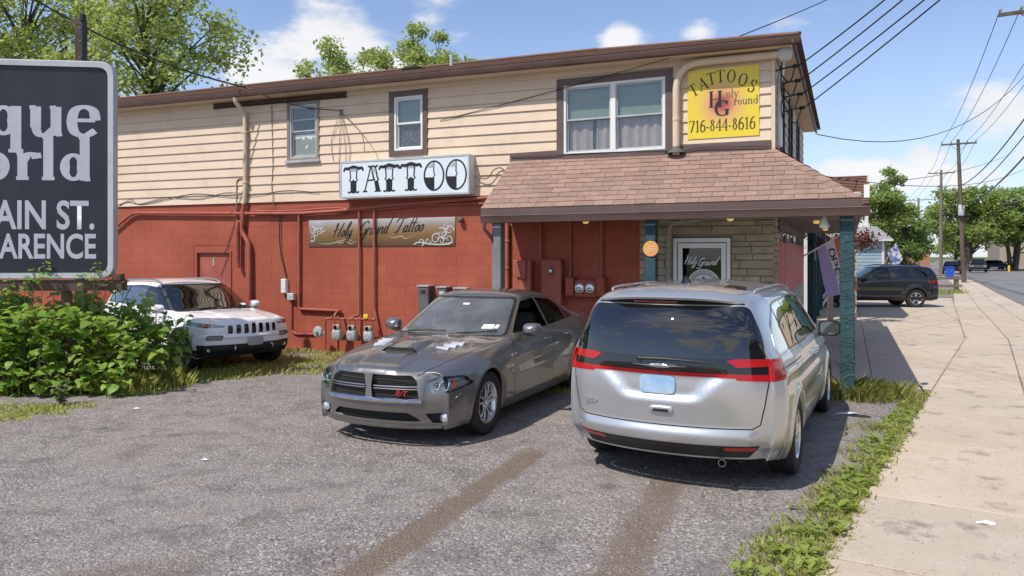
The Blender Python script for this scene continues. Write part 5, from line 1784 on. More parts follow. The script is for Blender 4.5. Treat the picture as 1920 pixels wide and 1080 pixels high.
# red door
d = bpart(MB().box(DX0 + .045, DX1 - .045, .055, .10, .02, DZ - .045), 'door', M['red_gloss'], label='red steel door flush in the red block wall')
m = MB(); m.box(DX0, DX0 + .045, -.012, .12, 0, DZ); m.box(DX1 - .045, DX1, -.012, .12, 0, DZ); m.box(DX0 + .0452, DX1 - .0452, -.0115, .12, DZ - .0448, DZ)
bpart(m, 'door_frame', M['red_dark'], d)
bpart(MB().box(-12.05, -12.01, .043, .056, 1.78, 1.96), 'door_vent', M['grey_alu'], d)
bpart(MB().lathe([(.03, .055), (.03, .0), (.02, -.02), (.001, -.025)], 12, 'y', (DX0 + .12, 0.0, 1.0)), 'door_handle', M['gutter'], d, 40)

# ---- upper wall: clapboards
WINS = [(-9.853, -9.002, 4.012, 5.262), (-7.269, -6.381, 3.978, 5.270), (-3.692, -1.605, 3.685, 5.172)]
bpart(MB().box(X_L, -.02, .17, .30, 3.10, 5.45), 'upper_wall', M['dark_room'])
NR = 11
def rowz(k, x):
	t = k / NR
	return lerp(bz(x), ez(x) - .10, t) if k <= NR else ez(x) + .12
def board(x0, x1, k, f0, f1, parent=None):
	"""one length of clapboard; f0..f1 the share of its height that is present"""
	if x1 - x0 < .02 or f1 - f0 < .05: return
	def z(x, f): return lerp(rowz(k, x), rowz(k + 1, x), f)
	def y(f): return -.030 + .027 * f
	ov = .006 if f1 > .99 else 0
	vs = []
	for x in (x0, x1):
		vs += [(x, y(f0), z(x, f0)), (x, y(f1), z(x, f1) + ov), (x, .0, z(x, f1) + ov), (x, .0, z(x, f0))]
	MB().add(vs, [(0, 1, 5, 4), (0, 4, 7, 3), (1, 2, 6, 5), (0, 3, 2, 1), (4, 5, 6, 7)]).build('siding_board', M['siding'], parent or BLD)
random.seed(5)
for k in range(NR + 1):
	cuts = [X_L]
	x = X_L + random.uniform(.8, 3.4)
	while x < -.6:
		cuts.append(x); x += random.choice((3.05, 3.66, 3.66, 2.4))
	cuts.append(-.03)
	for a, b in zip(cuts, cuts[1:]):
		segs = [(a + .001, b - .001, 0.0, 1.0)]
		for (wx0, wx1, wz0, wz1) in WINS:
			nxt = []
			for s0, s1, f0, f1 in segs:
				if s1 <= wx0 or s0 >= wx1: nxt.append((s0, s1, f0, f1)); continue
				xm = (max(s0, wx0) + min(s1, wx1)) / 2
				zl, zh = rowz(k, xm), rowz(k + 1, xm)
				c0, c1 = (wz0 - zl) / (zh - zl), (wz1 - zl) / (zh - zl)
				if c1 <= 0.02 or c0 >= .98: nxt.append((s0, s1, f0, f1)); continue
				if s0 < wx0: nxt.append((s0, wx0, f0, f1))
				if s1 > wx1: nxt.append((wx1, s1, f0, f1))
				lo, hi = max(s0, wx0), min(s1, wx1)
				if c0 > f0: nxt.append((lo, hi, f0, c0))
				if c1 < f1: nxt.append((lo, hi, c1, f1))
			segs = nxt
		for sg in segs: board(sg[0], sg[1], k, sg[2], sg[3])
# bare strip under the gutter where boards have come off
m = MB()
for x0, x1, z0, z1, y in ((-11.96, -8.30, -.135, -.012, -.032),):
	m.add([(x0, y, ez(x0) + z0), (x1, y, ez(x1) + z0), (x1, y, ez(x1) + z1), (x0, y, ez(x0) + z1), (x0, -.004, ez(x0) + z0), (x1, -.004, ez(x1) + z0), (x1, -.004, ez(x1) + z1), (x0, -.004, ez(x0) + z1)], [(0, 1, 2, 3), (0, 4, 5, 1), (0, 3, 7, 4), (1, 5, 6, 2)])
bpart(m, 'bare_board', M['rot'])
m = MB(); x0, x1 = -11.96, -8.30
m.add([(x0, -.0335, ez(x0) - .135), (x1, -.0335, ez(x1) - .135), (x1, -.0335, ez(x1) - .108), (x0, -.0335, ez(x0) - .108)], [(0, 1, 2, 3)])
bpart(m, 'board_gap', M['dark_room'])

# ---- windows of the long wall
def window(x0, x1, z0, z1, tr, trim_mat, frame_mat, lights, sill=True, trim=True):
	"""trimmed window; lights: list of (x0,x1) shares across, each a double hung pair"""
	m = MB()
	y0, y1 = -.038, .0
	tt = tr
	m.box(x0, x0 + tt, y0, .16, z0, z1); m.box(x1 - tt, x1, y0, .16, z0, z1)
	m.box(x0 + tt + .0003, x1 - tt - .0003, y0 + .001, .16, z1 - tt, z1); m.box(x0 + tt + .0003, x1 - tt - .0003, y0 - .012, .16, z0, z0 + tt)
	w = bpart(m, 'window', trim_mat)
	a0, a1, b0, b1 = x0 + tt + .001, x1 - tt - .001, z0 + tt + .001, z1 - tt - .001
	f = .045
	fr = MB()
	fr.box(a0, a0 + f, -.022, .10, b0, b1); fr.box(a1 - f, a1, -.022, .10, b0, b1); fr.box(a0 + f, a1 - f, -.0215, .0995, b0, b0 + f); fr.box(a0 + f, a1 - f, -.0215, .0995, b1 - f, b1)
	if len(lights) > 1:
		xm = (a0 + a1) / 2
		fr.box(xm - .045, xm + .045, -.023, .10, b0 + f, b1 - f)
	bpart(fr, 'frame', frame_mat, w)
	bpart(MB().box(a0 + .01, a1 - .01, .150, .158, b0, b1), 'room', M['dark_room'], w)
	return w, a0 + f, a1 - f, b0 + f, b1 - f


def sash(w, x0, x1, z0, z1, y, s, mat, pane=None):
	m = MB()
	m.box(x0, x0 + s, y, y + .03, z0, z1); m.box(x1 - s, x1, y, y + .03, z0, z1); m.box(x0 + s, x1 - s, y + .0005, y + .03, z0, z0 + s); m.box(x0 + s, x1 - s, y + .0005, y + .03, z1 - s, z1)
	o = bpart(m, 'sash', mat, w)
	bpart(MB().box(x0 + s * .8, x1 - s * .8, y + .012, y + .018, z0 + s * .8, z1 - s * .8), 'pane', pane or M['pane'], w)


# narrow window with storm sash and paper in its lower light
x0, x1, z0, z1 = WINS[0]
w, a0, a1, b0, b1 = window(x0, x1, z0, z1, .06, wmat('grey_brown_trim', (.20, .155, .13), (.26, .21, .18), 4, .6), M['grey_alu'], [1])
zm = lerp(b0, b1, .50)
zq = lerp(b0, b1, .74)
sash(w, a0, a1, zm, b1, .005, .03, M['grey_alu']); sash(w, a0, a1, b0, zm - .002, .032, .03, M['grey_alu'])
bpart(MB().box(a0 + .03, a1 - .03, .004, .03, zq - .015, zq + .015), 'meeting_rail', M['grey_alu'], w)
bpart(MB().box(a0 + .035, a1 - .035, .066, .074, b0 + .03, zm - .05), 'paper_blind', wmat('faded_paper', (.20, .20, .17), (.25, .245, .21), 3, .9), w)
m = MB(); random.seed(9)
for t in range(9):
	xx = lerp(a0 + .06, a1 - .06, t / 8); m.box(xx - .035, xx + .035, .064 - .0004 * (t % 2), .0665, zm - .10 - random.uniform(.01, .07), zm - .05)
bpart(m, 'paper_bunting', M['white_paint'], w)
m = MB(); m.prism([(a0 + .30, b0 + .20), (a0 + .345, b0 + .155), (a0 + .375, b0 + .20), (a0 + .385, b0 + .26), (a0 + .35, b0 + .225)], .062, .0645, 'xz')
bpart(m, 'paper_bird', M['white_paint'], w)
bpart(MB().box(x0 - .03, x1 + .03, -.075, -.038, z0 - .035, z0 + .02), 'sill', M['grey_alu'], w)

# brown trimmed double hung window
x0, x1, z0, z1 = WINS[1]
w, a0, a1, b0, b1 = window(x0, x1, z0, z1, .11, M['brown'], M['white_vinyl'], [1])
zm = lerp(b0, b1, .49)
sash(w, a0, a1, zm, b1, .005, .032, M['white_vinyl']); sash(w, a0, a1, b0, zm + .03, .038, .035, M['white_vinyl'])
bpart(MB().box(a0 + .02, a1 - .02, .074, .082, zm - .02, b1 - .02), 'blind', M['blind'], w)
bpart(MB().box(a0 + .02, a1 - .02, .084, .092, b0 + .02, zm - .021), 'curtain', wmat('dark_net', (.05, .042, .038), (.13, .11, .10), 14, .9, contrast=(.5, .6)), w)

# wide twin window with curtains
x0, x1, z0, z1 = WINS[2]
w, a0, a1, b0, b1 = window(x0, x1, z0, z1, .125, M['brown'], M['white_vinyl'], [1, 1])
xm = (a0 + a1) / 2
zm = lerp(b0, b1, .49)
for s0, s1 in ((a0, xm - .0455), (xm + .0455, a1)):
	sash(w, s0, s1, zm, b1, .005, .03, M['grey_alu']); sash(w, s0, s1, b0, zm + .035, .038, .032, M['grey_alu'])
	bpart(MB().box(s0 + .02, s1 - .02, .076, .084, zm + .0, b1 - .01), 'blind', M['blind'], w)
	rows_ = []
	n = 60
	gap = lerp(s0, s1, .60) if s0 < xm - .2 else None
	for (c0, c1) in (((s0 + .02, gap - .03), (gap + .05, s1 - .02)) if gap else ((s0 + .02, s1 - .02),)):
		pts = [lerp(c0, c1, q / n) for q in range(n + 1)]
		rr = [[(x + (.012 * math.sin(x * 7) if z < zm - .1 else 0), .112 + .026 * math.sin(x * 34 + .8 * math.sin(x * 9)) * (.45 + .55 * (zm - z) / (zm - b0)), z) for x in pts] for z in (b0 + .005, lerp(b0, zm, .5), zm + .02)]
		rows_.append(rr)
	mm = MB()
	for rr in rows_: mm.grid(rr)
	bpart(mm, 'curtain', M['curtain'], w, 60)

# purple brown flashing boards where porch roof meets the wall
for x0, x1 in ((-4.62, -3.695), (-1.60, -.02)):
	zz = lambda x: 3.80 - .018 * (x + 4.6)
	m = MB(); m.add([(x0, -.03, zz(x0) - .06), (x1, -.03, zz(x1) - .06), (x1, -.03, zz(x1) + .12), (x0, -.03, zz(x0) + .10), (x0, -.001, zz(x0) - .06), (x1, -.001, zz(x1) - .06), (x1, -.001, zz(x1) + .12), (x0, -.001, zz(x0) + .10)], [(0, 1, 2, 3), (3, 2, 6, 7), (0, 3, 7, 4), (1, 5, 6, 2)])
	bpart(m, 'flashing_board', M['brown'])

# ---- main roof: hip, laid in stepped courses
RX, RZ = -4.3, 6.86
def hipface(P00, P10, P11, P01, n, mat, name, lift=.012):
	"""P00-P10 the eave, P01-P11 the top; n courses each lapping the one below"""
	m = MB()
	P00, P10, P11, P01 = map(Vector, (P00, P10, P11, P01))
	nr = (P10 - P00).cross(P01 - P00).normalized()
	if nr.z < 0: nr = -nr
	for k in range(n):
		t0, t1 = k / n, (k + 1) / n
		a, b = P00.lerp(P01, t0), P10.lerp(P11, t0)
		c, d = P10.lerp(P11, t1), P00.lerp(P01, t1)
		m.add([a + nr * lift, b + nr * lift, c, d, a, b], [(0, 1, 2, 3), (0, 4, 5, 1)])
	return bpart(m, name, mat)
e0, e1 = ez(X_L) + .115, ez(0) + .115
eo = OH + .10
roof = hipface((X_L, -eo, e0), (eo, -eo, e1), (RX, L_B / 2, RZ), (X_L, L_B / 2, RZ + .25), 26, M['shingle_main'], 'roof')
m = hipface((eo, -eo, e1), (eo, L_B + eo, e1), (RX, L_B / 2, RZ), (RX, L_B / 2, RZ), 24, M['shingle_main'], 'roof_slope')
hipface((eo, L_B + eo, e1), (X_L, L_B + eo, e0), (X_L, L_B / 2, RZ + .25), (RX, L_B / 2, RZ), 24, M['shingle_main'], 'roof_slope')
m = MB(); m.tube([(X_L, L_B / 2, RZ + .27), (RX, L_B / 2, RZ + .02)], .045, 6); m.tube([(RX, L_B / 2, RZ + .02), (eo, -eo, e1 + .015)], .035, 6)
bpart(m, 'ridge_cap', M['shingle_main'], roof, 60)
# fascia gutter and soffit along the long side and round the corner
m = MB()
prof = lambda x: [(-OH, ez(x)), (-OH - .075, ez(x) + .015), (-OH - .105, ez(x) + .085), (-OH - .105, ez(x) + .108), (-OH - .085, ez(x) + .108), (-OH - .08, ez(x) + .095), (-OH, ez(x) + .03)]
rws = [[(x, y, z) for y, z in prof(x)] for x in (X_L, -14, -7, OH + .105)]
m.grid(rws)
g = bpart(m, 'gutter', M['gutter'], None, 30)
m = MB(); m.add([(X_L, -OH, ez(X_L) + .0), (OH, -OH, ez(OH)), (OH, -OH, ez(OH) + .11), (X_L, -OH, ez(X_L) + .11)], [(0, 1, 2, 3)])
m.box(OH - .02, OH + .02, -OH - .10, L_B + OH, ez(0) - .0, ez(0) + .105)
bpart(m, 'fascia', M['gutter'])
m = MB(); m.add([(X_L, -OH, ez(X_L) + .004), (OH - .02, -OH, ez(OH) + .004), (OH - .02, 0, ez(OH) + .004), (X_L, 0, ez(X_L) + .004)], [(0, 1, 2, 3)])
m.add([(0, 0, ez(0) + .005), (OH - .02, 0, ez(0) + .005), (OH - .02, L_B, ez(0) + .005), (0, L_B, ez(0) + .005)], [(0, 1, 2, 3)])
bpart(m, 'soffit', M['beige'])
m = MB()
for q in range(4):
	x, z = OH + .022 + .012 * q, ez(0) + .02
rv = MB().box(-9.05, -8.55, 3.3, 3.8, 6.52, 6.66); rv.prism([(-9.10, 6.66), (-8.50, 6.66), (-8.62, 6.72), (-8.98, 6.72)], 3.25, 3.85, 'xz')
bpart(rv, 'roof_vent', M['black_trim'], roof)
bpart(MB().lathe([(.05, 6.4), (.05, 6.98), (.04, 6.98), (.04, 6.5)], 12, 'z', (-7.85, 3.6, 0)), 'vent_pipe', M['grey_alu'], roof, 40)

# ---- street front: stone pier, shop windows, boards and tall windows above
bpart(MB().box(-.32, -.012, .30, L_B, -.05, 3.1), 'front_wall', M['mortar'])
bpart(MB().box(-.30, -.17, .30, L_B, 3.10, 5.40), 'upper_front_wall', M['dark_room'])
FW = [(1.15, 1.85), (3.1, 4.0), (5.6, 6.4)]
def fboard(y0, y1, k):
	if y1 - y0 < .03: return
	zl, zh = lerp(3.6, ez(0) - .02, k / 9), lerp(3.6, ez(0) - .02, (k + 1) / 9)
	MB().add([(.020, y0, zl), (.003, y0, zh + .005), (0, y0, zh + .005), (0, y0, zl), (.020, y1, zl), (.003, y1, zh + .005), (0, y1, zh + .005), (0, y1, zl)], [(0, 1, 5, 4), (0, 4, 7, 3), (1, 2, 6, 5), (0, 3, 2, 1), (4, 5, 6, 7)]).build('siding_board', M['siding'], BLD)
for k in range(9):
	zl, zh = lerp(3.6, ez(0) - .02, k / 9), lerp(3.6, ez(0) - .02, (k + 1) / 9)
	ycur = .02
	for a, b in FW:
		if 3.75 < (zl + zh) / 2 < 5.1:
			fboard(ycur, a, k); ycur = b
	fboard(ycur, L_B, k)
for a, b in FW:
	m = MB(); m.box(-.10, .045, a, a + .09, 3.72, 5.12); m.box(-.10, .045, b - .09, b, 3.72, 5.12); m.box(-.10, .044, a + .09, b - .09, 5.03, 5.12); m.box(-.10, .044, a + .09, b - .09, 3.72, 3.81)
	w = bpart(m, 'window', M['black_trim'])
	bpart(MB().box(-.06, .0, a + .0905, b - .0905, 4.38, 4.44), 'sash', M['white_vinyl'], w)
	bpart(MB().box(-.05, -.044, a + .09, b - .09, 3.81, 5.03), 'pane', M['pane'], w)
# corner board and white downpipe
bpart(MB().box(-.028, .03, -.028, .018, 3.62, ez(0)), 'corner_board', M['siding'])
m = MB(); m.tube(catmull([(.10, .32, 5.20), (.10, .32, 5.0), (.075, .30, 4.8), (.075, .30, 3.78)], 5), .045, 8)
bpart(m, 'downpipe', M['white_paint'], None, 50)
# ledge stone facing: side panel and return
random.seed(21)
def stones(u0, u1, zlo, zhi, holes, place):
	z = zlo
	while z < zhi - .03:
		h = random.choice((.085, .10, .10, .12, .14))
		h = min(h, zhi - z)
		if zhi - z - h < .05: h = zhi - z
		u = u0 - random.uniform(0, .3)
		while u < u1:
			w_ = random.uniform(.22, .85)
			a, b = max(u, u0), min(u + w_, u1)
			u += w_
			if u1 - b < .10: b = u1; u = u1
			segs = [(a, b)]
			for (h0, h1, k0, k1) in holes:
				if z + h > k0 + .01 and z < k1 - .01:
					segs = [s for q in segs for s in ((q[0], min(q[1], h0)), (max(q[0], h1), q[1])) if s[1] - s[0] > .03]
			for s in segs: place(s[0] + .004, s[1] - .004, z + .004, z + h - .004)
		z += h
SD = (-1.61, -.65, 0, 2.31)
bpart(MB().box(-2.178, SD[0], .0, .30, -.05, 2.9), 'stone_backing', M['mortar'])
bpart(MB().box(SD[1], -.011, .0, .299, -.05, 2.9), 'stone_backing', M['mortar'])
bpart(MB().box(SD[0], SD[1], .0005, .30, SD[3], 2.9), 'stone_backing', M['mortar'])
def put_side(a, b, z0, z1):
	MB().cbox(a, b, -.022 - random.uniform(0, .022), -.0005, z0, z1, .010).build('stone', M['stone'], BLD)
stones(-2.178, .015, 0, 2.9, [SD], put_side)
def put_front(a, b, z0, z1):
	MB().cbox(-.0115, .014 + random.uniform(0, .02), a, b, z0, z1, .010, '+x').build('stone', M['stone'], BLD)
stones(.0, .62, 0, 2.9, [], put_front)
# shop door: pale aluminium frame, dark glass with white lettering and a ring emblem
m = MB(); a, b, z = SD[0] + .012, SD[1] - .012, SD[3] - .012
m.box(a, a + .06, -.03, .10, .05, z); m.box(b - .06, b, -.03, .10, .05, z); m.box(a + .06, b - .06, -.0295, .0995, z - .07, z)
door = bpart(m, 'door', M['white_paint'], label='white framed glass shop door with white lettering and round tree emblem')
m = MB(); a2, b2 = a + .075, b - .075
m.box(a2, a2 + .075, .0, .045, .08, z - .085); m.box(b2 - .075, b2, .0, .045, .08, z - .085); m.box(a2 + .075, b2 - .075, .0005, .0445, z - .165, z - .085); m.box(a2 + .075, b2 - .075, .0005, .0445, .08, .30)
bpart(m, 'door_leaf', M['white_paint'], door)
bpart(MB().box(a2 + .07, b2 - .07, .02, .026, .29, z - .16), 'pane', M['shop_glass'], door)
bpart(MB().box(a2, b2, .25, .26, .08, z), 'dark_interior', M['dark_room'], door)
bpart(MB().box(a2 + .08, a2 + .26, .05, .09, 2.02, 2.07), 'door_closer', M['black_trim'], door)
bpart(MB().tube([(b2 - .05, -.05, 1.0), (b2 - .05, -.05, 1.25)], .013, 8), 'door_handle', M['satin'], door)
bpart(MB().box(a2 + .77 * (b2 - a2), b2 - .08, .0285, .0295, 1.42, 1.53), 'door_notice', M['white_film'], door)
# shop front along the street: posts and glass with red and white graphics hung behind
bpart(MB().box(-.05, .05, .64, L_B, 2.45, 3.05), 'shopfront_header', M['brown'])
bpart(MB().box(-.05, .05, .64, L_B, .0, .45), 'stall_riser', M['stone'])
for k in range(9):
	y = .64 + k * (L_B - .70) / 8
	bpart(MB().box(-.04, .022, y, y + .06, .4505, 2.4495), 'mullion', M['grey_alu'])
gm_ = pmat('red_graphic', (.52, .06, .05), .5); gw = wmat('grey_graphic', (.42, .42, .43), (.10, .10, .10), 5, .5, contrast=(.45, .55))
for k in range(8):
	y0 = .64 + k * (L_B - .70) / 8 + .065; y1 = y0 + (L_B - .7) / 8 - .07
	w = bpart(MB().box(-.005, .005, y0, y1, .4505, 2.4495), 'shop_window', M['shop_glass'])
	bpart(MB().box(.012, .018, y0, y1, 1.30, 2.25), 'window_graphic', gm_, w)
	bpart(MB().box(.012, .018, y0, y1, .55, 1.295), 'window_graphic', gw, w)
bpart(MB().box(-.25, -.24, .64, L_B, .4, 2.5), 'shop_interior', M['dark_room'])
bpart(MB().box(X_L, -.33, L_B - .3, L_B, 0, 5.4), 'rear_wall', M['siding'])

# ---- porch: hipped lean-to roof on posts round the corner
PW = 1.27
ZT, ZB = 3.74, 2.80
XE = -4.58
LP = L_B + .6
random.seed(31)
porch = bpart(MB().add([(XE, -.0, ZT - .02), (0, 0, ZT - .06), (PW, -PW, ZB - .04), (XE, -PW, ZB - .02)], [(0, 1, 2, 3)]).add([(0, 0, ZT - .06), (0, LP, ZT - .06), (PW, LP, ZB - .04), (PW, -PW, ZB - .04)], [(0, 1, 2, 3)]), 'porch_roof', M['brown'])
def zt(x): return ZT + .03 - .012 * (x - XE)
def shingle(A, B, Cc, D, nr, parent):
	"""one tab: A-B its lower edge, D-Cc its upper"""
	A, B, Cc, D = map(Vector, (A, B, Cc, D))
	up = nr * (.010 + random.uniform(0, .006)); lo = nr * .002
	MB().add([A + up, B + up, Cc + lo, D + lo, A, B], [(0, 1, 2, 3), (0, 4, 5, 1), (0, 3, 4), (1, 5, 2)]).build('shingle', M['shingle'], parent)
NC = 11
def face_pt(t, x):
	"""t 0 at the lower edge, 1 at the wall"""
	return Vector((x, -PW * (1 - t), lerp(ZB, zt(x), t)))
nrm = Vector((0, -(ZT - ZB), PW)).normalized()
for k in range(NC):
	t0, t1 = k / NC, (k + 1.15) / NC
	x = XE - .02 - (.165 if k % 2 else 0) - random.uniform(0, .03)
	while True:
		w_ = .333 + random.uniform(-.012, .012)
		xa, xb = x + .003, x + w_ - .003
		x += w_
		h0 = PW * (1 - t0) + .0; h1 = PW * (1 - min(t1, 1.0))
		if xb < XE: continue
		xa = max(xa, XE - .02)
		if xa > h0 - .02: break
		shingle(face_pt(t0, xa), face_pt(t0, min(xb, h0)), face_pt(min(t1, 1.0), min(xb, h1)), face_pt(min(t1, 1.0), min(xa, h1)), nrm, porch)
		if xb >= h0: break
# street side of the porch roof: courses too oblique to part, kept as strips
mb = MB()
for k in range(NC):
	t0, t1 = k / NC, (k + 1.1) / NC
	def fp(t, y): return Vector((PW * (1 - t), y, lerp(ZB, ZT + .02, t)))
	n2 = Vector((ZT - ZB, 0, PW)).normalized()
	y = -PW * (1 - t0)
	while y < LP:
		w_ = .333
		a, b = y + .003, min(y + w_ - .003, LP)
		y += w_
		A, B, Cc, D = fp(t0, a), fp(t0, b), fp(min(1, t1), max(b, -PW * (1 - min(1, t1)))), fp(min(1, t1), max(a, -PW * (1 - min(1, t1))))
		mb.add([A + n2 * .012, B + n2 * .012, Cc + n2 * .002, D + n2 * .002, A, B], [(0, 1, 2, 3), (0, 4, 5, 1)])
o = bpart(mb, 'shingle_mass', M['shingle'], porch); o['kind'] = 'stuff'
# hip caps
for k in range(10):
	t0, t1 = k / 10, (k + 1.2) / 10
	def hp(t): return Vector((PW * (1 - t), -PW * (1 - t), lerp(ZB, ZT - .02, t) + .012))
	a, b = hp(t0) + Vector((0, 0, .012)), hp(min(1, t1))
	sL, sR = Vector((-.16, 0, -.0)), Vector((0, .16, -.0))
	dz = Vector((0, 0, -.012))
	MB().add([a, a + sL + dz, b + sL + dz, b, a + sR + dz, b + sR + dz], [(0, 1, 2, 3), (0, 3, 5, 4)]).build('hip_shingle', M['shingle'], porch)
# tin flashing strip, cable along the top
m = MB(); m.tube(catmull([(XE, -.05, 3.83), (-3.6, -.06, 3.82), (-2.4, -.05, 3.80), (-1.5, -.055, 3.765), (-1.1, -.06, 3.80), (-.05, -.06, 3.755)], 6), .009, 6)
bpart(m, 'roof_cable', M['wire'])
# fascia, gutter with a highlight painted along its lip, soffit, open left end
m = MB(); m.box(XE, PW + .004, -PW + .0, -PW + .025, 2.60, 2.795); m.box(PW - .02, PW + .005, -PW + .025, LP, 2.60, 2.795)
bpart(m, 'porch_fascia', M['brown'])
m = MB()
pr = [(-PW, 2.55), (-PW - .085, 2.56), (-PW - .10, 2.655), (-PW - .11, 2.672), (-PW - .10, 2.675), (-PW - .09, 2.66), (-PW - .08, 2.59), (-PW, 2.58)]
m.grid([[(x, y, z) for y, z in pr] for x in (XE + .02, PW + .10)])
m.add([(XE + .02, y, z) for y, z in pr[:5]], [(0, 1, 2, 3, 4)]); m.add([(PW + .10, y, z) for y, z in pr[:5]], [(0, 1, 2, 3, 4)])
g = bpart(m, 'porch_gutter', M['gutter'], None, 30)
m = MB(); m.add([(XE + .02, -PW - .102, 2.668), (PW + .10, -PW - .102, 2.668), (PW + .10, -PW - .088, 2.678), (XE + .02, -PW - .088, 2.678)], [(0, 1, 2, 3)])
bpart(m, 'gutter_lip', wmat('gutter_lip_highlight', (.25, .20, .18), (.40, .35, .33), 4, .4), g)
m = MB(); m.add([(XE, -PW, 2.60), (0, -PW, 2.60), (0, -.03, 2.63), (XE, -.03, 2.63)], [(0, 1, 2, 3)]); m.add([(0, -PW, 2.60), (PW, -PW, 2.60), (PW, LP, 2.60), (0.025, LP, 2.63), (0.025, -.03, 2.63), (0, -.03, 2.63)], [(0, 1, 2, 3, 4, 5)])
bpart(m, 'porch_soffit', M['soffit'])
m = MB(); m.prism([(-PW, 2.60), (-.001, 2.60), (-.001, ZT - .01), (-PW, ZB - .01)], XE - .018, XE + .002, 'yz')
bpart(m, 'porch_gable', M['brown'])
m = MB().tube([(-4.50, -PW - .06, 2.56), (-4.50, -PW - .06, 2.45), (-4.42, -1.20, 2.30), (-4.40, -1.17, 2.2)], .032, 8)
bpart(m, 'gutter_outlet', M['gutter'], g, 50)
bpart(MB().box(PW + .02, PW + .09, -PW - .05, -PW + .10, 2.80, 2.98), 'flashing', M['white_paint'])
# posts
def post(x, y, w_, mat, label=None, z1=2.6):
	return bpart(MB().cbox(x - w_ / 2, x + w_ / 2, y - w_ / 2, y + w_ / 2, 0, z1, .012), 'porch_post', mat, label=label)
post(-4.34, -1.12, .17, M['post_grey'], 'grey steel porch post')
p2 = post(-1.70, -1.12, .165, M['post'])
p3 = post(1.08, -1.12, .185, M['post'], 'teal porch post with fairy lights wound round it')
for y in (2.3, 5.6, 8.6):
	post(1.08, y, .15, M['post'])
# fairy lights wound round the corner post
m = MB(); pts = []
for k in range(420):
	a = k * .42 + .5 * math.sin(k * .37); z = .25 + k * 2.3 / 420 + .03 * math.sin(k * .53)
	q = .102
	c_, s_ = math.cos(a), math.sin(a)
	kk = max(abs(c_), abs(s_))
	pts.append((1.08 + q * c_ / kk * .95, -1.12 + q * s_ / kk * .95, z))
m.tube(pts, .0035, 4)
random.seed(2)
for p in pts[::2]:
	m.ball((p[0] + random.uniform(-.012, .012), p[1] + random.uniform(-.012, .012), p[2] + random.uniform(-.03, .03)), .009, 4)
fl = bpart(m, 'fairy_lights', wmat('dark_green_wire', (.02, .05, .05), (.10, .13, .13), 30, .5), p3); fl['kind'] = 'stuff'
# pale pipe curving down beside the door post
m = MB(); m.tube(catmull([(-1.30, -.75, 2.56), (-1.52, -.5, 2.52), (-1.64, -.16, 2.32), (-1.66, -.10, 1.9), (-1.66, -.10, .05)], 6), .035, 8)
bpart(m, 'drain_pipe', wmat('tan_pipe', (.30, .26, .21), (.36, .31, .26), 3, .6), None, 50)
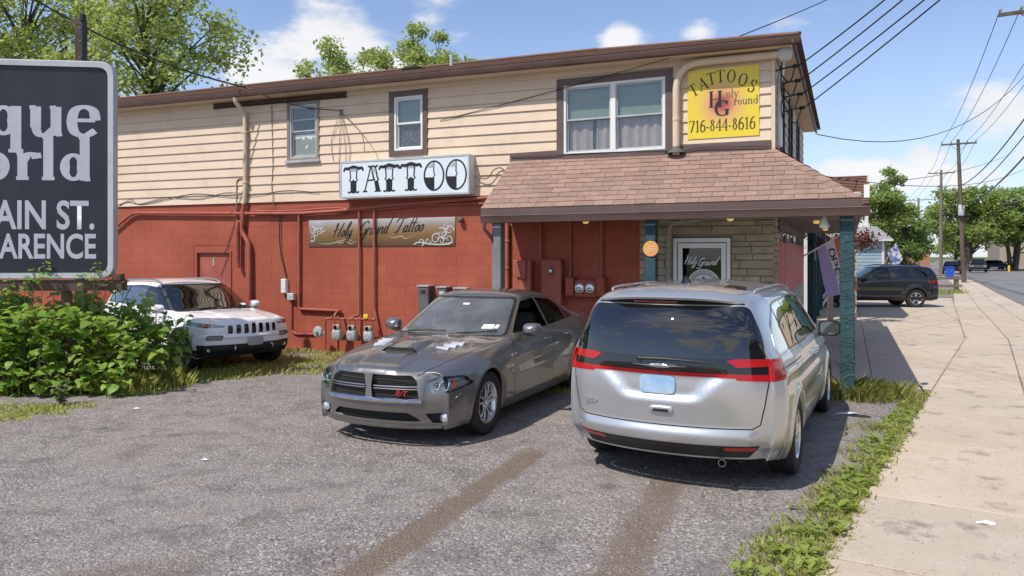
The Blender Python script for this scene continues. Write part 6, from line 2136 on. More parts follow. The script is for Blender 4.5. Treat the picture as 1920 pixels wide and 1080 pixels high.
# ================================================================== lettering by pen strokes
def G_line(*p): return ('l', p)
def G_cur(*p): return ('c', p)
def G_thin(*p): return ('t', p)
def G_thinc(*p): return ('tc', p)
def G_ell(cx, cy, rx, ry): return ('e', (cx, cy, rx, ry))
def G_ser(x, y, h): return ('s', (x, y, h))
GL = {
 'T': (.74, [G_line((.36, 0), (.36, .96)), G_thin((.02, .965), (.70, .965)), G_thin((.04, .98), (.02, .77)), G_thin((.68, .98), (.70, .77)), G_ser(.36, 0, .16)]),
 'A': (.78, [G_thin((.07, 0), (.385, 1)), G_line((.37, 1), (.68, 0)), G_thin((.17, .36), (.56, .36)), G_ser(.07, 0, .09), G_ser(.68, 0, .11)]),
 'O': (.84, [G_ell(.41, .5, .36, .5)]),
 'S': (.58, [G_cur((.49, .80), (.42, .94), (.28, .985), (.13, .91), (.09, .76), (.17, .62), (.32, .51), (.46, .38), (.49, .23), (.42, .08), (.27, .015), (.12, .06), (.07, .22)), G_thin((.49, .74), (.50, .98)), G_thin((.06, .28), (.05, .02))]),
 'H': (.80, [G_line((.15, 0), (.15, 1)), G_line((.62, 0), (.62, 1)), G_thin((.15, .5), (.62, .5)), G_ser(.15, 0, .14), G_ser(.62, 0, .14), G_ser(.15, 1, .14), G_ser(.62, 1, .14)]),
 'G': (.80, [G_cur((.66, .80), (.57, .94), (.40, .985), (.18, .88), (.08, .5), (.18, .12), (.40, .015), (.58, .05), (.65, .14)), G_line((.65, .03), (.65, .42)), G_ser(.65, .42, .13), G_thin((.67, .98), (.665, .72))]),
 'o': (.55, [G_ell(.27, .30, .22, .31)]),
 'l': (.28, [G_line((.13, 0), (.13, 1)), G_thin((.02, .96), (.13, .99)), G_ser(.13, 0, .11)]),
 'y': (.52, [G_line((.08, .6), (.27, .02)), G_thin((.46, .6), (.24, -.10)), G_thinc((.24, -.10), (.16, -.25), (.04, -.24)), G_ser(.08, .6, .09), G_ser(.45, .6, .07)]),
 'r': (.42, [G_line((.13, 0), (.13, .6)), G_thinc((.15, .42), (.24, .57), (.38, .56)), G_line((.36, .60), (.38, .48)), G_ser(.13, 0, .11), G_thin((.03, .57), (.13, .6))]),
 'u': (.62, [G_line((.13, .16), (.13, .6)), G_thinc((.13, .17), (.18, .03), (.30, .02), (.44, .16)), G_line((.46, 0), (.46, .6)), G_thin((.03, .58), (.13, .59)), G_thin((.36, .58), (.46, .59)), G_thin((.46, .02), (.56, .03))]),
 'n': (.64, [G_line((.13, 0), (.13, .6)), G_thinc((.15, .44), (.28, .60), (.41, .57), (.46, .42)), G_line((.46, 0), (.46, .44)), G_ser(.13, 0, .10), G_ser(.46, 0, .10), G_thin((.03, .57), (.13, .6))]),
 'd': (.62, [G_line((.46, 0), (.46, 1)), G_ell(.26, .30, .235, .31), G_thin((.35, .96), (.46, .99)), G_thin((.46, .02), (.56, .03))]),
 'e': (.52, [G_thin((.08, .33), (.45, .33)), G_cur((.455, .33), (.42, .53), (.27, .61), (.12, .53), (.07, .30), (.12, .08), (.28, .01), (.45, .12))]),
 'q': (.62, [G_line((.46, -.36), (.46, .6)), G_ell(.26, .30, .235, .31), G_ser(.46, -.36, .12)]),
 '7': (.56, [G_thin((.06, .96), (.51, .96)), G_line((.50, .96), (.20, 0)), G_thin((.06, .98), (.05, .78))]),
 '1': (.46, [G_line((.24, 0), (.24, 1)), G_ser(.24, 0, .13), G_thin((.08, .86), (.24, .98))]),
 '6': (.56, [G_cur((.46, .93), (.33, .96), (.15, .72), (.075, .32), (.14, .06), (.27, .01), (.42, .10), (.47, .30), (.40, .52), (.28, .58), (.12, .46))]),
 '8': (.56, [G_ell(.27, .765, .165, .215), G_ell(.27, .28, .21, .27)]),
 '4': (.58, [G_line((.40, 0), (.40, 1)), G_thin((.40, .98), (.04, .30)), G_thin((.04, .29), (.54, .29)), G_ser(.40, 0, .11)]),
 '-': (.34, [('b', ((.04, .34), (.27, .34)))]),
}


def pen(mb, pts, wf, place, zoff):
	"""flat ribbon along pts; wf gives half width from direction"""
	n = len(pts)
	rows = []
	for i, p in enumerate(pts):
		a, b = pts[max(i - 1, 0)], pts[min(i + 1, n - 1)]
		d = Vector((b[0] - a[0], b[1] - a[1]))
		d = d.normalized() if d.length > 1e-9 else Vector((1, 0))
		h = wf(d, i / max(1, n - 1))
		q = Vector((-d.y, d.x)) * h
		rows.append([place(p[0] + q.x, p[1] + q.y, zoff), place(p[0] - q.x, p[1] - q.y, zoff)])
	mb.grid(rows)


ZO = [0.0]
def glyph(mb, ch, place, thick=.14, thin=.045):
	w, st = GL[ch]
	auto = lambda d, t: (thick * abs(d.y) ** 1.4 + thin * (1 - abs(d.y) ** 1.4)) / 2
	for k, p in st:
		ZO[0] = (ZO[0] + .00012) % .0016
		z = ZO[0]
		if k == 'l': pen(mb, p, lambda d, t: thick / 2, place, z)
		elif k == 'b': pen(mb, p, lambda d, t: thick * .35, place, z)
		elif k == 'c': pen(mb, catmull(p, 5), auto, place, z)
		elif k == 't': pen(mb, p, lambda d, t: thin / 2, place, z)
		elif k == 'tc': pen(mb, catmull(p, 5), lambda d, t: (thick * .85 * abs(d.y) + thin * (1 - abs(d.y))) / 2, place, z)
		elif k == 's':
			x, y, h = p
			yy = y + thin / 2 if y < .3 else y - thin / 2
			pen(mb, ((x - h, yy), (x + h, yy)), lambda d, t: thin / 2, place, z)
		elif k == 'e':
			cx, cy, rx, ry = p
			n = 32
			rows = []
			for i in range(n + 1):
				a = 2 * PI * i / n
				tk = (thick * abs(math.cos(a)) ** 1.3 + thin * (1 - abs(math.cos(a)) ** 1.3))
				rows.append([place(cx + rx * math.cos(a), cy + ry * math.sin(a), z), place(cx + (rx - tk) * math.cos(a), cy + (ry - tk) * math.sin(a), z)])
			mb.grid(rows)
	return w


def word(mb, txt, x, y, h, place, thick=.14, thin=.045, track=0.0, sx=1.0):
	for ch in txt:
		w = glyph(mb, ch, lambda u, v, z, x=x: place(x + u * h * sx, y + v * h, z), thick, thin)
		x += (w + track) * h * sx
	return x


def fit_text(name, txt, x0, x1, z0, z1, parent, y, mat, bold=.0, bottom=True):
	"""sans lettering squeezed into a rectangle of the xz plane, facing -y"""
	me = text_mesh(txt, 1.0, .0, bold)
	xs = [v.co.x for v in me.vertices]; ys = [v.co.y for v in me.vertices]
	ax_, bx_, ay_, by_ = min(xs), max(xs), min(ys), max(ys)
	for v in me.vertices:
		v.co = (x0 + (v.co.x - ax_) / (bx_ - ax_) * (x1 - x0), y, z0 + (v.co.y - ay_) / (by_ - ay_) * (z1 - z0))
	me.materials.clear(); me.materials.append(mat)
	return obj(name, me, parent)


# ---------------------------------------------------------------- big sign board at the left
M['frame_alu'] = wmat('sign_frame_alu', (.42, .43, .45), (.52, .53, .55), 3, .42, metal=.2)
M['sign_navy'] = wmat('navy_vinyl', (.016, .018, .028), (.024, .027, .038), 2.2, .38, .06, 5, stretch=(1, 1, .4))
M['sign_letter'] = wmat('pale_grey_vinyl', (.40, .41, .46), (.46, .47, .52), 3, .5)
M['steel_brown'] = wmat('brown_rusty_steel', (.085, .048, .040), (.125, .072, .058), 4, .7, .3, 30)
SGN = thing('street_sign', 'tall navy sign board in a rounded pale frame on brown steel above the green bush', 'sign', (-5.86, 11.0, 0), R(6.5))
S_W, Z0, Z1 = 4.3, 1.665, 4.86
outer = rounded([(0, Z0), (0, Z1), (-S_W, Z1), (-S_W, Z0)], .22, 8)
inner = rounded([(-.088, Z0 + .088), (-.088, Z1 - .088), (-S_W + .088, Z1 - .088), (-S_W + .088, Z0 + .088)], .15, 8)
n = len(outer)
m = MB()
for ring, y in ((outer, .0), (outer, .13)): m.v += [(a, y, b) for a, b in ring]
m.v += [(a, -.012, b) for a, b in rounded([(-.012, Z0 + .012), (-.012, Z1 - .012), (-S_W + .012, Z1 - .012), (-S_W + .012, Z0 + .012)], .21, 8)]
m.v += [(a, -.008, b) for a, b in inner]
m.v += [(a, .03, b) for a, b in inner]
for i in range(n):
	j = (i + 1) % n
	m.f += [(i, j, n + j, n + i), (i, 2 * n + i, 2 * n + j, j), (2 * n + i, 3 * n + i, 3 * n + j, 2 * n + j), (3 * n + i, 4 * n + i, 4 * n + j, 3 * n + j)]
m.f.append(list(range(n, 2 * n))); m.mi = [0] * len(m.f)
m.build('frame', M['frame_alu'], SGN, 35)
m = MB().add([(a, .022, b) for a, b in inner], [list(range(n))])
m.build('face', M['sign_navy'], SGN)
def sx_(px): return (px - 214) / 126.5
def sz_(py): return 1.67 + (522 - py) / 127.3
pl_ = lambda u, v, z: (u, .019 - z, v)
m = MB(); word(m, 'que', sx_(-8), sz_(256), .705, pl_, .175, .075, .03, 1.20); m.build('lettering', M['sign_letter'], SGN, fix=False)
m = MB(); word(m, 'orld', sx_(-18), sz_(339), .655, pl_, .175, .08, .03, 1.20); m.build('lettering', M['sign_letter'], SGN, fix=False)
fit_text('lettering', 'MAIN ST.', sx_(-34), sx_(178), sz_(431), sz_(376), SGN, .018, M['sign_letter'], .022)
fit_text('lettering', 'CLARENCE', sx_(-39), sx_(181), sz_(485.5), sz_(438), SGN, .018, M['sign_letter'], .022)
MB().box(-S_W, .10, .02, .22, 1.49, 1.645).build('beam', M['steel_brown'], SGN)
m = MB(); m.bar((-.72, .12, 1.485), (-.58, .17, 0), .17, .12); m.build('support_post', M['steel_brown'], SGN)
m = MB(); m.bar((-3.4, .12, 1.485), (-3.5, .17, 0), .17, .12); m.build('support_post', M['steel_brown'], SGN)
MB().box(-.02, .085, .0, .17, 1.6455, 1.73).build('bracket', M['steel_brown'], SGN)
t = thing('steel_post', 'rust brown steel post with bolts rising behind the navy sign board', 'post', (-7.50, 13.0, 0))
m = MB(); m.box(-.075, .075, -.06, .06, 0, 6.12); m.build('shaft', wmat('rusty_column', (.055, .035, .028), (.10, .06, .05), 3, .8, .3, 30), t)
m = MB(); m.box(-.16, .075, -.065, -.061, 6.02, 6.10); m.build('bracket', M['gutter'], t)
m = MB()
for z in (5.2, 5.45, 5.72, 5.95): m.ball((.02, -.062, z), .016, 6)
m.build('bolts', M['satin'], t)
t = thing('vent_stack', 'thin capped black pipe beside the rust brown post', 'pipe', (-7.30, 12.7, 0))
MB().lathe([(.028, 0), (.028, 6.0), (.055, 6.0), (.055, 6.10), (.001, 6.12)], 12).build('pipe', M['black_trim'], t, 40)
MB().box(-.05, .0, -.01, .01, 5.50, 5.53).build('clip', M['black_trim'], t)

# ---------------------------------------------------------------- TATTOO light box
M['acrylic'] = wmat('white_acrylic', (.60, .655, .70), (.66, .71, .75), 1.5, .35)
M['ink'] = pmat('black_print', (.010, .010, .012), .45)
TT = bthing('light_box_sign', 'white light box sign with black TATTOO lettering on the clapboard edge', 'sign', (-6.82, -.25, 3.165))
X0, X1, ZA, ZB_ = -8.293, -5.349, 3.165, 3.905
m = MB(); m.box(X0, X1, -.245, -.02, ZA, ZB_)
case = bput(m, 'case', M['white_vinyl'], TT)
m = MB()
for a, b, c, d in ((X0 - .004, X0 + .032, ZA - .004, ZB_ + .004), (X1 - .032, X1 + .004, ZA - .004, ZB_ + .004)): m.box(a, b, -.262, -.235, c, d)
for c, d in ((ZA - .004, ZA + .032), (ZB_ - .032, ZB_ + .004)): m.box(X0 + .0325, X1 - .0325, -.2615, -.235, c, d)
bput(m, 'frame', M['frame_alu'], TT)
bput(MB().box(X0 + .03, X1 - .03, -.253, -.246, ZA + .03, ZB_ - .03), 'face', M['acrylic'], TT)
def letters_tattoo():
	m = MB(); g = MB()
	def P(cx, k=1.0):
		return lambda u, v, z: (cx + (u - .39) * .60 * k, -.2545 - z, ZA + .105 + v * .535)
	def poly(mb, pts, pl2, z): mb.add([pl2(u, v, z) for u, v in pts], [list(range(len(pts)))])
	zc = [0.0]
	def Z(): zc[0] = (zc[0] + .00015) % .0018; return zc[0]
	for cx in (-7.965, -7.115, -6.62):
		p = P(cx)
		pen(m, catmull([(0, .80), (.05, .92), (.16, .905), (.28, .93), (.39, .96), (.50, .93), (.62, .905), (.73, .92), (.78, .80)], 5), lambda d, t: .034 + .034 * math.sin(PI * min(1, t * 1.0)), p, Z())
		for s in (-1, 1):
			q = lambda u: .39 + s * u
			pen(m, [(q(.145), .90), (q(.115), .52)], lambda d, t: .024, p, Z())
			pen(m, [(q(.115), .52), (q(.165), .47), (q(.115), .42)], lambda d, t: .024, p, Z())
		poly(m, [(.265, .44), (.33, .44), (.39, .50), (.39, .03), (.22, .0), (.275, .08)], p, Z())
		poly(m, [(.515, .44), (.505, .08), (.56, .0), (.39, .03), (.39, .50), (.45, .44)], p, Z())
		pen(m, catmull([(.17, .05), (.22, .0), (.30, .03), (.39, .0), (.48, .03), (.56, .0), (.61, .05)], 5), lambda d, t: .028, p, Z())
		poly(g, [(.27, .80), (.51, .80), (.525, .90), (.255, .90)], p, Z())
	p = P(-7.52)
	pen(m, [(.10, .02), (.34, .93)], lambda d, t: .024, p, Z()); pen(m, [(.03, .03), (.12, .03), (.20, .03)], lambda d, t: .030, p, Z())
	pen(m, [(.36, .92), (.46, .50), (.50, .44)], lambda d, t: .030, p, Z()); pen(m, [(.52, .92), (.605, .52), (.65, .47), (.625, .42)], lambda d, t: .030, p, Z())
	poly(m, [(.47, .46), (.545, .40), (.62, .46), (.72, .05), (.77, .0), (.47, .0), (.535, .06)], p, Z())
	pen(m, [(.20, .43), (.46, .45)], lambda d, t: .028, p, Z())
	pen(m, catmull([(.24, .98), (.32, .93), (.42, .96), (.52, .93), (.62, .98)], 5), lambda d, t: .034, p, Z())
	poly(g, [(.37, .86), (.53, .86), (.55, .74), (.41, .74)], p, Z())
	for cx in (-6.105, -5.625):
		p = P(cx, .94)
		n = 36
		pen(m, [(.39 + .375 * math.cos(2 * PI * i / n), .49 + .515 * math.sin(2 * PI * i / n)) for i in range(n + 1)], lambda d, t: .030, p, Z())
		pen(m, [(.385, .99), (.385, .60), (.43, .53), (.385, .47), (.385, -.01)], lambda d, t: .022, p, Z())
		arc = [(.39 + .36 * math.cos(a), .49 + .50 * math.sin(a)) for a in [PI * (1.03 + .44 * k / 14) for k in range(15)]]
		ctr = [(.385, .47), (.30, .40), (.20, .46)]
		poly(m, arc + [(.385, .0), (.385, .47)], p, Z()) if False else None
		for k in range(14):
			a, b = arc[k], arc[k + 1]
			poly(m, [a, b, (.385, min(.44, b[1] + .40 if k < 5 else .44)), (.385, .43)], p, Z()) if k > 6 else poly(m, [a, b, (.385, .43)], p, Z())
		poly(g, [(.13, .78), (.38, .78), (.38, .93), (.24, .90)], p, Z())
	return m, g
m, g = letters_tattoo()
bput(m, 'lettering', M['ink'], TT).data.update()
bput(g, 'letter_shading', pmat('grey_print', (.34, .36, .39), .5), TT)

# ---------------------------------------------------------------- silver and gold banner
def gradient_print(name, stops, axis, lo, hi, rough=.4):
	m = pmat(name, (.5, .5, .5), rough)
	t = m.node_tree
	tc = t.nodes.new('ShaderNodeTexCoord')
	sp = t.nodes.new('ShaderNodeSeparateXYZ'); t.links.new(tc.outputs['Object'], sp.inputs[0])
	mr = t.nodes.new('ShaderNodeMapRange'); mr.inputs[1].default_value = lo; mr.inputs[2].default_value = hi
	t.links.new(sp.outputs[axis], mr.inputs[0])
	t.links.new(ramp(t, mr.outputs[0], stops), t.nodes['Principled BSDF'].inputs['Base Color'])
	return m
BX0, BX1, BZ0, BZ1 = -9.282, -5.779, 2.195, 2.750
BN = bthing('painted_banner', 'silver and gold panel with script lettering and white scrolls on the red wall', 'sign', (-7.53, -.02, 2.195))
bput(MB().box(BX0, BX1, -.016, -.003, BZ0, BZ1), 'panel', gradient_print('silver_gold_print', [(0, (.075, .042, .018)), (.42, (.19, .105, .035)), (.68, (.25, .175, .11)), (.86, (.33, .30, .29)), (1, (.44, .43, .46))], 2, BZ0, BZ1), BN)
SCR = {
 'H': (.66, [[(.02, .70), (.10, .98), (.14, .90), (.06, 0)], [(.62, 1.05), (.50, .5), (.44, .05), (.54, .02)], [(-.06, .40), (.2, .56), (.60, .52)]]),
 'o': (.36, [[(.20, .48), (.06, .34), (.06, .08), (.17, .02), (.28, .20), (.22, .46), (.30, .42), (.40, .42)]]),
 'l': (.24, [[(.0, .1), (.22, .86), (.18, 1.05), (.08, .7), (.08, .08), (.16, .02), (.26, .12)]]),
 'y': (.36, [[(.02, .48), (.04, .10), (.16, .06), (.28, .46)], [(.30, .50), (.20, -.30), (.04, -.52), (-.04, -.36), (.38, .12)]]),
 'G': (.62, [[(.56, .82), (.46, 1.04), (.16, .82), (.04, .36), (.16, .02), (.40, .08), (.50, .40)], [(.30, .40), (.56, .42), (.46, -.30), (.14, -.40), (.06, -.22)]]),
 'r': (.28, [[(.02, .0), (.06, .50)], [(.05, .30), (.16, .50), (.26, .44)]]),
 'u': (.40, [[(.02, .50), (.03, .10), (.12, .02), (.26, .22), (.30, .50)], [(.29, .50), (.28, .08), (.40, .08)]]),
 'n': (.42, [[(.03, .0), (.05, .50)], [(.05, .28), (.18, .50), (.28, .42), (.27, .06), (.42, .08)]]),
 'd': (.42, [[(.26, .44), (.14, .50), (.04, .24), (.10, .02), (.26, .16)], [(.40, 1.1), (.28, .50), (.26, .06), (.40, .08)]]),
 'T': (.56, [[(-.22, .72), (-.04, 1.0), (.30, .98), (.74, 1.06)], [(.30, 1.0), (.18, .30), (.04, .0), (-.10, .08)]]),
 'a': (.42, [[(.28, .44), (.16, .50), (.04, .24), (.10, .02), (.27, .18), (.30, .50)], [(.29, .46), (.28, .06), (.40, .08)]]),
 't': (.26, [[(.14, .98), (.06, .30), (.08, .04), (.22, .08)], [(-.06, .60), (.16, .62), (.32, .68)]]),
}
def script(mb, txt, x, y, h, tilt, w=.0125, gap=.18):
	for ch in txt:
		if ch == ' ': x += gap; continue
		adv, st = SCR[ch]
		for s in st:
			ZO[0] = (ZO[0] + .0001) % .0012
			pts = [(x + (u + .42 * v) * h, y + v * h + (x - BX0) * tilt) for u, v in s]
			pen(mb, catmull(pts, 5), lambda d, t: w * (.35 + .85 * abs(d.y)) * (.6 + .4 * math.sin(PI * t)), lambda u, v, z: (u, -.0195 - z, v), ZO[0])
		x += adv * h
m = MB(); script(m, 'Holy Ground Tattoo', BX0 + .62, BZ0 + .165, .285, .047)
bput(m, 'lettering', M['ink'], BN)
def spiral(cx, cy, r, turns, a0, sgn):
	return [(cx + r * (1 - .85 * t) * math.cos(a0 + sgn * turns * 2 * PI * t), cy + r * (1 - .85 * t) * math.sin(a0 + sgn * turns * 2 * PI * t)) for t in [k / 22 for k in range(23)]]
def scrolls(mb, items, wide):
	for cx, cy, r, turns, a0, sgn in items:
		ZO[0] = (ZO[0] + .0001) % .0012
		pen(mb, spiral(cx, cy, r, turns, a0, sgn), lambda d, t: wide * (1.1 - .8 * t), lambda u, v, z: (u, -.0185 - z, v), ZO[0])
m = MB()
scrolls(m, [(BX0 + .20, BZ1 - .13, .10, 1.2, 0, 1), (BX0 + .10, BZ1 - .22, .09, 1.2, 2, -1), (BX0 + .30, BZ1 - .12, .10, 1.1, 3, -1), (BX0 + .20, BZ1 - .27, .10, 1.2, 1, 1), (BX0 + .10, BZ1 - .37, .08, 1.1, 4, 1), (BX0 + .36, BZ1 - .20, .06, 1.1, 0, -1), (BX0 + .27, BZ1 - .22, .07, 1.2, 5, 1),
             (BX1 - .12, BZ0 + .30, .10, 1.2, 0, 1), (BX1 - .30, BZ0 + .24, .12, 1.2, 2, -1), (BX1 - .14, BZ0 + .13, .10, 1.2, 4, 1), (BX1 - .42, BZ0 + .14, .11, 1.2, 1, 1), (BX1 - .30, BZ0 + .10, .08, 1.2, 3, -1), (BX1 - .60, BZ0 + .10, .07, 1.2, 0, -1), (BX1 - .18, BZ0 + .37, .07, 1.1, 2, 1), (BX1 - .76, BZ0 + .08, .08, 1.0, 5, 1), (BX1 - .22, BZ0 + .22, .08, 1.3, 5, -1)], .011)
pen(m, catmull([(BX1 - .92, BZ0 + .035), (BX1 - .80, BZ0 + .075), (BX1 - .55, BZ0 + .04), (BX1 - .25, BZ0 + .03), (BX1 - .05, BZ0 + .07)], 6), lambda d, t: .012, lambda u, v, z: (u, -.0185, v), 0)
bput(m, 'scrollwork', wmat('white_print', (.40, .40, .43), (.55, .55, .58), 6, .5), BN)
GP = pmat('pale_gold_print', (.42, .32, .22), .5)
for pts in ([(BX0 + .25, BZ0 + .07), (BX0 + .55, BZ0 + .06), (BX0 + .95, BZ0 + .14), (BX0 + 1.15, BZ0 + .10)], [(BX0 + .72, BZ0 + .16), (BX0 + .78, BZ0 + .07), (BX0 + .95, BZ0 + .10), (BX0 + 1.1, BZ0 + .06), (BX0 + 1.28, BZ0 + .14)], [(BX0 + 2.0, BZ0 + .22), (BX0 + 2.1, BZ0 + .17), (BX0 + 2.3, BZ0 + .20), (BX0 + 2.4, BZ0 + .15), (BX0 + 2.6, BZ0 + .22)], [(BX0 + 2.9, BZ0 + .46), (BX0 + 3.05, BZ0 + .49), (BX0 + 3.2, BZ0 + .46)]):
	ZO[0] = (ZO[0] + .0002) % .0012
	m = MB(); pen(m, catmull(pts, 6), lambda d, t: .009 * math.sin(PI * (t * .9 + .05)), lambda u, v, z: (u, -.0172 - z * .3, v), ZO[0])
	bput(m, 'swash', GP, BN)

# ---------------------------------------------------------------- yellow corner sign
YX0, YX1, YZ0, YZ1 = -1.355, -.212, 3.945, 5.088
YS = bthing('yellow_sign', 'yellow square sign with arched TATTOOS and a phone number by the roof corner', 'sign', (-.78, -.03, 3.945))
def yellow_mat():
	m = pmat('yellow_print', (.6, .5, .05), .38)
	t = m.node_tree
	tc = t.nodes.new('ShaderNodeTexCoord')
	sp = t.nodes.new('ShaderNodeSeparateXYZ'); t.links.new(tc.outputs['Object'], sp.inputs[0])
	dx = math_n(t, 'SUBTRACT', sp.outputs[0], lerp(YX0, YX1, .49)); dz = math_n(t, 'SUBTRACT', sp.outputs[2], lerp(YZ0, YZ1, .49))
	r = math_n(t, 'SQRT', math_n(t, 'ADD', math_n(t, 'MULTIPLY', dx, dx), math_n(t, 'MULTIPLY', dz, dz)))
	t.links.new(ramp(t, r, [(0, (.22, .035, .05)), (.10, (.42, .10, .07)), (.24, (.64, .36, .13)), (.42, (.68, .50, .05)), (.6, (.70, .54, .035))]), t.nodes['Principled BSDF'].inputs['Base Color'])
	return m
bput(MB().box(YX0, YX1, -.034, -.022, YZ0, YZ1), 'panel', yellow_mat(), YS)
YW, YH = YX1 - YX0, YZ1 - YZ0
yp = lambda u, v, z: (u, -.0365 - z, v)
m = MB()
for ch, u, v, rot, h in (('T', .089, .716, 27, .205), ('A', .222, .795, 19, .205), ('T', .342, .858, 10, .205), ('T', .470, .882, 2, .205), ('O', .622, .868, -5, .205), ('O', .783, .802, -15, .205), ('S', .912, .700, -25, .205)):
	w_ = GL[ch][0]
	c_, s_ = math.cos(R(rot)), math.sin(R(rot))
	def pp(a, b, z, u=u, v=v, c_=c_, s_=s_, h=h, w_=w_):
		a = (a - w_ / 2) * h * .92; b = (b - .5) * h
		return yp(YX0 + u * YW + a * c_ - b * s_, YZ0 + v * YH + a * s_ + b * c_, z)
	glyph(m, ch, pp, .13, .05)
bput(m, 'lettering', pmat('brown_black_print', (.030, .016, .006), .5), YS)
m = MB()
word(m, 'H', YX0 + .30 * YW, YZ0 + .44 * YH, .235 * YH, yp, .15, .035, 0, 1.10)
word(m, 'G', YX0 + .385 * YW, YZ0 + .315 * YH, .215 * YH, lambda u, v, z: yp(u, v, z + .0018), .15, .045, 0, 1.25)
bput(m, 'lettering', M['ink'], YS)
m = MB()
word(m, 'oly', YX0 + .545 * YW, YZ0 + .565 * YH, .125 * YH, yp, .11, .05, .02, 1.0)
word(m, 'round', YX0 + .655 * YW, YZ0 + .452 * YH, .115 * YH, yp, .12, .055, .0, 1.03)
bput(m, 'lettering', pmat('dark_grey_print', (.10, .085, .06), .5), YS)
m = MB(); word(m, '716-844-8616', YX0 + .022 * YW, YZ0 + .098 * YH, .172 * YH, yp, .125, .055, 0, .885)
bput(m, 'lettering', pmat('brown_print', (.060, .034, .012), .5), YS)

# round orange plate on the second post
t = bthing('round_sign', 'small round orange plate hung on the teal post left of the shop door', 'sign', (-1.70, -1.21, 2.11))
m = MB(); m.lathe([(.001, -1.222), (.115, -1.222), (.122, -1.216), (.122, -1.206), (.001, -1.206)], 28, 'y', (-1.69, 0, 2.11)); bput(m, 'disc', wmat('faded_orange', (.62, .27, .07), (.66, .36, .14), 5, .5), t, 30)
m = MB()
for z, w_ in ((2.15, .06), (2.11, .085), (2.08, .06)): m.box(-1.69 - w_, -1.69 + w_, -1.2245, -1.2225, z - .008, z + .004)
bput(m, 'print', pmat('pale_print', (.68, .48, .30), .5), t)

# white lettering and emblem on the shop door glass
t = bthing('door_decal', 'white script and round wreath emblem with a fir tree on the shop door glass', 'decal', (-1.12, .018, 1.5))
dp_ = lambda u, v, z: (u, .0178 - z, v)
m = MB()
random.seed(4)
for x0, z0, s in ((-1.42, 1.86, 'Holy'), (-1.20, 1.83, 'Ground')):
	x = x0
	for ch in s:
		adv, st = SCR[ch]
		for q in st:
			pen(m, catmull([(x + (u + .4 * v) * .125, z0 + v * .125 + (x + 1.4) * .05) for u, v in q], 4), lambda d, tt: .0075, dp_, 0)
		x += adv * .125
n = 40
for rr, w_ in ((.26, .012), (.18, .006)):
	pen(m, [(-1.10 + rr * math.cos(2 * PI * k / n), 1.51 + rr * math.sin(2 * PI * k / n)) for k in range(n + 1)], lambda d, tt: w_, dp_, 0)
for k in range(44):
	a = 2 * PI * k / 44
	pen(m, [(-1.10 + .195 * math.cos(a), 1.51 + .195 * math.sin(a)), (-1.10 + .245 * math.cos(a + .07), 1.51 + .245 * math.sin(a + .07))], lambda d, tt: .010, dp_, .0004)
m.add([dp_(-1.10 + .175 * math.cos(2 * PI * k / n), 1.51 + .175 * math.sin(2 * PI * k / n), -.0008) for k in range(n)], [list(range(n))])
bput(m, 'print', pmat('white_decal', (.62, .62, .60), .5), t)
m = MB()
for z, w_ in ((1.40, .12), (1.47, .09), (1.54, .065)): m.add([dp_(-1.10 - w_, z, .001), dp_(-1.10 + w_, z, .001), dp_(-1.10, z + .13, .001)], [(0, 1, 2)])
bput(m, 'tree_print', M['ink'], t)
# ================================================================== pipes, meters, boxes and lamps on the wall
M['red_pipe'] = M['red_gloss']
M['meter_grey'] = wmat('meter_grey_paint', (.33, .35, .36), (.40, .42, .43), 4, .5, .05, 60)
M['box_grey'] = wmat('grey_plastic_box', (.42, .42, .41), (.50, .50, .49), 5, .5)
M['dk_grey'] = wmat('dark_grey_box', (.075, .075, .072), (.12, .115, .11), 6, .55)
M['dial'] = pmat('meter_dial', (.62, .62, .60), .25, 0, .5, .6)
M['conc_white'] = pmat('lamp_globe', (.78, .78, .74), .4)
M['yellow_bulb'] = pmat('yellow_bulb', (.75, .55, .12), .35, emit=(1.0, .72, .20), estr=.35)

def wallpipe(label, pts, r, mat=None, n=8, smooth=50, name='wall_pipe', cat='pipe', group=None):
	o = pts[0]
	t = bthing(name, label, cat, (o[0], o[1], min(p[2] for p in pts)), group)
	bput(MB().tube(pts, r, n), 'pipe', mat or M['red_pipe'], t, smooth)
	return t
def elbow(pts, k=.12):
	"""round the corners of a run of pipe"""
	out = [Vector(pts[0])]
	for a, b, c in zip(pts, pts[1:], pts[2:]):
		a, b, c = Vector(a), Vector(b), Vector(c)
		q = min(k, (a - b).length * .45, (c - b).length * .45)
		p1, p2 = b + (a - b).normalized() * q, b + (c - b).normalized() * q
		for i in range(6):
			t = i / 5
			out.append(p1 * (1 - t) ** 2 + b * 2 * t * (1 - t) + p2 * t * t)
	out.append(Vector(pts[-1]))
	return out

# downpipe: beige above, red below
dpx = -10.97
t = bthing('downpipe', 'long rainwater downpipe beige above and red below on the wall', 'downpipe', (dpx, -.10, 0))
bput(MB().tube(elbow([(dpx, -.38, 5.42), (dpx, -.36, 5.32), (dpx, -.085, 5.12), (dpx, -.085, 3.45), (dpx - .03, -.085, 3.14)], .1), .048, 10), 'upper_pipe', M['beige'], t, 50)
bput(MB().tube(elbow([(dpx - .03, -.0851, 3.15), (dpx - .10, -.085, 2.55), (dpx + .12, -.085, 2.25), (dpx + .14, -.085, .12)], .1), .05, 10), 'lower_pipe', M['red_pipe'], t, 50)
m = MB()
for z in (4.7, 3.6): m.box(dpx - .07, dpx + .07, -.14, -.02, z, z + .03)
bput(m, 'straps', M['beige'], t)
t = bthing('drain_spout', 'dark red capped stub pipe hanging beside the downpipe', 'pipe', (-11.17, -.10, 1.75))
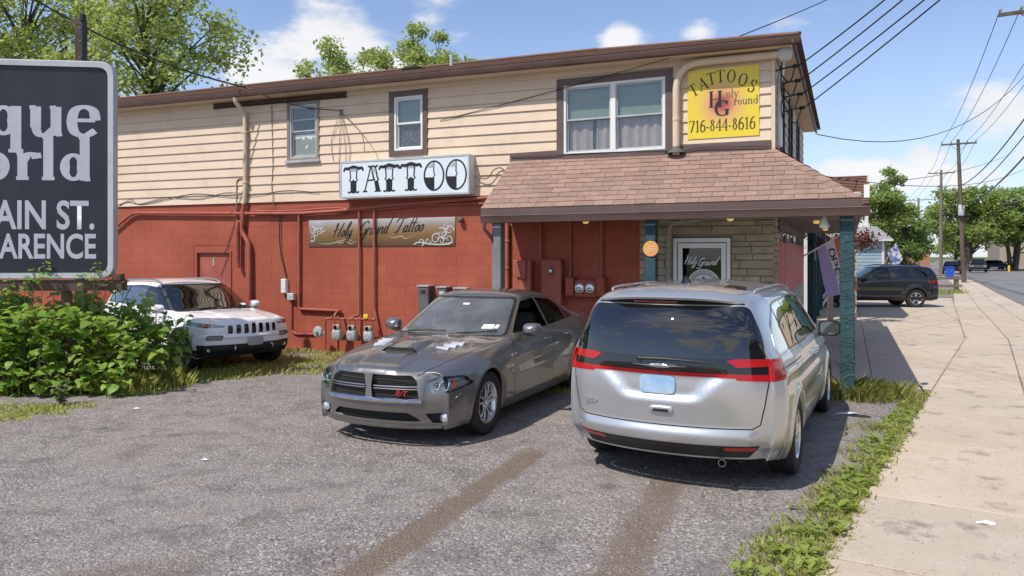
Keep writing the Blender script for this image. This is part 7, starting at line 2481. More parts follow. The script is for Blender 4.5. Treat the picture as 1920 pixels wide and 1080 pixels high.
bput(MB().tube([(-11.10, -.02, 2.78), (-11.16, -.10, 2.74), (-11.17, -.11, 2.6), (-11.17, -.11, 1.85), (-11.12, -.12, 1.76)], [.03, .05, .055, .055, .035], 10), 'pipe', M['red_dark'], t, 50)
m = MB()
for z in (2.5, 2.2, 1.95): m.lathe([(.058, z), (.064, z + .015), (.058, z + .03)], 10, 'z', (-11.17, -.11, 0))
bput(m, 'rings', M['red_dark'], t, 50)
t = wallpipe('thin hooked conduit rising onto the clapboard left of the downpipe', elbow([(-11.27, -.03, 1.9), (-11.27, -.03, 3.70), (-11.02, -.04, 3.74)], .12), .014, wmat('brown_conduit', (.22, .15, .11), (.30, .20, .15), 5, .6), 6, name='conduit')
# long horizontal service pipe with its dropped left end
wallpipe('long red service pipe run level under the clapboard, bent down at its far end', elbow([(-15.9, -.07, 2.20), (-15.08, -.07, 2.70), (-14.5, -.07, 3.03), (-11.2, -.075, 2.94), (-9.5, -.075, 2.90), (-8.4, -.075, 2.93), (-7.4, -.07, 3.00), (-5.2, -.06, 3.085), (-4.75, -.06, 3.10)], .2), .034, None, 8)
wallpipe('thin red cable sleeve sagging just above the long service pipe', catmull([(-10.8, -.05, 2.98), (-9.6, -.05, 2.965), (-8.6, -.05, 2.99), (-7.7, -.05, 2.93), (-6.4, -.045, 2.99), (-4.8, -.045, 2.98)], 6), .019, None, 6, name='conduit')
m = MB()
for x in (-13.6, -12.6): m.box(x - .012, x + .012, -.08, -.0, 2.86, 3.02)
for sx0, z0 in ((-13.6, 2.7), ):
	pass
# slender drop pipes
for x, z0, z1, r, lab in ((-9.51, .88, 2.93, .030, 'red gas pipe dropping left of the banner and turning to the first meter'),):
	wallpipe(lab, elbow([(x, -.055, z1), (x, -.055, z0), (-8.42, -.055, .87), (-8.42, -.18, .87), (-8.41, -.27, .80), (-8.41, -.27, .72)], .06), r, None, 8, name='gas_pipe', group=None)
wallpipe('red gas pipe passing over the middle of the banner to the second meter', elbow([(-7.965, -.06, 2.98), (-7.965, -.06, .80), (-8.05, -.2, .76), (-8.05, -.27, .72)], .05), .027, None, 8, name='gas_pipe')
wallpipe('red gas pipe over the banner, right of its twin, bent low by the third meter', elbow([(-7.60, -.06, 3.02), (-7.60, -.06, .95), (-7.50, -.06, .55), (-7.40, -.06, .25)], .05), .027, None, 8, name='gas_pipe')
wallpipe('dark cable drop hanging slack on the red wall above the white box', catmull([(-10.04, -.03, 2.88), (-10.05, -.04, 2.4), (-10.0, -.04, 2.0), (-9.93, -.03, 1.75), (-9.87, -.03, 1.52)], 6), .012, M['black_trim'], 6, name='cable_drop', cat='cable')
# gas header with riser, regulator and three meters
t = bthing('gas_header', 'low red gas manifold with riser and round grey regulator feeding the three meters', 'gas pipework', (-8.654, -.27, 0))
hm = MB().tube(elbow([(-8.654, -.27, .0), (-8.654, -.27, .72), (-7.42, -.27, .745)], .05), .024, 8)
for x in (-8.42, -8.28, -8.05, -7.92, -7.66, -7.50): hm.tube([(x, -.27, .74), (x, -.27, .58)], .015, 6)
hb = bput(hm, 'pipe', M['red_pipe'], t, 50)
for x in (-8.50, -8.35, -8.17, -7.99, -7.80, -7.58): bput(MB().lathe([(.034, x), (.038, x + .02), (.034, x + .045)], 8, 'x', (0, -.27, .742)), 'coupling', M['red_dark'], t, 40, hb)
m = MB(); m.lathe([(.001, -.36), (.10, -.35), (.115, -.33), (.115, -.30), (.10, -.28), (.05, -.26), (.04, -.22)], 20, 'y', (-8.80, 0, .45)); m.tube([(-8.80, -.30, .45), (-8.66, -.275, .42)], .03, 8); m.lathe([(.001, -.42), (.035, -.41), (.035, -.355)], 12, 'y', (-8.80, 0, .45))
bput(m, 'regulator', M['meter_grey'], t, 40, None)
for k, x in enumerate((-8.35, -7.985, -7.58)):
	lab = ('grey gas meter nearest the round regulator', 'grey gas meter in the middle of the row of three', 'grey gas meter on the right with a yellow tag above it')[k]
	g = bthing('gas_meter', lab, 'gas meter', (x, -.27, .30), 'gas meters on the low manifold')
	b = MB()
	pr = [(.02, .30), (.085, .315), (.105, .36), (.105, .44), (.095, .50), (.06, .525), (.02, .53)]
	n = 20
	vs = []
	for r_, z in [(0.001, .30)] + pr + [(.001, .53)]:
		for q in range(n):
			a = 2 * PI * q / n
			vs.append((x + r_ * 1.05 * math.copysign(abs(math.cos(a)) ** .6, math.cos(a)), -.27 + r_ * .75 * math.copysign(abs(math.sin(a)) ** .6, math.sin(a)), z))
	b.add(vs, [(i * n + q, i * n + (q + 1) % n, (i + 1) * n + (q + 1) % n, (i + 1) * n + q) for i in range(len(pr) + 1) for q in range(n)])
	bo = bput(b, 'case', M['meter_grey'], g, 40)
	b = MB(); b.add(*_rbox(.15, .13, .09, (x, -.275, .565))); bput(b, 'index_head', wmat('meter_head', (.36, .33, .28), (.43, .40, .34), 8, .5), g, 40)
	b = MB(); b.lathe([(.001, -.365), (.038, -.36), (.042, -.34)], 14, 'y', (x, 0, .565)); bput(b, 'index_glass', M['gloss_black'], g, 40)
	b = MB(); b.lathe([(.05, -.352), (.055, -.345), (.05, -.338)], 14, 'y', (x, 0, .40)); bput(b, 'face_ring', M['satin'], g, 40)
	if k == 2:
		b = MB(); b.add(*_rbox(.11, .03, .09, (x - .05, -.31, .80))); bput(b, 'yellow_tag', pmat('yellow_tag', (.72, .45, .03), .5), g, 40)
# white and grey boxes
t = bthing('junction_box', 'tall white box on the red wall right of the white suv', 'junction box', (-9.905, -.05, 1.205))
b = MB(); b.cbox(-9.972, -9.838, -.095, -.002, 1.205, 1.508, .012); bput(b, 'case', M['white_vinyl'], t)
bput(MB().box(-9.96, -9.85, -.0975, -.0952, 1.30, 1.305), 'lid_line', M['box_grey'], t)
t = bthing('junction_box', 'small grey box just below and right of the tall white box', 'junction box', (-9.71, -.05, 1.06))
b = MB(); b.cbox(-9.80, -9.625, -.105, -.002, 1.062, 1.208, .012); bput(b, 'case', M['box_grey'], t)
m = MB(); m.lathe([(.001, -.112), (.02, -.11), (.022, -.104)], 12, 'y', (-9.71, 0, 1.13)); bput(m, 'knockout', M['meter_grey'], t, 40)
wallpipe('thin red conduit dropping from the small grey box to the ground', elbow([(-9.73, -.03, 1.06), (-9.73, -.03, .40), (-9.60, -.03, .34), (-9.1, -.03, .36)], .05), .018, None, 6, name='conduit')
# dark meter boxes showing above the grey car
for k, (x, z1, w_) in enumerate(((-6.38, 1.435, .24), (-5.97, 1.42, .20), (-5.57, 1.405, .26))):
	lab = ('dark grey meter box showing left of the grey car roof', 'dark grey meter box with pale label, middle of three above the grey car roof', 'low wide dark meter box with pale lid above the grey car roof')[k]
	t = bthing('meter_box', lab, 'meter box', (x, -.10, .7), 'dark meter boxes behind the grey car')
	bput(MB().cbox(x - w_ / 2, x + w_ / 2, -.20, -.002, .85, z1 - .025, .014), 'case', M['dk_grey'], t)
	bput(MB().box(x - w_ / 2 - .012, x + w_ / 2 + .012, -.215, .0, z1 - .024, z1), 'lid', M['meter_grey'], t)
	bput(MB().box(x - .05, x + .055, -.2035, -.2005, z1 - .16, z1 - .09), 'label_plate', M['box_grey'] if k == 1 else M['black_trim'], t)
	bput(MB().box(x - .03, x + .03, -.08, -.002, .1, .85), 'conduit', M['red_pipe'], t)
t = bthing('alarm_bell', 'small dark round bell on the red wall right of the banner', 'bell', (-5.63, -.06, 2.69))
m = MB(); m.ball((-5.63, -.07, 2.69), .058, 10); m.lathe([(.045, -.002), (.045, -.05)], 14, 'y', (-5.63, 0, 2.69)); bput(m, 'bell', M['dk_grey'], t, 60)

# electric panels under the porch roof, all painted over
t = bthing('electric_panel', 'red painted switch box nearest the grey porch post', 'electric panel', (-4.31, -.10, 1.2))
bput(MB().cbox(-4.488, -4.13, -.20, -.0, 1.15, 1.922, .012), 'case', M['red_gloss'], t)
m = MB(); m.prism([(-4.40, 1.90), (-4.22, 1.92), (-4.22, 1.60), (-4.30, 1.56), (-4.30, 1.62), (-4.40, 1.62)], -.24, -.2005, 'xz'); bput(m, 'switch_cover', M['red_gloss'], t)
t = bthing('electric_panel', 'red painted panel with a small round meter glass, second from the porch post', 'electric panel', (-3.73, -.1, 1.2))
bput(MB().cbox(-3.922, -3.546, -.20, -.0, 1.15, 1.934, .012), 'case', M['red_gloss'], t)
m = MB(); m.lathe([(.075, -.201), (.075, -.215), (.06, -.218)], 16, 'y', (-3.74, 0, 1.735))
for v in range(len(m.v)): m.v[v] = (-3.74 + (m.v[v][0] + 3.74) * .75, m.v[v][1], m.v[v][2])
rr = bput(m, 'meter_ring', M['dk_grey'], t, 40)
m = MB(); m.ball((-3.74, -.21, 1.735), .045, 8, (.8, .6, 1.0)); bput(m, 'meter_glass', M['lamp_white'], t, 60, rr)
t = bthing('meter_board', 'dark red board carrying two round white electricity meters side by side', 'meter board', (-3.11, -.1, 1.25))
bput(MB().cbox(-3.31, -2.91, -.16, -.0, 1.28, 1.575, .01), 'board', M['red_dark'], t)
bput(MB().cbox(-3.468, -3.318, -.20, -.0, 1.30, 1.62, .01), 'side_box', M['red_dark'], t)
bput(MB().cbox(-2.90, -2.752, -.20, -.0, 1.30, 1.63, .01), 'side_box', M['red_dark'], t)
for x in (-3.205, -3.015):
	m = MB(); m.lathe([(.084, -.16), (.084, -.20), (.078, -.212), (.066, -.215)], 24, 'y', (x, 0, 1.435)); r_ = bput(m, 'meter', M['dial'], t, 40)
	m = MB(); m.lathe([(.001, -.225), (.05, -.223), (.066, -.213)], 24, 'y', (x, 0, 1.435)); bput(m, 'dial', M['lamp_white'], t, 60, r_)
	bput(MB().box(x - .035, x + .035, -.229, -.2255, 1.43, 1.455), 'register', M['ink'], t, None, r_)
for x, z0, lab, r in ((-4.655, .1, 'stout red conduit beside the grey porch post', .042), (-4.76, .1, 'thin red conduit left of the stout one at the porch post', .018), (-3.99, 1.93, 'red conduit rising from between the two switch boxes to the soffit', .030), (-3.42, 1.62, 'dark red conduit rising from the left of the meter board', .026), (-2.84, 1.63, 'dark red conduit rising from the right of the meter board', .026)):
	t = wallpipe(lab, [(x, -.065, z0), (x, -.065, 2.62)], r, M['red_gloss'], 10, name='conduit')
	if r > .04:
		m = MB()
		for z in (2.25, 1.75, 1.30): m.lathe([(r + .002, z), (r + .012, z + .02), (r + .002, z + .05)], 10, 'z', (x, -.065, 0))
		bput(m, 'collars', M['red_gloss'], t, 40)

# lamps and cable under the soffit
t = bthing('soffit_cable', 'pale cable looped along the porch soffit between the bulbs', 'cable', (-4.2, -1.15, 2.55))
bput(MB().tube(catmull([(-4.2, -1.15, 2.565), (-3.3, -1.12, 2.585), (-2.75, -1.10, 2.595), (-2.0, -1.05, 2.565), (-1.6, -1.02, 2.545), (-1.2, -1.05, 2.52), (-.55, -1.05, 2.59), (.2, -1.05, 2.60), (.9, -1.05, 2.59)], 6), .010, 6), 'cable', wmat('grey_flex', (.30, .29, .26), (.36, .35, .32), 5, .6), t, 60)
for k, (x, y, lab) in enumerate(((-2.80, -1.05, 'yellow bulb lamp under the soffit before the red panels'), (-.52, -1.05, 'yellow bulb lamp under the soffit above the shop door'), (.62, .55, 'first yellow soffit lamp along the street side'), (.66, 2.2, 'second yellow soffit lamp along the street side'), (.66, 4.2, 'third yellow soffit lamp along the street side'))):
	t = bthing('soffit_lamp', lab, 'lamp', (x, y, 2.55), 'yellow lamps under the porch soffit')
	m = MB(); m.lathe([(.001, 2.605), (.075, 2.60), (.08, 2.585), (.05, 2.575)], 16, 'z', (x, y, 0)); bput(m, 'rose', M['box_grey'], t, 40)
	m = MB(); m.ball((x, y, 2.555), .040, 8, (1.3, 1.3, .8)); bput(m, 'bulb', M['yellow_bulb'], t, 60)
t = bthing('flood_lamp', 'white floodlight globe hung from the porch corner', 'floodlight', (.78, -1.02, 2.4))
m = MB(); m.lathe([(.001, 2.60), (.055, 2.595), (.055, 2.575), (.02, 2.57), (.02, 2.53)], 14, 'z', (.78, -1.02, 0)); bput(m, 'mount', M['white_paint'], t, 40)
m = MB(); m.lathe([(.03, .02), (.045, -.02), (.068, -.08), (.070, -.10), (.04, -.125), (.001, -.13)], 16, 'z', (.78, -1.02, 2.52)); bput(m, 'globe', M['conc_white'], t, 60)

# service mast bent round the yellow sign, weather head and insulators
t = bthing('service_mast', 'fat beige electric mast bent round above the yellow sign', 'service mast', (-1.53, -.09, 3.70))
bput(MB().tube(elbow([(-1.53, -.10, 3.69), (-1.53, -.10, 5.20), (.10, -.10, 5.195)], .42), .060, 14), 'pipe', M['beige'], t, 50)
m = MB()
for x in (-1.02, -.60, -.25): m.lathe([(.061, x), (.066, x + .01), (.066, x + .05), (.061, x + .06)], 14, 'x', (0, -.10, 5.195))
m.lathe([(.061, 4.25), (.068, 4.27), (.061, 4.32)], 14, 'z', (-1.53, -.10, 0))
bput(m, 'collars', M['beige'], t, 40)
m = MB(); m.lathe([(.061, .08), (.11, .12), (.125, .20), (.10, .27), (.001, .30)], 18, 'x', (0, -.10, 5.19)); bput(m, 'weather_head', M['box_grey'], t, 50)
m = MB(); m.lathe([(.16, 3.72), (.075, 3.80), (.064, 3.83)], 14, 'z', (-1.53, -.10, 0)); bput(m, 'roof_boot', M['dk_grey'], t, 50)
t = bthing('service_bracket', 'black insulator arms and looped leads under the roof corner', 'insulators', (.06, .3, 4.7))
INS = []
for k, (y, z) in enumerate(((.10, 5.02), (.62, 4.90), (1.25, 4.80), (1.9, 4.68))):
	m = MB(); m.tube([(.02, y, z - .04), (.20, y, z), (.30, y, z + .01)], .014, 6)
	m.lathe([(.014, .28), (.035, .30), (.035, .325), (.018, .335), (.035, .345), (.035, .37), (.01, .38)], 10, 'x', (0, y, z + .01))
	INS.append(bl(.37, y, z + .01))
	bput(m, 'insulator_arm', M['wire'], t, 50)
m = MB()
for k, (y, z) in enumerate(((.10, 5.02), (.62, 4.90), (1.25, 4.80), (1.9, 4.68))):
	m.tube(catmull([(.32, y, z), (.24, y * .6 + .1, z - .22 - .05 * k), (.12, .12, z - .1), (.14, -.05, 5.12)], 5), .011, 5)
m.tube(catmull([(.08, .25, 5.1), (.14, .35, 4.7), (.10, .2, 4.4), (.16, .32, 4.1)], 5), .010, 5)
bput(m, 'leads', M['wire'], t, 60)

# slack cables on the clapboard
def cable(label, pts, r=.008, mat=None, name='wall_cable'):
	t = bthing(name, label, 'cable', pts[0])
	bput(MB().tube(catmull(pts, 5), r, 5), 'cable', mat or M['wire'], t, 60)
	return t
M['tan_wire'] = wmat('weathered_cable', (.16, .12, .09), (.24, .19, .14), 5, .7)
cable('loose dark cable sagging along the foot of the clapboard left of the downpipe', [(-15.2, -.03, 3.20), (-14.7, -.03, 3.30), (-14.3, -.03, 3.24), (-13.4, -.03, 3.36), (-12.4, -.03, 3.30), (-11.6, -.03, 3.41), (-10.9, -.03, 3.36)], .007)
cable('second loose cable crossing the lowest clapboard left of the downpipe', [(-15.0, -.034, 3.21), (-14.6, -.034, 3.36), (-14.2, -.034, 3.22), (-12.6, -.034, 3.42), (-11.2, -.034, 3.30), (-9.9, -.034, 3.40), (-9.0, -.034, 3.32)], .006)
t = bthing('cable_bracket', 'wire bracket on the clapboard between the two small windows with looped drop wires', 'bracket', (-8.43, -.04, 4.95))
m = MB()
m.box(-8.46, -8.40, -.05, -.02, 4.93, 5.02)
for dx, dz, r in ((-.25, 1.0, .006), (-.05, 1.75, .006), (.22, 1.25, .006), (.52, .85, .005), (.12, 1.5, .005), (.9, 1.6, .005)):
	m.tube(catmull([(-8.43, -.05, 4.97), (-8.43 + dx * .55, -.05, 4.97 - dz * .28), (-8.43 + dx, -.04, 4.97 - dz * .62), (-8.43 + dx * (1.1 if dx > .3 else .8), -.035, 4.97 - dz)], 5), r, 5)
bput(m, 'wires', M['tan_wire'], t, 60)
cable('thin tan cable hanging down the clapboard left of the narrow window', [(-10.27, -.035, 5.25), (-10.26, -.03, 4.6), (-10.24, -.03, 4.0), (-10.27, -.03, 3.5), (-10.22, -.05, 3.25), (-10.25, -.06, 2.98)], .009, M['tan_wire'])
cable('curled pale cable tied off right of the light box sign', [(-5.30, -.10, 3.52), (-5.14, -.10, 3.45), (-5.02, -.10, 3.47), (-4.92, -.09, 3.60), (-4.80, -.06, 3.64), (-4.70, -.05, 3.58), (-4.62, -.05, 3.63)], .012, M['tan_wire'])
cable('thin dark cable slung under the gutter to the twin window', [(-6.1, -.03, 4.62), (-5.0, -.04, 4.78), (-4.0, -.05, 4.93), (-3.0, -.06, 5.10), (-1.6, -.20, 5.30)], .007)

# OPEN flag on its pole from the street front
def cloth_mat(name, c):
	m = pmat(name, c, .8)
	t = m.node_tree
	tl = N(t, 'ShaderNodeBsdfTranslucent', Color=(*c, 1))
	mx = t.nodes.new('ShaderNodeMixShader'); mx.inputs[0].default_value = .5
	t.links.new(t.nodes['Principled BSDF'].outputs[0], mx.inputs[1]); t.links.new(tl.outputs[0], mx.inputs[2])
	t.links.new(mx.outputs[0], t.nodes['Material Output'].inputs[0])
	return m
FR = cloth_mat('flag_red', (.80, .20, .12)); FB = cloth_mat('flag_lilac', (.52, .45, .80)); FWm = cloth_mat('flag_white', (.86, .86, .88))
t = bthing('open_flag', 'red white and lilac OPEN flag hung from a slanted pole under the porch', 'flag', (.30, 3.05, 2.0))
fp0, fp1 = Vector((.30, 3.05, 2.0)), Vector((.97, 3.80, 2.44))
bput(MB().tube([fp0, fp1], .016, 8), 'pole', M['white_paint'], t, 60)
def flag_pt(u, v):
	"""u along the pole from its tip, v down the hanging cloth"""
	p = fp1.lerp(fp0, .03 + .62 * u)
	w = math.sin(u * 10 + v * 2.2)
	return Vector((p.x + .05 * w * v + .30 * v * (1 - .3 * u), p.y - .04 * w * (.2 + v), p.z - v * (1.10 - .12 * u) + .015 * math.sin(u * 12)))
for u0, u1, mt, nm in ((0, .30, FR, 'red_band'), (.30, .66, FWm, 'white_band'), (.66, 1.0, FB, 'lilac_band')):
	m = MB(); m.grid([[flag_pt(lerp(u0, u1, a / 6), b / 14) for b in range(15)] for a in range(7)])
	bput(m, nm, mt, t, 60)
m = MB()
def fl(u, v, z):
	p = flag_pt(.48 - (v - .5) * .27, .10 + u * .80)
	return (p.x + .0, p.y - .008 - z, p.z)
for k, ch in enumerate('OPEN'):
	base = .04 + k * .24
	st = {'O': [[(.11 + .09 * math.cos(2 * PI * q / 14), .5 + .5 * math.sin(2 * PI * q / 14)) for q in range(15)]], 'P': [[(.02, 0), (.02, 1)], [(.02, 1), (.15, .95), (.18, .75), (.15, .55), (.02, .5)]],
          'E': [[(.02, 0), (.02, 1)], [(.02, 1), (.18, 1)], [(.02, .5), (.16, .5)], [(.02, 0), (.18, 0)]], 'N': [[(.02, 0), (.02, 1)], [(.02, 1), (.18, 0)], [(.18, 0), (.18, 1)]]}[ch]
	for q in st: pen(m, [(base + a, b) for a, b in q], lambda d, tt: .022 + .05 * abs(d.x), fl, 0)
bput(m, 'lettering', M['ink'], t)
# white folding A-frame standing on the concrete
t = thing('a_frame', 'white A-frame trestle standing on the concrete before the black suv', 'trestle', (12.2, 28.0, .012))
m = MB()
for s in (-1, 1):
	for y in (-.25, .25): m.bar((s * .02, y * .4, 1.06), (s * .62 - .15, y, .0), .085, .05, (0, 1, 0))
m.build('legs', M['white_paint'], t)
m = MB(); m.bar((0, -.2, 1.06), (0, .2, 1.06), .09, .06); m.bar((-.45, -.2, .40), (-.45, .2, .40), .05, .04)
m.build('crossbar', M['white_paint'], t)
def heading(x, y): return math.atan2(y, x)


def park(fn, front, ang, axle, *a):
	"""stand a car with the middle of its front axle at a point, nose turned ang degrees from -Y towards +X"""
	hx, hy = math.sin(R(ang)), -math.cos(R(ang))
	return fn(*a[:2], (front[0] - hx * axle, front[1] - hy * axle, 0), heading(hx, hy), *a[2:]) if a else fn((front[0] - hx * axle, front[1] - hy * axle, 0), heading(hx, hy))


SAL = park(build_saloon, (-1.09, 8.76), -24.5, 1.525)
VAN = park(build_minivan, (1.76, 7.33), 180 - 27.8, -1.545)
SUVW = park(build_suv, (-4.40 - .9 * .766, 12.9 + .9 * .643), 50.0, 1.34, 'parked_suv', 'white suv with seven slot grille parked half behind the green bush', True)
SUVW.scale = (.96, .96, .94)
SUVB = build_suv('parked_suv', 'black suv parked side on across the concrete beyond the porch post', (14.32, 29.8, 0), heading(-.997, .05), False)
# ================================================================== trees, bush, grass
M['bark'] = wmat('bark', (.055, .045, .036), (.10, .085, .068), 5, .95, .6, 14, stretch=(1, 1, .25))
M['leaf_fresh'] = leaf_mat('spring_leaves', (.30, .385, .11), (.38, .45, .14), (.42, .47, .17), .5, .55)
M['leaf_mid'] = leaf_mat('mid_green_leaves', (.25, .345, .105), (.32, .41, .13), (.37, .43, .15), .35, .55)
M['leaf_dark'] = leaf_mat('dark_green_leaves', (.15, .225, .07), (.20, .275, .085), (.24, .30, .095), .35, .5)
M['leaf_bush'] = leaf_mat('bush_leaves', (.15, .31, .05), (.24, .41, .07), (.38, .48, .09), .9, .5)
M['leaf_weed'] = leaf_mat('weed_leaves', (.25, .35, .06), (.33, .41, .085), (.37, .42, .11), 1.5, .5)
M['grass'] = leaf_mat('grass_blades', (.32, .40, .08), (.42, .46, .12), (.52, .47, .22), .9, .55)
M['leaf_red'] = leaf_mat('red_leaves', (.12, .018, .022), (.20, .03, .035), (.10, .06, .03), 2, .3)


def np_mesh(name, verts, nq, mat, smooth=False, k=4):
	"""many separate k-cornered faces from an array of shape (n*k, 3)"""
	me = bpy.data.meshes.new(name)
	me.vertices.add(nq * k); me.loops.add(nq * k); me.polygons.add(nq)
	me.vertices.foreach_set('co', np.asarray(verts, dtype=np.float32).ravel())
	me.loops.foreach_set('vertex_index', np.arange(nq * k, dtype=np.int32))
	me.polygons.foreach_set('loop_start', np.arange(0, nq * k, k, dtype=np.int32))
	me.materials.append(mat)
	me.update(calc_edges=True)
	me.validate()
	return me


def leaf_cloud(rng, pts, size, up=.35, aspect=.62, var=.4):
	"""diamond leaves at points, randomly turned, faces tending upwards"""
	n = len(pts)
	d = rng.normal(size=(n, 3)); d /= np.linalg.norm(d, axis=1)[:, None]
	nrm = rng.normal(size=(n, 3)); nrm[:, 2] = np.abs(nrm[:, 2]) + up
	nrm /= np.linalg.norm(nrm, axis=1)[:, None]
	a = d - nrm * (d * nrm).sum(1)[:, None]; a /= np.linalg.norm(a, axis=1)[:, None]
	b = np.cross(nrm, a)
	s = size * (1 + var * (rng.random(n) * 2 - 1))
	a *= s[:, None] * .5; b *= s[:, None] * .5 * aspect
	v = np.stack([pts - a, pts - a * .1 + b, pts + a, pts - a * .1 - b], axis=1)
	return v.reshape(-1, 3)


def make_tree(name, label, loc, H, crown, nclump, nleaf, leaf, mat, seed, group=None, trunk_r=.25, clump_r=(.7, 1.4), trunk_top=.72, sparse=1.0, lean=(0, 0), stems=1):
	"""crown: (cx, cy, cz, rx, ry, rz) relative to the foot"""
	rng = np.random.default_rng(seed); random.seed(seed)
	t = thing(name, label, 'tree', loc, 0, group)
	cx, cy, cz, rx, ry, rz = crown
	clumps = []
	tries = 0
	while len(clumps) < nclump and tries < 9000:
		tries += 1
		p = rng.normal(size=3); p /= np.linalg.norm(p)
		p *= rng.random() ** .42
		q = Vector((cx + p[0] * rx, cy + p[1] * ry, cz + p[2] * rz * (1 if p[2] > 0 else .85)))
		r = random.uniform(*clump_r) * (1.15 - .4 * abs(p[2]))
		if all((q - c).length > (r + k) * .50 * sparse for c, k in clumps): clumps.append((q, r))
	m = MB()
	tops = []
	for s in range(stems):
		a = 2 * PI * s / stems + .7
		f = Vector((.35 * math.cos(a), .35 * math.sin(a), 0)) * (stems > 1)
		top = Vector((cx * .6 + lean[0] + f.x * 4, cy * .6 + lean[1] + f.y * 4, H * trunk_top))
		sp = catmull([tuple(f), tuple(f + (top - f) * .35 + Vector((random.uniform(-.2, .2), random.uniform(-.2, .2), 0))), tuple(f + (top - f) * .7 + Vector((random.uniform(-.3, .3), random.uniform(-.3, .3), 0))), tuple(top)], 6)
		k = trunk_r / math.sqrt(stems)
		m.tube(sp, [lerp(k * 1.15 if i else k * 1.5, k * .28, i / (len(sp) - 1)) for i in range(len(sp))], 9)
		tops.append(sp)
	for c, r in clumps:
		sp = min(tops, key=lambda s_: (Vector(s_[-1]) - c).length)
		# leave the trunk somewhat below the clump
		zz = max(.18 * H, c.z - (c - Vector((sp[-1][0], sp[-1][1], c.z))).length * .75 - .4)
		b = min(sp, key=lambda p: abs(p[2] - zz))
		b = Vector(b)
		mid = b.lerp(c, .5) + Vector((random.uniform(-.25, .25), random.uniform(-.25, .25), (c - b).length * .07))
		pts = catmull([tuple(b), tuple(mid), tuple(c)], 4)
		r0 = max(.018, trunk_r * .24 * min(1, (c - b).length / (.3 * H) + .25))
		m.tube(pts, [lerp(r0, .012, i / (len(pts) - 1)) for i in range(len(pts))], 5)
		for q in range(4):
			e = c + Vector((random.uniform(-1, 1), random.uniform(-1, 1), random.uniform(-.4, 1))) * r * .85
			s_ = Vector(pts[-3 if q % 2 else -2])
			m.tube([s_, s_.lerp(e, .5) + Vector((0, 0, .05)), e], [.018, .012, .005], 4)
	m.build('trunk', M['bark'], t, 60)
	tot = sum(r ** 2 for c, r in clumps)
	P = []
	for c, r in clumps:
		n = int(nleaf * r ** 2 / tot)
		p = rng.normal(size=(n, 3)); p /= np.linalg.norm(p, axis=1)[:, None]
		p *= (rng.random(n) ** .5)[:, None] * r * (1 + .35 * np.sin(p[:, :1] * 5 + seed) * np.cos(p[:, 1:2] * 4))
		p[:, 2] *= .72
		P.append(p + np.array(c))
	P = np.concatenate(P)
	obj('crown', np_mesh('crown', leaf_cloud(rng, P, leaf), len(P), mat), t)
	return t


# behind the shop, left to right
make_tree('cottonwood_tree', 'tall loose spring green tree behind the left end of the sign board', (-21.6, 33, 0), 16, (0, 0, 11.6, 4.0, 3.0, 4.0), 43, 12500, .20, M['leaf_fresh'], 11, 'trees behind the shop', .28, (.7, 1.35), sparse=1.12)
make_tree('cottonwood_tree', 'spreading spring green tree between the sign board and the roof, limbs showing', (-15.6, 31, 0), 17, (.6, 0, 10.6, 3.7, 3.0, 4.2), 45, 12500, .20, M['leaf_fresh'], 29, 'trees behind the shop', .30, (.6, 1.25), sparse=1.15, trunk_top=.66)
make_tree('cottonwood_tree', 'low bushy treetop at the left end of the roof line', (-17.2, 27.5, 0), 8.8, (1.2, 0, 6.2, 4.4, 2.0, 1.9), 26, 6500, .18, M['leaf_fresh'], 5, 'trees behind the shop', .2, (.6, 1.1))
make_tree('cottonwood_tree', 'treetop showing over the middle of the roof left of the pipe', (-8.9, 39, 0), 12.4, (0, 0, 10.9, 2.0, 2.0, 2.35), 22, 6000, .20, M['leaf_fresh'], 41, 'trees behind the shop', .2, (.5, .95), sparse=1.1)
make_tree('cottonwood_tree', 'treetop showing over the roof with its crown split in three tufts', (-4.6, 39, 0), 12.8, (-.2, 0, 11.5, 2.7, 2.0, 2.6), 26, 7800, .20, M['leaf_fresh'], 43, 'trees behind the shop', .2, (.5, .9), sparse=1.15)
# down the street
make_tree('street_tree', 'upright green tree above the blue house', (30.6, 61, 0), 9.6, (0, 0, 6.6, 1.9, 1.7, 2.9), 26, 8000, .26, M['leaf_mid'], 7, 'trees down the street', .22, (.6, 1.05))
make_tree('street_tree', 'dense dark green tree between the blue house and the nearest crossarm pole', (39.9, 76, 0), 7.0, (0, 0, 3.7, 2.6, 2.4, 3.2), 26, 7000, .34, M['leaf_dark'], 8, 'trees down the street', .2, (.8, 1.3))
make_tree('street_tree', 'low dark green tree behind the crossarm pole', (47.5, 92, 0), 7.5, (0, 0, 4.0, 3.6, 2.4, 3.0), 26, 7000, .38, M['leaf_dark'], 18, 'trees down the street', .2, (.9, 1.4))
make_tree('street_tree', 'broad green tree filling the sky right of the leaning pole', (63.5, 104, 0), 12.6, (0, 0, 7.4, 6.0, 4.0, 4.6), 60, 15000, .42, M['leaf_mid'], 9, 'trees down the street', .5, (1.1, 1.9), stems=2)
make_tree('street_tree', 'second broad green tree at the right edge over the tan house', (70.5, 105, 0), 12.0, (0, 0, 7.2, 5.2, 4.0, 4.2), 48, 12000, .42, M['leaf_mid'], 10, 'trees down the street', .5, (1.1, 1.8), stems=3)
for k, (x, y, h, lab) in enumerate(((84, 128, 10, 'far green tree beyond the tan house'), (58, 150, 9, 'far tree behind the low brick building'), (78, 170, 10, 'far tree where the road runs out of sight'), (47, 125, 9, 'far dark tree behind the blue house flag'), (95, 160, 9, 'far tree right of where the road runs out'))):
	make_tree('street_tree', lab, (x, y, 0), h, (0, 0, h * .55, h * .5, h * .4, h * .42), 24, 4000, .6, M['leaf_dark'] if k in (1, 3) else M['leaf_mid'], 60 + k, 'trees down the street', .3, (1.2, 2.0))
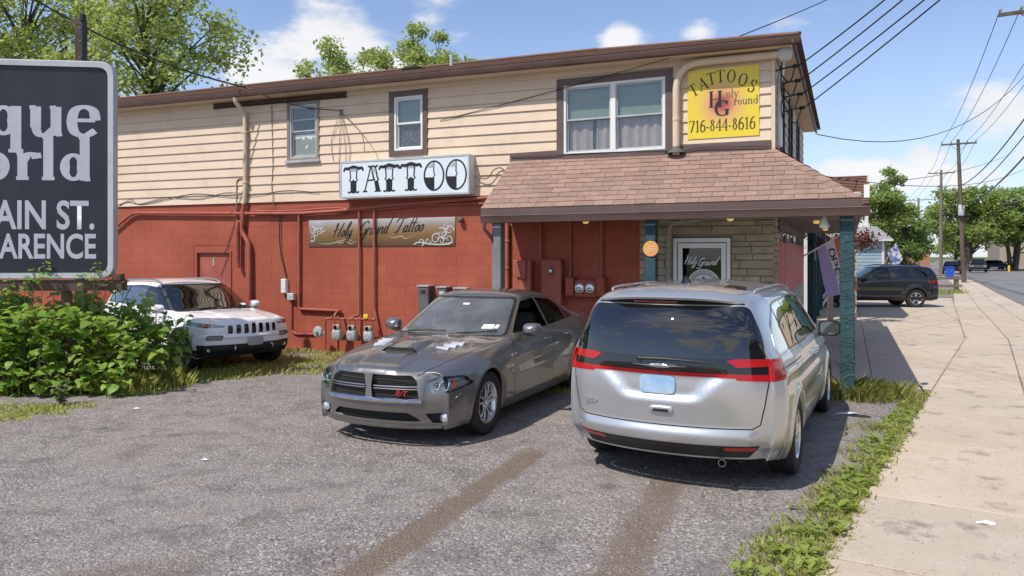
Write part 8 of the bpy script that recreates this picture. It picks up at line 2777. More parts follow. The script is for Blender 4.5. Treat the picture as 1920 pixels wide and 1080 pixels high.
# across the road, seen in reflections
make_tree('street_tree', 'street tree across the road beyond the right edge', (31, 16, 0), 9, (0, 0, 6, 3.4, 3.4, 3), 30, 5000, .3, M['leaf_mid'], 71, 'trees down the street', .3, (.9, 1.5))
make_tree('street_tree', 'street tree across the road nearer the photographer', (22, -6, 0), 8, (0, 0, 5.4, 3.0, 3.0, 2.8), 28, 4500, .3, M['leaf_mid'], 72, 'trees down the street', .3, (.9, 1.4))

# ---- big leaved bush under the sign
rng = np.random.default_rng(77); random.seed(77)
BU = thing('knotweed_bush', 'thick bush of large heart shaped green leaves under the navy sign board', 'bush', (-6.9, 11.4, 0))
def leaf_mesh(curl, fold):
	P = [(0, 0), (.16, .34), (.36, .44), (.60, .36), (.82, .18), (1.0, 0)]
	vs = [(u, 0, -curl * u * u) for u, _ in P] + [(u - .08 * (i == 1), v, fold * v - curl * u * u) for i, (u, v) in enumerate(P[1:-1], 1)] + [(u - .08 * (i == 1), -v, fold * v - curl * u * u) for i, (u, v) in enumerate(P[1:-1], 1)]
	n = len(P)
	fs = []
	for s, o in ((0, n), (1, n + n - 2)):
		f = [(0, 1, o), (n - 2, n - 1, o + n - 3)] + [(i, i + 1, o + i, o + i - 1) for i in range(1, n - 2)]
		fs += [q if s == 0 else q[::-1] for q in f]
	return vs, fs
LM = [leaf_mesh(.25, .28), leaf_mesh(.42, .18), leaf_mesh(.12, .4)]
LMesh = []
for vs, fs in LM:
	mm = MB().add(vs, fs); me = mm.mesh('leaf', M['leaf_bush'], 180, fix=False); LMesh.append(me)
stem = MB()
LEAVES = []
def env(x):
	"""height of the bush along its length (local x)"""
	return pl(x, [(-2.6, 1.25), (-1.8, 1.42), (-.6, 1.46), (.4, 1.40), (1.0, 1.25), (1.5, .95), (1.75, .55)])
stems = []
for k in range(230):
	x = random.uniform(-2.6, 1.62); y = random.uniform(-.62, .95) * (1 if x < 1.0 else .8) + .18 * max(0, x)
	h = env(x) * random.uniform(.72, 1.04) * (1 - .12 * max(0, -y))
	lx, ly = random.uniform(-.3, .3), random.uniform(-.45, .15) + (-.18 if y < 0 else .1)
	stems.append((x, y, h, lx, ly))
for k in range(110):
	x = random.uniform(-2.6, 1.5); stems.append((x, random.uniform(-.85, -.45), random.uniform(.25, .85), random.uniform(-.15, .15), random.uniform(-.2, .0)))
for x, y, h, lx, ly in ((-.07, -.62, 1.84, .05, .06), (.05, -.62, 1.95, .10, .04), (.72, -.50, 1.90, .12, .0), (.78, -.42, 1.74, .2, .05), (.62, -.5, 1.78, -.02, .1), (-.35, -.6, 1.70, -.02, .0), (-.16, -.6, 1.72, .02, .0), (1.05, -.3, 1.66, .1, 0), (.95, -.2, 1.70, .0, 0)):
	stems.append((x, y, h, lx, ly))
for si, (x, y, h, lx, ly) in enumerate(stems):
	p = catmull([(x, y, 0), (x + lx * .2, y + ly * .2, h * .45), (x + lx * .6, y + ly * .6, h * .82), (x + lx, y + ly, h)], 6)
	stem.tube(p, [lerp(.010, .003, i / (len(p) - 1)) for i in range(len(p))], 4)
	nl = int(22 * h / 1.3) if si < 340 else 12
	for i in range(nl):
		t = (.04 + .96 * (i + random.random()) / nl) if si < 340 else (.72 + .28 * (i + .5) / nl)
		q = p[min(len(p) - 1, int(t * (len(p) - 1)))]
		az = i * 2.4 + random.uniform(-.5, .5)
		s = random.uniform(.10, .175) * (1.0 if t < .9 else .65) * (1 if si < 340 else .6)
		LEAVES.append((q[0] + .03 * math.cos(az), q[1] + .03 * math.sin(az), q[2] + random.uniform(-.03, .03), az, random.uniform(-.55, .35), s, random.uniform(-.5, .5)))
stem.build('stems', wmat('bush_stems', (.10, .10, .03), (.16, .12, .05), 5, .6), BU, 60)
def leaf_M(q):
	x, y, z, az, pit, s, roll = q
	return Matrix.Translation((x, y, z)) @ Matrix.Rotation(az, 4, 'Z') @ Matrix.Rotation(-pit, 4, 'Y') @ Matrix.Rotation(roll, 4, 'X') @ Matrix.Scale(s, 4)
front = sorted(LEAVES, key=lambda q: q[1] - .25 * q[5] * 10 - .15 * q[2])
for k, q in enumerate(front[:296]):
	o = obj('leaf', LMesh[k % 3], BU)
	o.matrix_local = leaf_M(q)
mass = MB()
for k, q in enumerate(front[296:]):
	Mx = leaf_M(q)
	vs, fs = LM[k % 3]
	mass.add([Mx @ Vector(v) for v in vs], fs)
o = obj('leaf_mass', mass.mesh('leaf_mass', M['leaf_bush'], 180, fix=False), BU); o['kind'] = 'stuff'

# ---- grasses and weeds
def inpoly(px, py, poly):
	c = np.zeros(len(px), bool)
	j = len(poly) - 1
	for i in range(len(poly)):
		xi, yi = poly[i]; xj, yj = poly[j]
		c ^= ((yi > py) != (yj > py)) & (px < (xj - xi) * (py - yi) / (yj - yi + 1e-12) + xi)
		j = i
	return c
def patchy(px, py, f, s):
	return (np.sin(px * f + s) * np.cos(py * f * 1.3 + s * 2) + .6 * np.sin(px * f * 2.3 - py * f * 1.7 + s * 3) + .4 * np.sin(py * f * 4.1 + px * 3.3 * f))
def grass(name, label, poly, dens, h, w, seed, thr=-.4, mat=None, lean=.45):
	rng = np.random.default_rng(seed)
	xs = [p[0] for p in poly]; ys_ = [p[1] for p in poly]
	area = (max(xs) - min(xs)) * (max(ys_) - min(ys_))
	n = int(area * dens)
	px = rng.uniform(min(xs), max(xs), n); py = rng.uniform(min(ys_), max(ys_), n)
	k = inpoly(px, py, poly) & (patchy(px, py, 2.6, seed) + rng.normal(size=n) * .35 > thr)
	px, py = px[k], py[k]; n = len(px)
	px = px + rng.normal(size=n) * min(.10, h * .8); py = py + rng.normal(size=n) * min(.10, h * .8)
	hh = h * (.45 + .75 * rng.random(n)) * (1 + .3 * np.clip(patchy(px, py, 1.7, seed + 1), -1, 1))
	az = rng.uniform(0, 2 * PI, n); le = lean * rng.random(n) * hh
	dx, dy = np.cos(az), np.sin(az)
	pz = np.zeros(n)
	base = np.stack([px, py, pz], 1)
	sd = np.stack([-dy, dx, pz], 1) * (w * (.6 + .8 * rng.random(n)))[:, None]
	mid = base + np.stack([dx * le * .35, dy * le * .35, hh * .6], 1)
	tip = base + np.stack([dx * le, dy * le, hh], 1)
	v = np.stack([base - sd * .5, base + sd * .5, mid + sd * .4, tip, mid - sd * .4], 1).reshape(-1, 3)
	o = obj(name, np_mesh(name, v, n, mat or M['grass'], k=5))
	return tag(o, label, 'grass', kind='stuff')
grass('grass', 'green and straw grass on the gravel at the foot of the red wall', [(-4.9, 12.5), (-3.2, 12.6), (-2.6, 13.6), (-2.4, 14.75), (-3.7, 15.38), (-5.2, 16.05), (-7.2, 16.95), (-8.5, 17.5), (-8.5, 16), (-6, 14)], 700, .08, .014, 3, -.5, lean=1.2)
grass('grass', 'grass round the front wheel of the white suv and the end of the bush', [(-6.2, 11.4), (-5.3, 11.2), (-4.7, 11.9), (-3.9, 12.5), (-3.2, 12.7), (-4.5, 13.2), (-5.9, 13.1)], 1000, .11, .014, 5, -.5, lean=1.2)
grass('grass', 'low yellow green grass along the front of the bush at the left edge', [(-6.9, 8.9), (-6.0, 9.0), (-5.4, 9.55), (-5.55, 10.0), (-6.4, 10.1), (-7.4, 9.9)], 1300, .05, .013, 6, -.6, lean=1.3)
grass('grass', 'tall tufts of grass standing at the right end of the bush', [(-5.75, 10.75), (-5.25, 10.7), (-4.95, 11.3), (-5.3, 11.7), (-5.8, 11.5)], 1000, .22, .012, 7, -.6, lean=.9)
grass('grass', 'tall yellow green grass at the foot of the teal corner post', [(4.35, 10.35), (5.0, 10.15), (5.55, 10.4), (5.75, 10.95), (5.5, 11.2), (4.7, 11.1)], 1500, .19, .010, 8, -.5, lean=1.1)
grass('grass', 'ragged grass under the bumper end of the grey sedan by the wall', [(.0, 11.2), (1.2, 10.6), (1.7, 11.6), (.4, 13.2), (-.4, 13.0)], 900, .12, .012, 9, -.2)
edge = lambda y, o: (walk_x(y) - o, y)
poly = [edge(4.0, -.07), edge(6, -.03), edge(8, -.06), edge(9.5, .0), edge(10.9, .02), (5.75, 10.8), (4.95, 9.6), (3.75, 8.1), (2.55, 6.3), (1.75, 5.3), (.85, 4.0)]
grass('grass', 'grass mixed into the weeds along the pavement edge', poly, 1800, .055, .012, 10, -.6, lean=1.3)
grass('grass', 'scattered small tufts on the gravel right of the minivan', [(3.7, 7.6), (4.6, 8.9), (5.4, 10.0), (4.6, 9.8), (3.6, 8.2)], 500, .05, .012, 12, .55)
grass('grass', 'grass by the timber rail barrier beyond the black suv', [(21.5, 38.0), (23.9, 39.2), (24.6, 44), (27, 52), (22, 52), (20, 42)], 90, .22, .035, 13, -.8)
# broad leaved weeds in a strip
rng = np.random.default_rng(15)
xs = [p[0] for p in poly]; ysl = [p[1] for p in poly]
n = 5200
px = rng.uniform(min(xs), max(xs), n); py = rng.uniform(min(ysl), max(ysl), n)
k = inpoly(px, py, poly)
dist = (np.array([walk_x(y) for y in py]) - px)
k &= (patchy(px, py, 2.2, 3) + rng.normal(size=n) * .4 - dist * 1.1 > -.95)
px, py = px[k], py[k]
m = MB(); random.seed(16)
for x, y in zip(px, py):
	sc = random.uniform(.035, .085) * (1.15 if y < 7 else .85)
	for q in range(random.randint(4, 7)):
		Mx = leaf_M((x, y, .01 + random.uniform(0, .05), random.uniform(0, 2 * PI), random.uniform(.1, .9), sc * random.uniform(.6, 1.15), random.uniform(-.3, .3)))
		vs, fs = LM[q % 3]
		# slim the leaf
		m.add([Mx @ Vector((v[0], v[1] * .62, v[2])) for v in vs], fs)
o = obj('weeds', m.mesh('weeds', M['leaf_weed'], 180, fix=False)); tag(o, 'bright broad leaved weeds growing in a strip beside the pavement', 'weeds', kind='stuff')
# one grey green weed standing before the bush
t = thing('thistle_weed', 'pale green upright weed standing alone on the gravel before the bush', 'weed', (-6.05, 10.0, 0))
m = MB(); random.seed(19); st = MB()
for k in range(7):
	lx, ly, h = random.uniform(-.16, .16), random.uniform(-.12, .12), random.uniform(.22, .46)
	st.tube([(0, 0, 0), (lx * .5, ly * .5, h * .55), (lx, ly, h)], [.006, .005, .002], 4)
	for i in range(13):
		f = .15 + .85 * i / 13
		vs, fs = LM[i % 3]
		Mx = leaf_M((lx * f, ly * f, h * f, i * 2.4, random.uniform(-.2, .6), random.uniform(.05, .10) * (1.2 - .5 * f), 0))
		m.add([Mx @ Vector((v[0], v[1] * .7, v[2])) for v in vs], fs)
st.build('stem', bpy.data.materials['bush_stems'], t, 60)
m.build('foliage', leaf_mat('grey_green_leaves', (.13, .19, .07), (.20, .26, .11), (.22, .27, .10), 3, .3), t, 180)

# ---- loose stones over the near gravel
rng = np.random.default_rng(33)
n = 15000
d = 3.4 + 9.5 * rng.random(n) ** 1.7
xx = (rng.random(n) * 1.55 - .82) * d
k = xx < np.array([walk_x(y) - .25 for y in d])
xx, d = xx[k], d[k]; n = len(xx)
s = .0035 + .0085 * rng.random(n) ** 3
big = rng.random(n) < .022; s[big] *= 2.3
oct_ = np.array([(1, 0, 0), (0, 1, 0), (-1, 0, 0), (0, -1, 0), (0, 0, .75)])
a = rng.uniform(0, 2 * PI, n); ca, sa = np.cos(a), np.sin(a)
kx, ky = .7 + .8 * rng.random(n), .7 + .6 * rng.random(n)
V = []
P = np.zeros((n, 5, 3))
for i, (ox, oy, oz) in enumerate(oct_):
	jx, jy = ox * kx * s, oy * ky * s
	P[:, i, 0] = xx + jx * ca - jy * sa; P[:, i, 1] = d + jx * sa + jy * ca; P[:, i, 2] = oz * s * (.7 + .6 * rng.random(n)) + .0005
tri = P[:, [0, 1, 4, 1, 2, 4, 2, 3, 4, 3, 0, 4], :].reshape(-1, 3)
gs = wmat('loose_stone', (.09, .082, .077), (.36, .33, .305), 14, .9, contrast=(.38, .6))
tag(obj('loose_gravel', np_mesh('loose_gravel', tri, n * 4, gs, k=3)), 'loose stones scattered over the worn lot', 'gravel', kind='stuff')
# scraps
for k, (x, y, lab, w_) in enumerate(((3.52, 5.54, 'crumpled white paper scrap on the pavement slab', .10), (4.25, 9.45, 'pale flat scrap lying by the weeds beside the minivan shadow', .17), (-4.9, 9.75, 'tiny white scrap on the gravel before the bush', .06), (-3.0, 7.3, 'small pale scrap on the open gravel', .05))):
	t = thing('litter', lab, 'litter', (x, y, .018 if k == 0 else .003))
	m = MB(); random.seed(90 + k)
	pts = [(w_ * random.uniform(.7, 1.1) * math.cos(a) * (.8 if k != 1 else 1), w_ * random.uniform(.3, .5) * math.sin(a), random.uniform(0, .012)) for a in [2 * PI * q / 9 for q in range(9)]]
	m.add(pts + [(0, 0, .022)], [(q, (q + 1) % 9, 9) for q in range(9)])
	m.build('paper', M['white_paint'] if k != 1 else M['white_vinyl'], t)
# ================================================================== down the street
M['pole_wood'] = wmat('weathered_pole', (.085, .06, .045), (.14, .105, .08), 3, .9, .4, 20, stretch=(1, 1, .15))
M['pole_wood2'] = wmat('grey_brown_pole', (.15, .12, .095), (.21, .175, .14), 3, .9, .4, 20, stretch=(1, 1, .15))
M['insul'] = pmat('insulator', (.25, .25, .26), .3)
POLES = [((33.9, 56.0), 10.75, .16, (.0, 1.15), M['pole_wood'], 'leaning brown utility pole with a pale transformer nearest the concrete', -.45),
         ((46.8, 81.5), 11.4, .17, (0, 1.25), M['pole_wood2'], 'second utility pole with wide crossarm, paler wood', .05),
         ((64.2, 118.0), 11.2, .2, (0, 1.9), M['pole_wood2'], 'far thin utility pole with crossarm before the dark trees', .05),
         ((18.3, 26.0), 10.9, .16, (0, 1.2), M['pole_wood'], 'near utility pole just outside the right edge, only its crossarm end in view', 0)]
ARM = []
AV = Vector((.86, -.51, 0))
for (x, y), h, r, (a0, al), mat, lab, lean in POLES:
	t = thing('utility_pole', lab, 'utility pole', (x, y, 0), 0, 'utility poles along the kerb')
	m = MB(); m.tube([(0, 0, 0), (lean * .5, 0, h * .5), (lean, 0, h)], [r * 1.1, r, r * .7], 10)
	m.build('shaft', mat, t, 60)
	zc = h - .35
	arm = [Vector((lean, 0, zc)) + AV * s * al for s in (-1, 1)]
	m = MB(); m.bar(arm[0] + Vector((0, -.1, 0)), arm[1] + Vector((0, -.1, 0)), .10, .12)
	for s in (-1, 1): m.bar(Vector((lean, -.1, zc - .55)), Vector((lean, -.1, zc - .05)) + AV * s * .55, .03, .03)
	m.build('crossarm', mat, t)
	pts = []
	for s in (-1, -.45, .5, 1):
		p = Vector((lean, -.1, zc + .06)) + AV * s * al * .95
		m = MB().lathe([(.02, 0), (.02, .06), (.05, .07), (.055, .13), (.03, .15)], 8, 'z', p)
		m.build('insulator', M['insul'], t, 40)
		pts.append(p + Vector((x, y, .15)))
	ARM.append(pts)
	if x < 40 and y > 50:
		m = MB().lathe([(.001, 5.0), (.20, 5.02), (.22, 5.1), (.22, 5.75), (.18, 5.82), (.001, 5.85)], 16, 'z', (-.35, -.25, 0)); m.build('transformer', M['box_grey'], t, 40)

def wire(label, a, b, sag, r=.012, n=14, name='overhead_wire', group='overhead wires'):
	a, b = Vector(a), Vector(b)
	t = thing(name, label, 'wire', a, 0, group)
	pts = []
	for i in range(n + 1):
		u = i / n
		p = a.lerp(b, u); p.z -= sag * 4 * u * (1 - u)
		pts.append(p - a)
	MB().tube(pts, r, 5).build('line', M['wire'], t, 60)
	return t
for k, nm in enumerate(('leftmost', 'second', 'third', 'rightmost')):
	wire(nm + ' power line from the right edge crossarm down to the leaning pole', ARM[3][k], ARM[0][k], .55, .014)
	wire(nm + ' power line between the leaning pole and the pale pole', ARM[0][k], ARM[1][k], .5, .014)
	wire(nm + ' power line between the pale pole and the far pole', ARM[1][k], ARM[2][k], .5, .016)
for k, (z0, z1, s, r, w_) in enumerate(((7.4, 7.3, .5, .030, 'topmost'), (6.95, 6.85, .55, .024, 'middle'), (6.3, 6.2, .6, .038, 'lowest'))):
	wire(w_ + ' of the thick cables slung from the leaning pole towards the right edge', (18.4 + .15 * k, 25.9, z0 + .25), (33.65, 55.9, z1 - .2 * k), s, r)
	wire(w_ + ' of the thick cables between the leaning and the pale pole', (33.65, 55.9, z1 - .2 * k), (46.8, 81.3, z1 - .3), s, r)
t = thing('cable_coil', 'dark round splice case hung on the thick cables at the right edge', 'splice case', (33.9, 51, 5.5))
m = MB(); m.tube([(-.5, 0, 0), (-.4, 0, 0), (.4, -.3, .05), (.5, -.35, .05)], [.04, .11, .11, .04], 12); m.build('case', M['black_trim'], t, 50)
wire('loop of slack cable hanging from the leaning pole to the splice case', (33.6, 55.9, 5.4), (34.0, 51, 5.4), .7, .02)
# service drops from the roof corner out over the street
far_end = [(4.90, 9.85, 5.46), (5.10, 9.85, 5.43), (5.36, 9.85, 5.41), (5.53, 9.85, 5.38)]
for k, w_ in enumerate(('topmost', 'second', 'third', 'lowest')):
	a = INS[k]; e = Vector(far_end[k])
	d = e - a
	wire(w_ + ' of the four service wires fanning from the roof corner', a, a + d * 2.6, .10, .011)
# long spans over the street
wire('long sagging wire from the eave end rising over the street to the upper right', bl(.35, 8.6, 5.2), (23.5, 34, 10.4), 1.25, .013)
wire('faint low wire from behind the eave to the right', bl(.2, 9, 4.2), (36, 52, 8.2), .75, .013)
wire('second faint low wire crossing it', (13.2, 26.5, 4.6), (40, 60, 10.2), .3, .013)
wire('service cable from the upper left over the sign to the eave', (-9.6, 14.2, 7.2), bl(-10.7, -.35, 5.62), .25, .020)
wire('thin wire above the roof end rising to the top of the frame', bl(-1.1, 1.5, 5.9), (9.4, 19.2, 9.2), .05, .011)
wire('thin wire under the eave from the cable end to the clapboard bracket', bl(-10.7, -.35, 5.62), bl(-8.43, -.06, 5.0), .12, .010)

# ---- next shop: porch with posts in line, steep brown roof facing this way
M['shingle_far'] = shingle_mat('far_brown_shingle', (.235, .118, .085), (.29, .155, .115), (.18, .085, .06), 0)
t = thing('neighbour_shop', 'brown roofed shop next door with a steep shingled front porch', 'building', (0, 0, 0))
def nb(x, y, z): return tuple(bl(x, y, z))
m = MB()
n0, n1 = 12.5, 20.0
def quad(m, *p): m.add([nb(*q) for q in p], [(0, 1, 2, 3)])
for k in range(18):
	a, b = k / 18, (k + 1) / 18
	quad(m, (-6 , lerp(n0 - .6, n0 + .5, a) - .03, lerp(3.55, 4.50, a) + .02), (1.68 , lerp(n0 - .6, n0 + .5, a) - .03, lerp(3.55, 4.50, a) + .02), (1.64, lerp(n0 - .6, n0 + .5, b), lerp(3.55, 4.50, b)), (-6, lerp(n0 - .6, n0 + .5, b), lerp(3.55, 4.50, b)))
quad(m, (1.68, n0 - .6, 3.55), (1.68, n1, 3.55), (1.60, n1, 4.50), (1.60, n0 + .5, 4.50)); quad(m, (-6, n0 + .5, 4.50), (1.64, n0 + .5, 4.50), (1.6, n1, 4.55), (-6, n1, 4.55))
m.build('roof', M['shingle_far'], t)
m = MB(); quad(m, (-6, n0 - .6, 3.54), (1.64, n0 - .6, 3.54), (1.64, n1, 3.54), (-6, n1, 3.54)); m.build('soffit', M['soffit'], t)
m = MB(); quad(m, (.1, n0, 0), (.1, n0, 3.5), (.1, n1, 3.5), (.1, n1, 0)); quad(m, (-6, n0, 0), (.1, n0, 0), (.1, n0, 3.5), (-6, n0, 3.5)); m.build('wall', M['white_vinyl'], t)
m = MB()
for a in (.5, 1.15): quad(m, (a, n0 - .05, .0), (a + .18, n0 - .05, 0), (a + .18, n0 - .05, 3.5), (a, n0 - .05, 3.5))
m.build('pilaster', wmat('pink_tan_paint', (.42, .31, .26), (.47, .36, .31), 3, .7), t)
MB().box(-.2, .2, -.2, .2, 4.48, 4.68).build('roof_vent', M['white_vinyl'], t, loc=bl(-1.6, n0 + .7, 0))
for k, y in enumerate((9.6, 11.4, 14.0, 17.2, 20.8)):
	m = MB().cbox(-.085, .085, -.085, .085, 0, 3.4 if y > 12 else 2.7, .01); m.build('porch_post', M['post'], t, loc=bl(.15, y, 0), rot=(0, 0, BROT))
m = MB(); m.bar(bl(.15, 9.5, 2.72), bl(.15, 20.8, 2.72), .10, .14); m.build('porch_beam', M['post'], t)
m = MB()
for k in range(16):
	y = 13.0 + k * .42
	m.bar(bl(-.25, y, .25), bl(-.25, y, 1.9), .30, .02, (BR.x, BR.y, 0))
m.build('white_boarding', M['white_paint'], t)
# hanging baskets with red leaves under the porch
for k, (x, y, z, lab) in enumerate(((.55, 9.6, 2.30, 'red leaved hanging basket nearest along the porch'), (1.1, 11.2, 2.35, 'red leaved hanging basket second along the porch'), (1.52, 11.6, 2.45, 'red leaved hanging basket right of the corner post'))):
	p = bl(x, y, z)
	t = thing('hanging_basket', lab, 'hanging basket', p, 0, 'hanging baskets with red leaves')
	MB().lathe([(.001, -.22), (.12, -.2), (.18, -.05), (.17, -.05)], 14).build('pot', M['dk_grey'], t, 40)
	MB().tube([(0, 0, -.05), (0, 0, .45)], .006, 4).build('chain', M['wire'], t)
	rg2 = np.random.default_rng(50 + k); P = rg2.normal(size=(420, 3)) * np.array([.20, .20, .14]) + np.array([0, 0, .02])
	obj('foliage', np_mesh('foliage', leaf_cloud(rg2, P, .09), 420, M['leaf_red']), t)
# white parked van and oddments glimpsed between the posts
t = thing('parked_van', 'white van glimpsed between the porch posts with its red tail light', 'van', (13.9, 37.5, 0), R(-70))
m = MB(); m.add(*_rbox(4.6, 1.9, 1.7, (0, 0, 1.3))); m.build('body', M['white_vinyl'], t, 40)
for s in (-1, 1):
	MB().box(-2.33, -2.28, s * .80 - .07, s * .80 + .07, .95, 1.35).build('tail_light', M['red_lamp'], t)
	for x in (-1.5, 1.5): MB().lathe([(.001, -.1), (.2, -.1), (.33, -.08), (.35, 0), (.33, .1), (.001, .1)], 18, 'y', (x, s * .85, .35)).build('wheel', M['tyre'], t, 40)
MB().box(-2.335, -2.29, -.65, .65, 1.35, 1.9).build('rear_window', M['gloss_black'], t)

# ---- pale blue house
t = thing('blue_house', 'pale blue house with grey lean-to roof and a white upper porch', 'house', (0, 0, 0))
M['blue_board'] = wmat('pale_blue_siding', (.30, .40, .47), (.34, .44, .51), 1.5, .6)
hx0, hx1, hy = 18.0, 22.35, 45.0
m = MB()
for k in range(15):
	z0 = k * .205
	m.add([(hx0, hy - .02, z0), (hx1, hy - .02, z0), (hx1, hy, z0 + .205), (hx0, hy, z0 + .205), (hx1 + .02, hy, z0), (hx1 + .02, hy + 9, z0), (hx1, hy + 9, z0 + .205), (hx1, hy, z0 + .205)], [(0, 1, 2, 3), (4, 5, 6, 7)])
m.box(hx0, hx1 - .01, hy + .03, hy + 9, 0, 3.0)
m.build('wall', M['blue_board'], t)
MB().box(hx1 - .08, hx1 + .06, hy - .06, hy - .025, 0, 3.05).build('corner_board', M['white_paint'], t)
m = MB(); m.prism([(hy - .35, 3.02), (hy + 1.7, 3.86), (hy + 1.7, 3.78), (hy - .35, 2.94)], hx0, hx1 + .45, 'yz'); m.build('roof', wmat('grey_shingle', (.22, .215, .21), (.30, .29, .285), 9, .9, .4, 60), t)
m = MB(); m.prism([(hy - .36, 2.90), (hy - .36, 3.0), (hy + .02, 3.05), (hy + .02, 2.95)], hx0, hx1 + .46, 'yz'); m.build('fascia', M['white_paint'], t)
m = MB(); m.box(hx0, 21.4, hy + 3.0, hy + 8, 3.0, 5.6); m.build('upper_wall', M['blue_board'], t)
m = MB(); m.prism([(19.6, 4.72), (22.4, 4.72), (22.3, 4.92), (19.6, 5.05)], hy + 1.4, hy + 3.5, 'xz'); m.build('upper_porch_roof', wmat('grey_white_trim', (.45, .46, .47), (.52, .53, .54), 3, .6), t)
for x in (20.6, 22.1):
	MB().box(x - .09, x + .09, hy + 1.5, hy + 1.7, 3.7, 4.72).build('porch_post', M['white_paint'], t)
MB().box(20.7, 22.0, hy + 2.98, hy + 2.995, 3.7, 4.6).build('window', M['gloss_black'], t)
MB().box(20.0, 22.3, hy + 1.55, hy + 1.62, 3.72, 4.05).build('railing', M['white_paint'], t)
t = thing('small_flag', 'small blue and white flag on a slanted pole at the corner of the blue house', 'flag', (21.75, 44.6, 1.75))
MB().tube([(0, 0, 0), (.35, -.4, -.1), (.75, -.9, 1.05)], .015, 6).build('pole', M['beige'], t)
m = MB(); m.grid([[(.72 - .10 * a + .08 * b, -.9, 1.02 - .95 * b / 5 - .12 * a + .03 * math.sin(b * 2)) for b in range(6)] for a in range(6)])
m.build('cloth', wmat('blue_white_cloth', (.10, .12, .35), (.60, .60, .66), 5, .8, contrast=(.45, .55)), t, 60)
t = thing('neighbour_hedge', 'low green shrubs along the foot of the blue house', 'shrub', (20.5, 44, 0))
rg2 = np.random.default_rng(8); P = rg2.normal(size=(1500, 3)) * np.array([1.2, .35, .35]) + np.array([0, 0, .55]); P[:, 2] = np.abs(P[:, 2])
obj('foliage', np_mesh('foliage', leaf_cloud(rg2, P, .14), 1500, M['leaf_mid']), t)

# ---- beyond: low brick block, tan house, sheds
def house(label, x, y, w_, d_, h, rh, wall, roof_m, ang=0, name='house', wins=(), cat='house', chim=False):
	t = thing(name, label, cat, (x, y, 0), ang)
	MB().box(-w_ / 2, w_ / 2, 0, d_, 0, h).build('wall', wall, t)
	m = MB(); m.prism([(-w_ / 2 - .35, h), (w_ / 2 + .35, h), (w_ / 2 + .35, h + .12), (0, h + rh), (-w_ / 2 - .35, h + .12)], -.35, d_ + .35, 'xz')
	rf = m.build('roof', roof_m, t)
	for (x0, x1, z0, z1) in wins:
		f = MB().box(x0 - .08, x1 + .08, -.04, .0, z0 - .08, z1 + .08).build('window', M['white_paint'], t)
		MB().box(x0, x1, -.055, -.0405, z0, z1).build('pane', M['gloss_black'], f)
	if chim: MB().box(w_ * .2, w_ * .2 + .6, d_ * .5, d_ * .5 + .6, h, h + rh + .6).build('chimney', M['red_dark'], rf)
	return t
M['tan_wall'] = wmat('tan_siding', (.34, .27, .21), (.39, .32, .25), 2, .7)
M['brick_far'] = wmat('orange_brick', (.34, .16, .10), (.42, .22, .14), 6, .9)
M['grey_wall'] = wmat('grey_block', (.30, .30, .29), (.36, .36, .35), 4, .85)
M['roof_far'] = wmat('grey_brown_roof', (.15, .135, .125), (.20, .18, .165), 6, .9)
house('tan two storey house behind a dark timber stair at the right edge', 82, 112, 15, 12, 6.2, 3.2, M['tan_wall'], M['roof_far'], R(-25), wins=((-3, -1.8, 3.6, 5), (1.5, 2.7, 3.6, 5), (-3, -1.8, 1, 2.4)))
t = thing('timber_stair', 'dark brown timber deck and stair before the tan house', 'deck', (75.6, 109, 0), R(-25))
m = MB()
for x in (-1.5, 0, 1.5, 3): m.box(x - .1, x + .1, -.1, .1, 0, 5.0)
m.build('posts', M['pole_wood'], t)
m = MB(); m.box(-1.6, 3.1, -.2, 2.0, 2.4, 2.55); m.box(-1.6, 3.1, -.2, 2.0, 4.9, 5.05); m.bar((-4, 0, 0), (-1.5, 0, 2.4), .9, .15); m.build('deck', M['pole_wood'], t)
house('low orange brick building with a dark garage door down the street', 73, 142, 12, 10, 3.4, 1.6, M['brick_far'], M['roof_far'], R(-10), name='brick_building', cat='building', wins=((-4.4, -1.5, .3, 2.6),))
house('pale fronted small building left of the brick one', 62, 138, 9, 10, 4.0, 2.2, M['tan_wall'], M['roof_far'], R(-12), wins=((-3, 0, .3, 2.8),))
house('grey block building half hidden behind the pale pole', 55, 122, 8, 8, 3.3, .4, M['grey_wall'], M['grey_wall'], R(-10), name='block_building', cat='building', wins=((-3, -1.5, 1, 2.4),))
house('white gabled house across the road beyond the right edge', 27, 9, 9, 9, 5.6, 3.4, M['white_vinyl'], M['roof_far'], R(90 + 30), wins=((-3, -1.8, 3.3, 4.8), (1.5, 2.7, 3.3, 4.8), (-3, -1.8, .9, 2.3)))
house('grey gabled house across the road nearer the photographer', 18, -9, 9, 9, 5.4, 3.2, M['grey_wall'], M['roof_far'], R(90 + 30), wins=((-3, -1.8, 3.3, 4.8), (1.5, 2.7, 3.3, 4.8)))

# ---- blue bin, timber barrier, hydrants, cones of clutter, far cars
t = thing('recycling_bin', 'bright blue lidded recycling bin at the kerb', 'bin', (38.1, 65, 0), R(-30))
m = MB(); m.prism([(-.30, .06), (.30, .06), (.36, .98), (-.36, .98)], -.32, .32, 'xz'); m.build('body', pmat('blue_plastic', (.012, .075, .42), .45), t)
m = MB(); m.prism([(-.40, .985), (.40, .985), (.40, 1.03), (.2, 1.10), (-.2, 1.10), (-.40, 1.03)], -.36, .38, 'xz'); m.build('lid', pmat('blue_plastic_lid', (.012, .065, .36), .4), t)
m = MB(); m.lathe([(.001, -.34), (.1, -.34), (.1, .34), (.001, .34)], 12, 'y', (-.26, 0, .1)); m.build('wheels', M['black'], t)
t = thing('timber_barrier', 'low weathered timber rail barrier beyond the black suv', 'barrier', (23.8, 40, 0), R(4))
for x in (0, -1.75, -3.5): MB().box(x - .09, x + .09, -.09, .09, 0, .92).build('post', M['pole_wood2'], t)
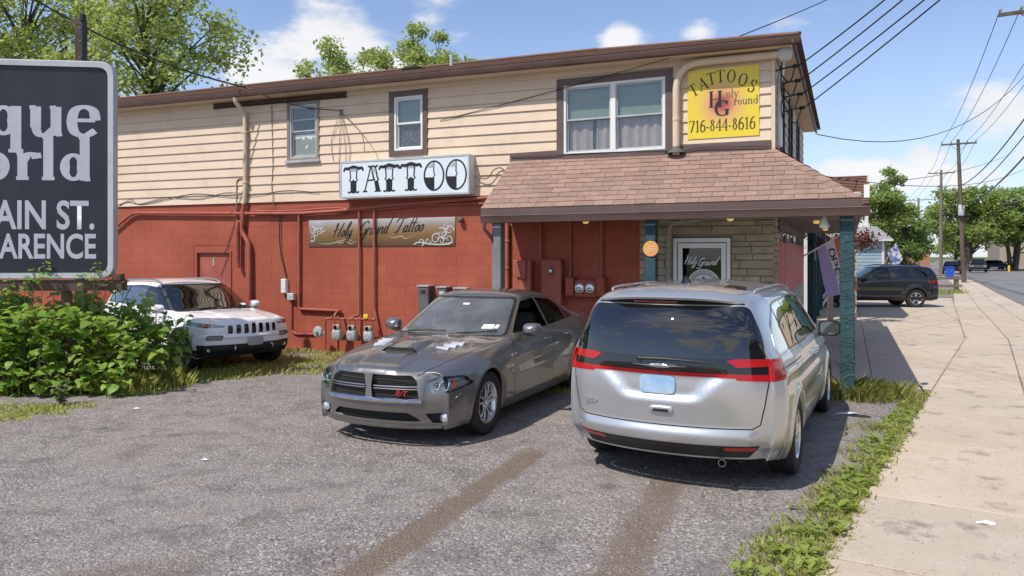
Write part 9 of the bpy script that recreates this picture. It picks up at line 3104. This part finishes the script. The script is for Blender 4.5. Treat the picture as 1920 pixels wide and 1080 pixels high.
for z in (.82, .40): MB().box(-3.9, .25, -.13, -.091, z - .07, z + .07).build('rail', M['pole_wood2'], t)
for x, y, lab in ((61.5, 84, 'yellow fire hydrant on the verge at the right edge'), (64.9, 97.5, 'yellow fire hydrant farther along the verge')):
	t = thing('fire_hydrant', lab, 'fire hydrant', (x, y, 0), 0, 'yellow fire hydrants on the verge')
	m = MB().lathe([(.16, 0), (.16, .06), (.11, .08), (.11, .55), (.14, .56), (.14, .60), (.10, .70), (.001, .80)], 12); m.tube([(-.2, 0, .42), (.2, 0, .42)], .06, 8); m.build('body', pmat('hydrant_yellow', (.70, .48, .03), .5), t, 40)
def far_car(label, x, y, ang, col, kind='sedan', cat='car'):
	t = thing('parked_car', label, cat, (x, y, 0), ang, 'cars far down the road')
	p = pmat('far_paint', col, .3, .2, .5, .6)
	hi = 1.0 if kind == 'suv' else .85
	top = 1.68 if kind == 'suv' else 1.42
	m = MB()
	prof = [(-2.2, .35), (2.15, .35), (2.25, .62), (2.05, hi - .12), (1.0, hi), (.45, top - .06), (-.2, top), (-1.4, top - .05), (-2.0, hi + .08), (-2.25, hi - .1)]
	for y0, y1, k in ((-.88, .88, 1),):
		n = len(prof)
		for s in (-1, 1): m.v += [(a, s * (.88 if b < hi + .05 else .68), b) for a, b in prof]
		m.f += [list(range(n)), list(range(2 * n - 1, n - 1, -1))] + [(i, i + n, (i + 1) % n + n, (i + 1) % n) for i in range(n)]
		m.mi = [0] * len(m.f)
	m.build('body', p, t)
	g = MB()
	for s in (-1, 1): g.add([(.85, s * .86, hi + .06), (.42, s * .715, top - .12), (-1.35, s * .715, top - .11), (-1.8, s * .86, hi + .08)], [(0, 1, 2, 3)])
	g.build('side_window', M['gloss_black'], t)
	MB().add([(1.0, -.70, hi + .05), (1.0, .70, hi + .05), (.50, .62, top - .08), (.50, -.62, top - .08)], [(0, 1, 2, 3)]).build('windscreen', M['gloss_black'], t, loc=(.02, 0, .02))
	MB().add([(-2.06, -.66, hi + .12), (-2.06, .66, hi + .12), (-1.47, .60, top - .06), (-1.47, -.60, top - .06)], [(0, 1, 2, 3)]).build('rear_window', M['gloss_black'], t, loc=(-.02, 0, .02))
	for s in (-1, 1):
		for xx in (-1.35, 1.35): MB().lathe([(.001, -.1), (.18, -.1), (.31, -.08), (.33, 0), (.31, .1), (.001, .1)], 16, 'y', (xx, s * .84, .33)).build('wheel', M['tyre'], t, 40)
		MB().box(-2.27, -2.22, s * .7 - .13, s * .7 + .13, hi - .25, hi - .1).build('tail_light', M['red_lamp'], t)
		MB().box(2.10, 2.16, s * .65 - .14, s * .65 + .14, hi - .28, hi - .18).build('headlight', M['lamp_white'], t)
	return t
RA = math.atan2(2, 1.15)
far_car('black car parked behind the blue bin', 49.5, 84, RA, (.015, .015, .017))
far_car('dark grey suv right of the leaning pole down the road', 58.0, 93, RA + PI, (.03, .03, .033), 'suv', 'suv')
far_car('dark blue car parked on the right verge', 71.5, 110.5, R(-10), (.02, .035, .07))
far_car('black car parked beside the dark blue one on the right verge', 68.5, 112.5, R(-10), (.015, .015, .016))
far_car('white pickup sized car far down by the brick building', 62.5, 122, RA + PI, (.55, .55, .55), 'suv', 'suv')
far_car('grey car far down by the grey block building', 57.5, 116, RA + PI, (.25, .25, .26))
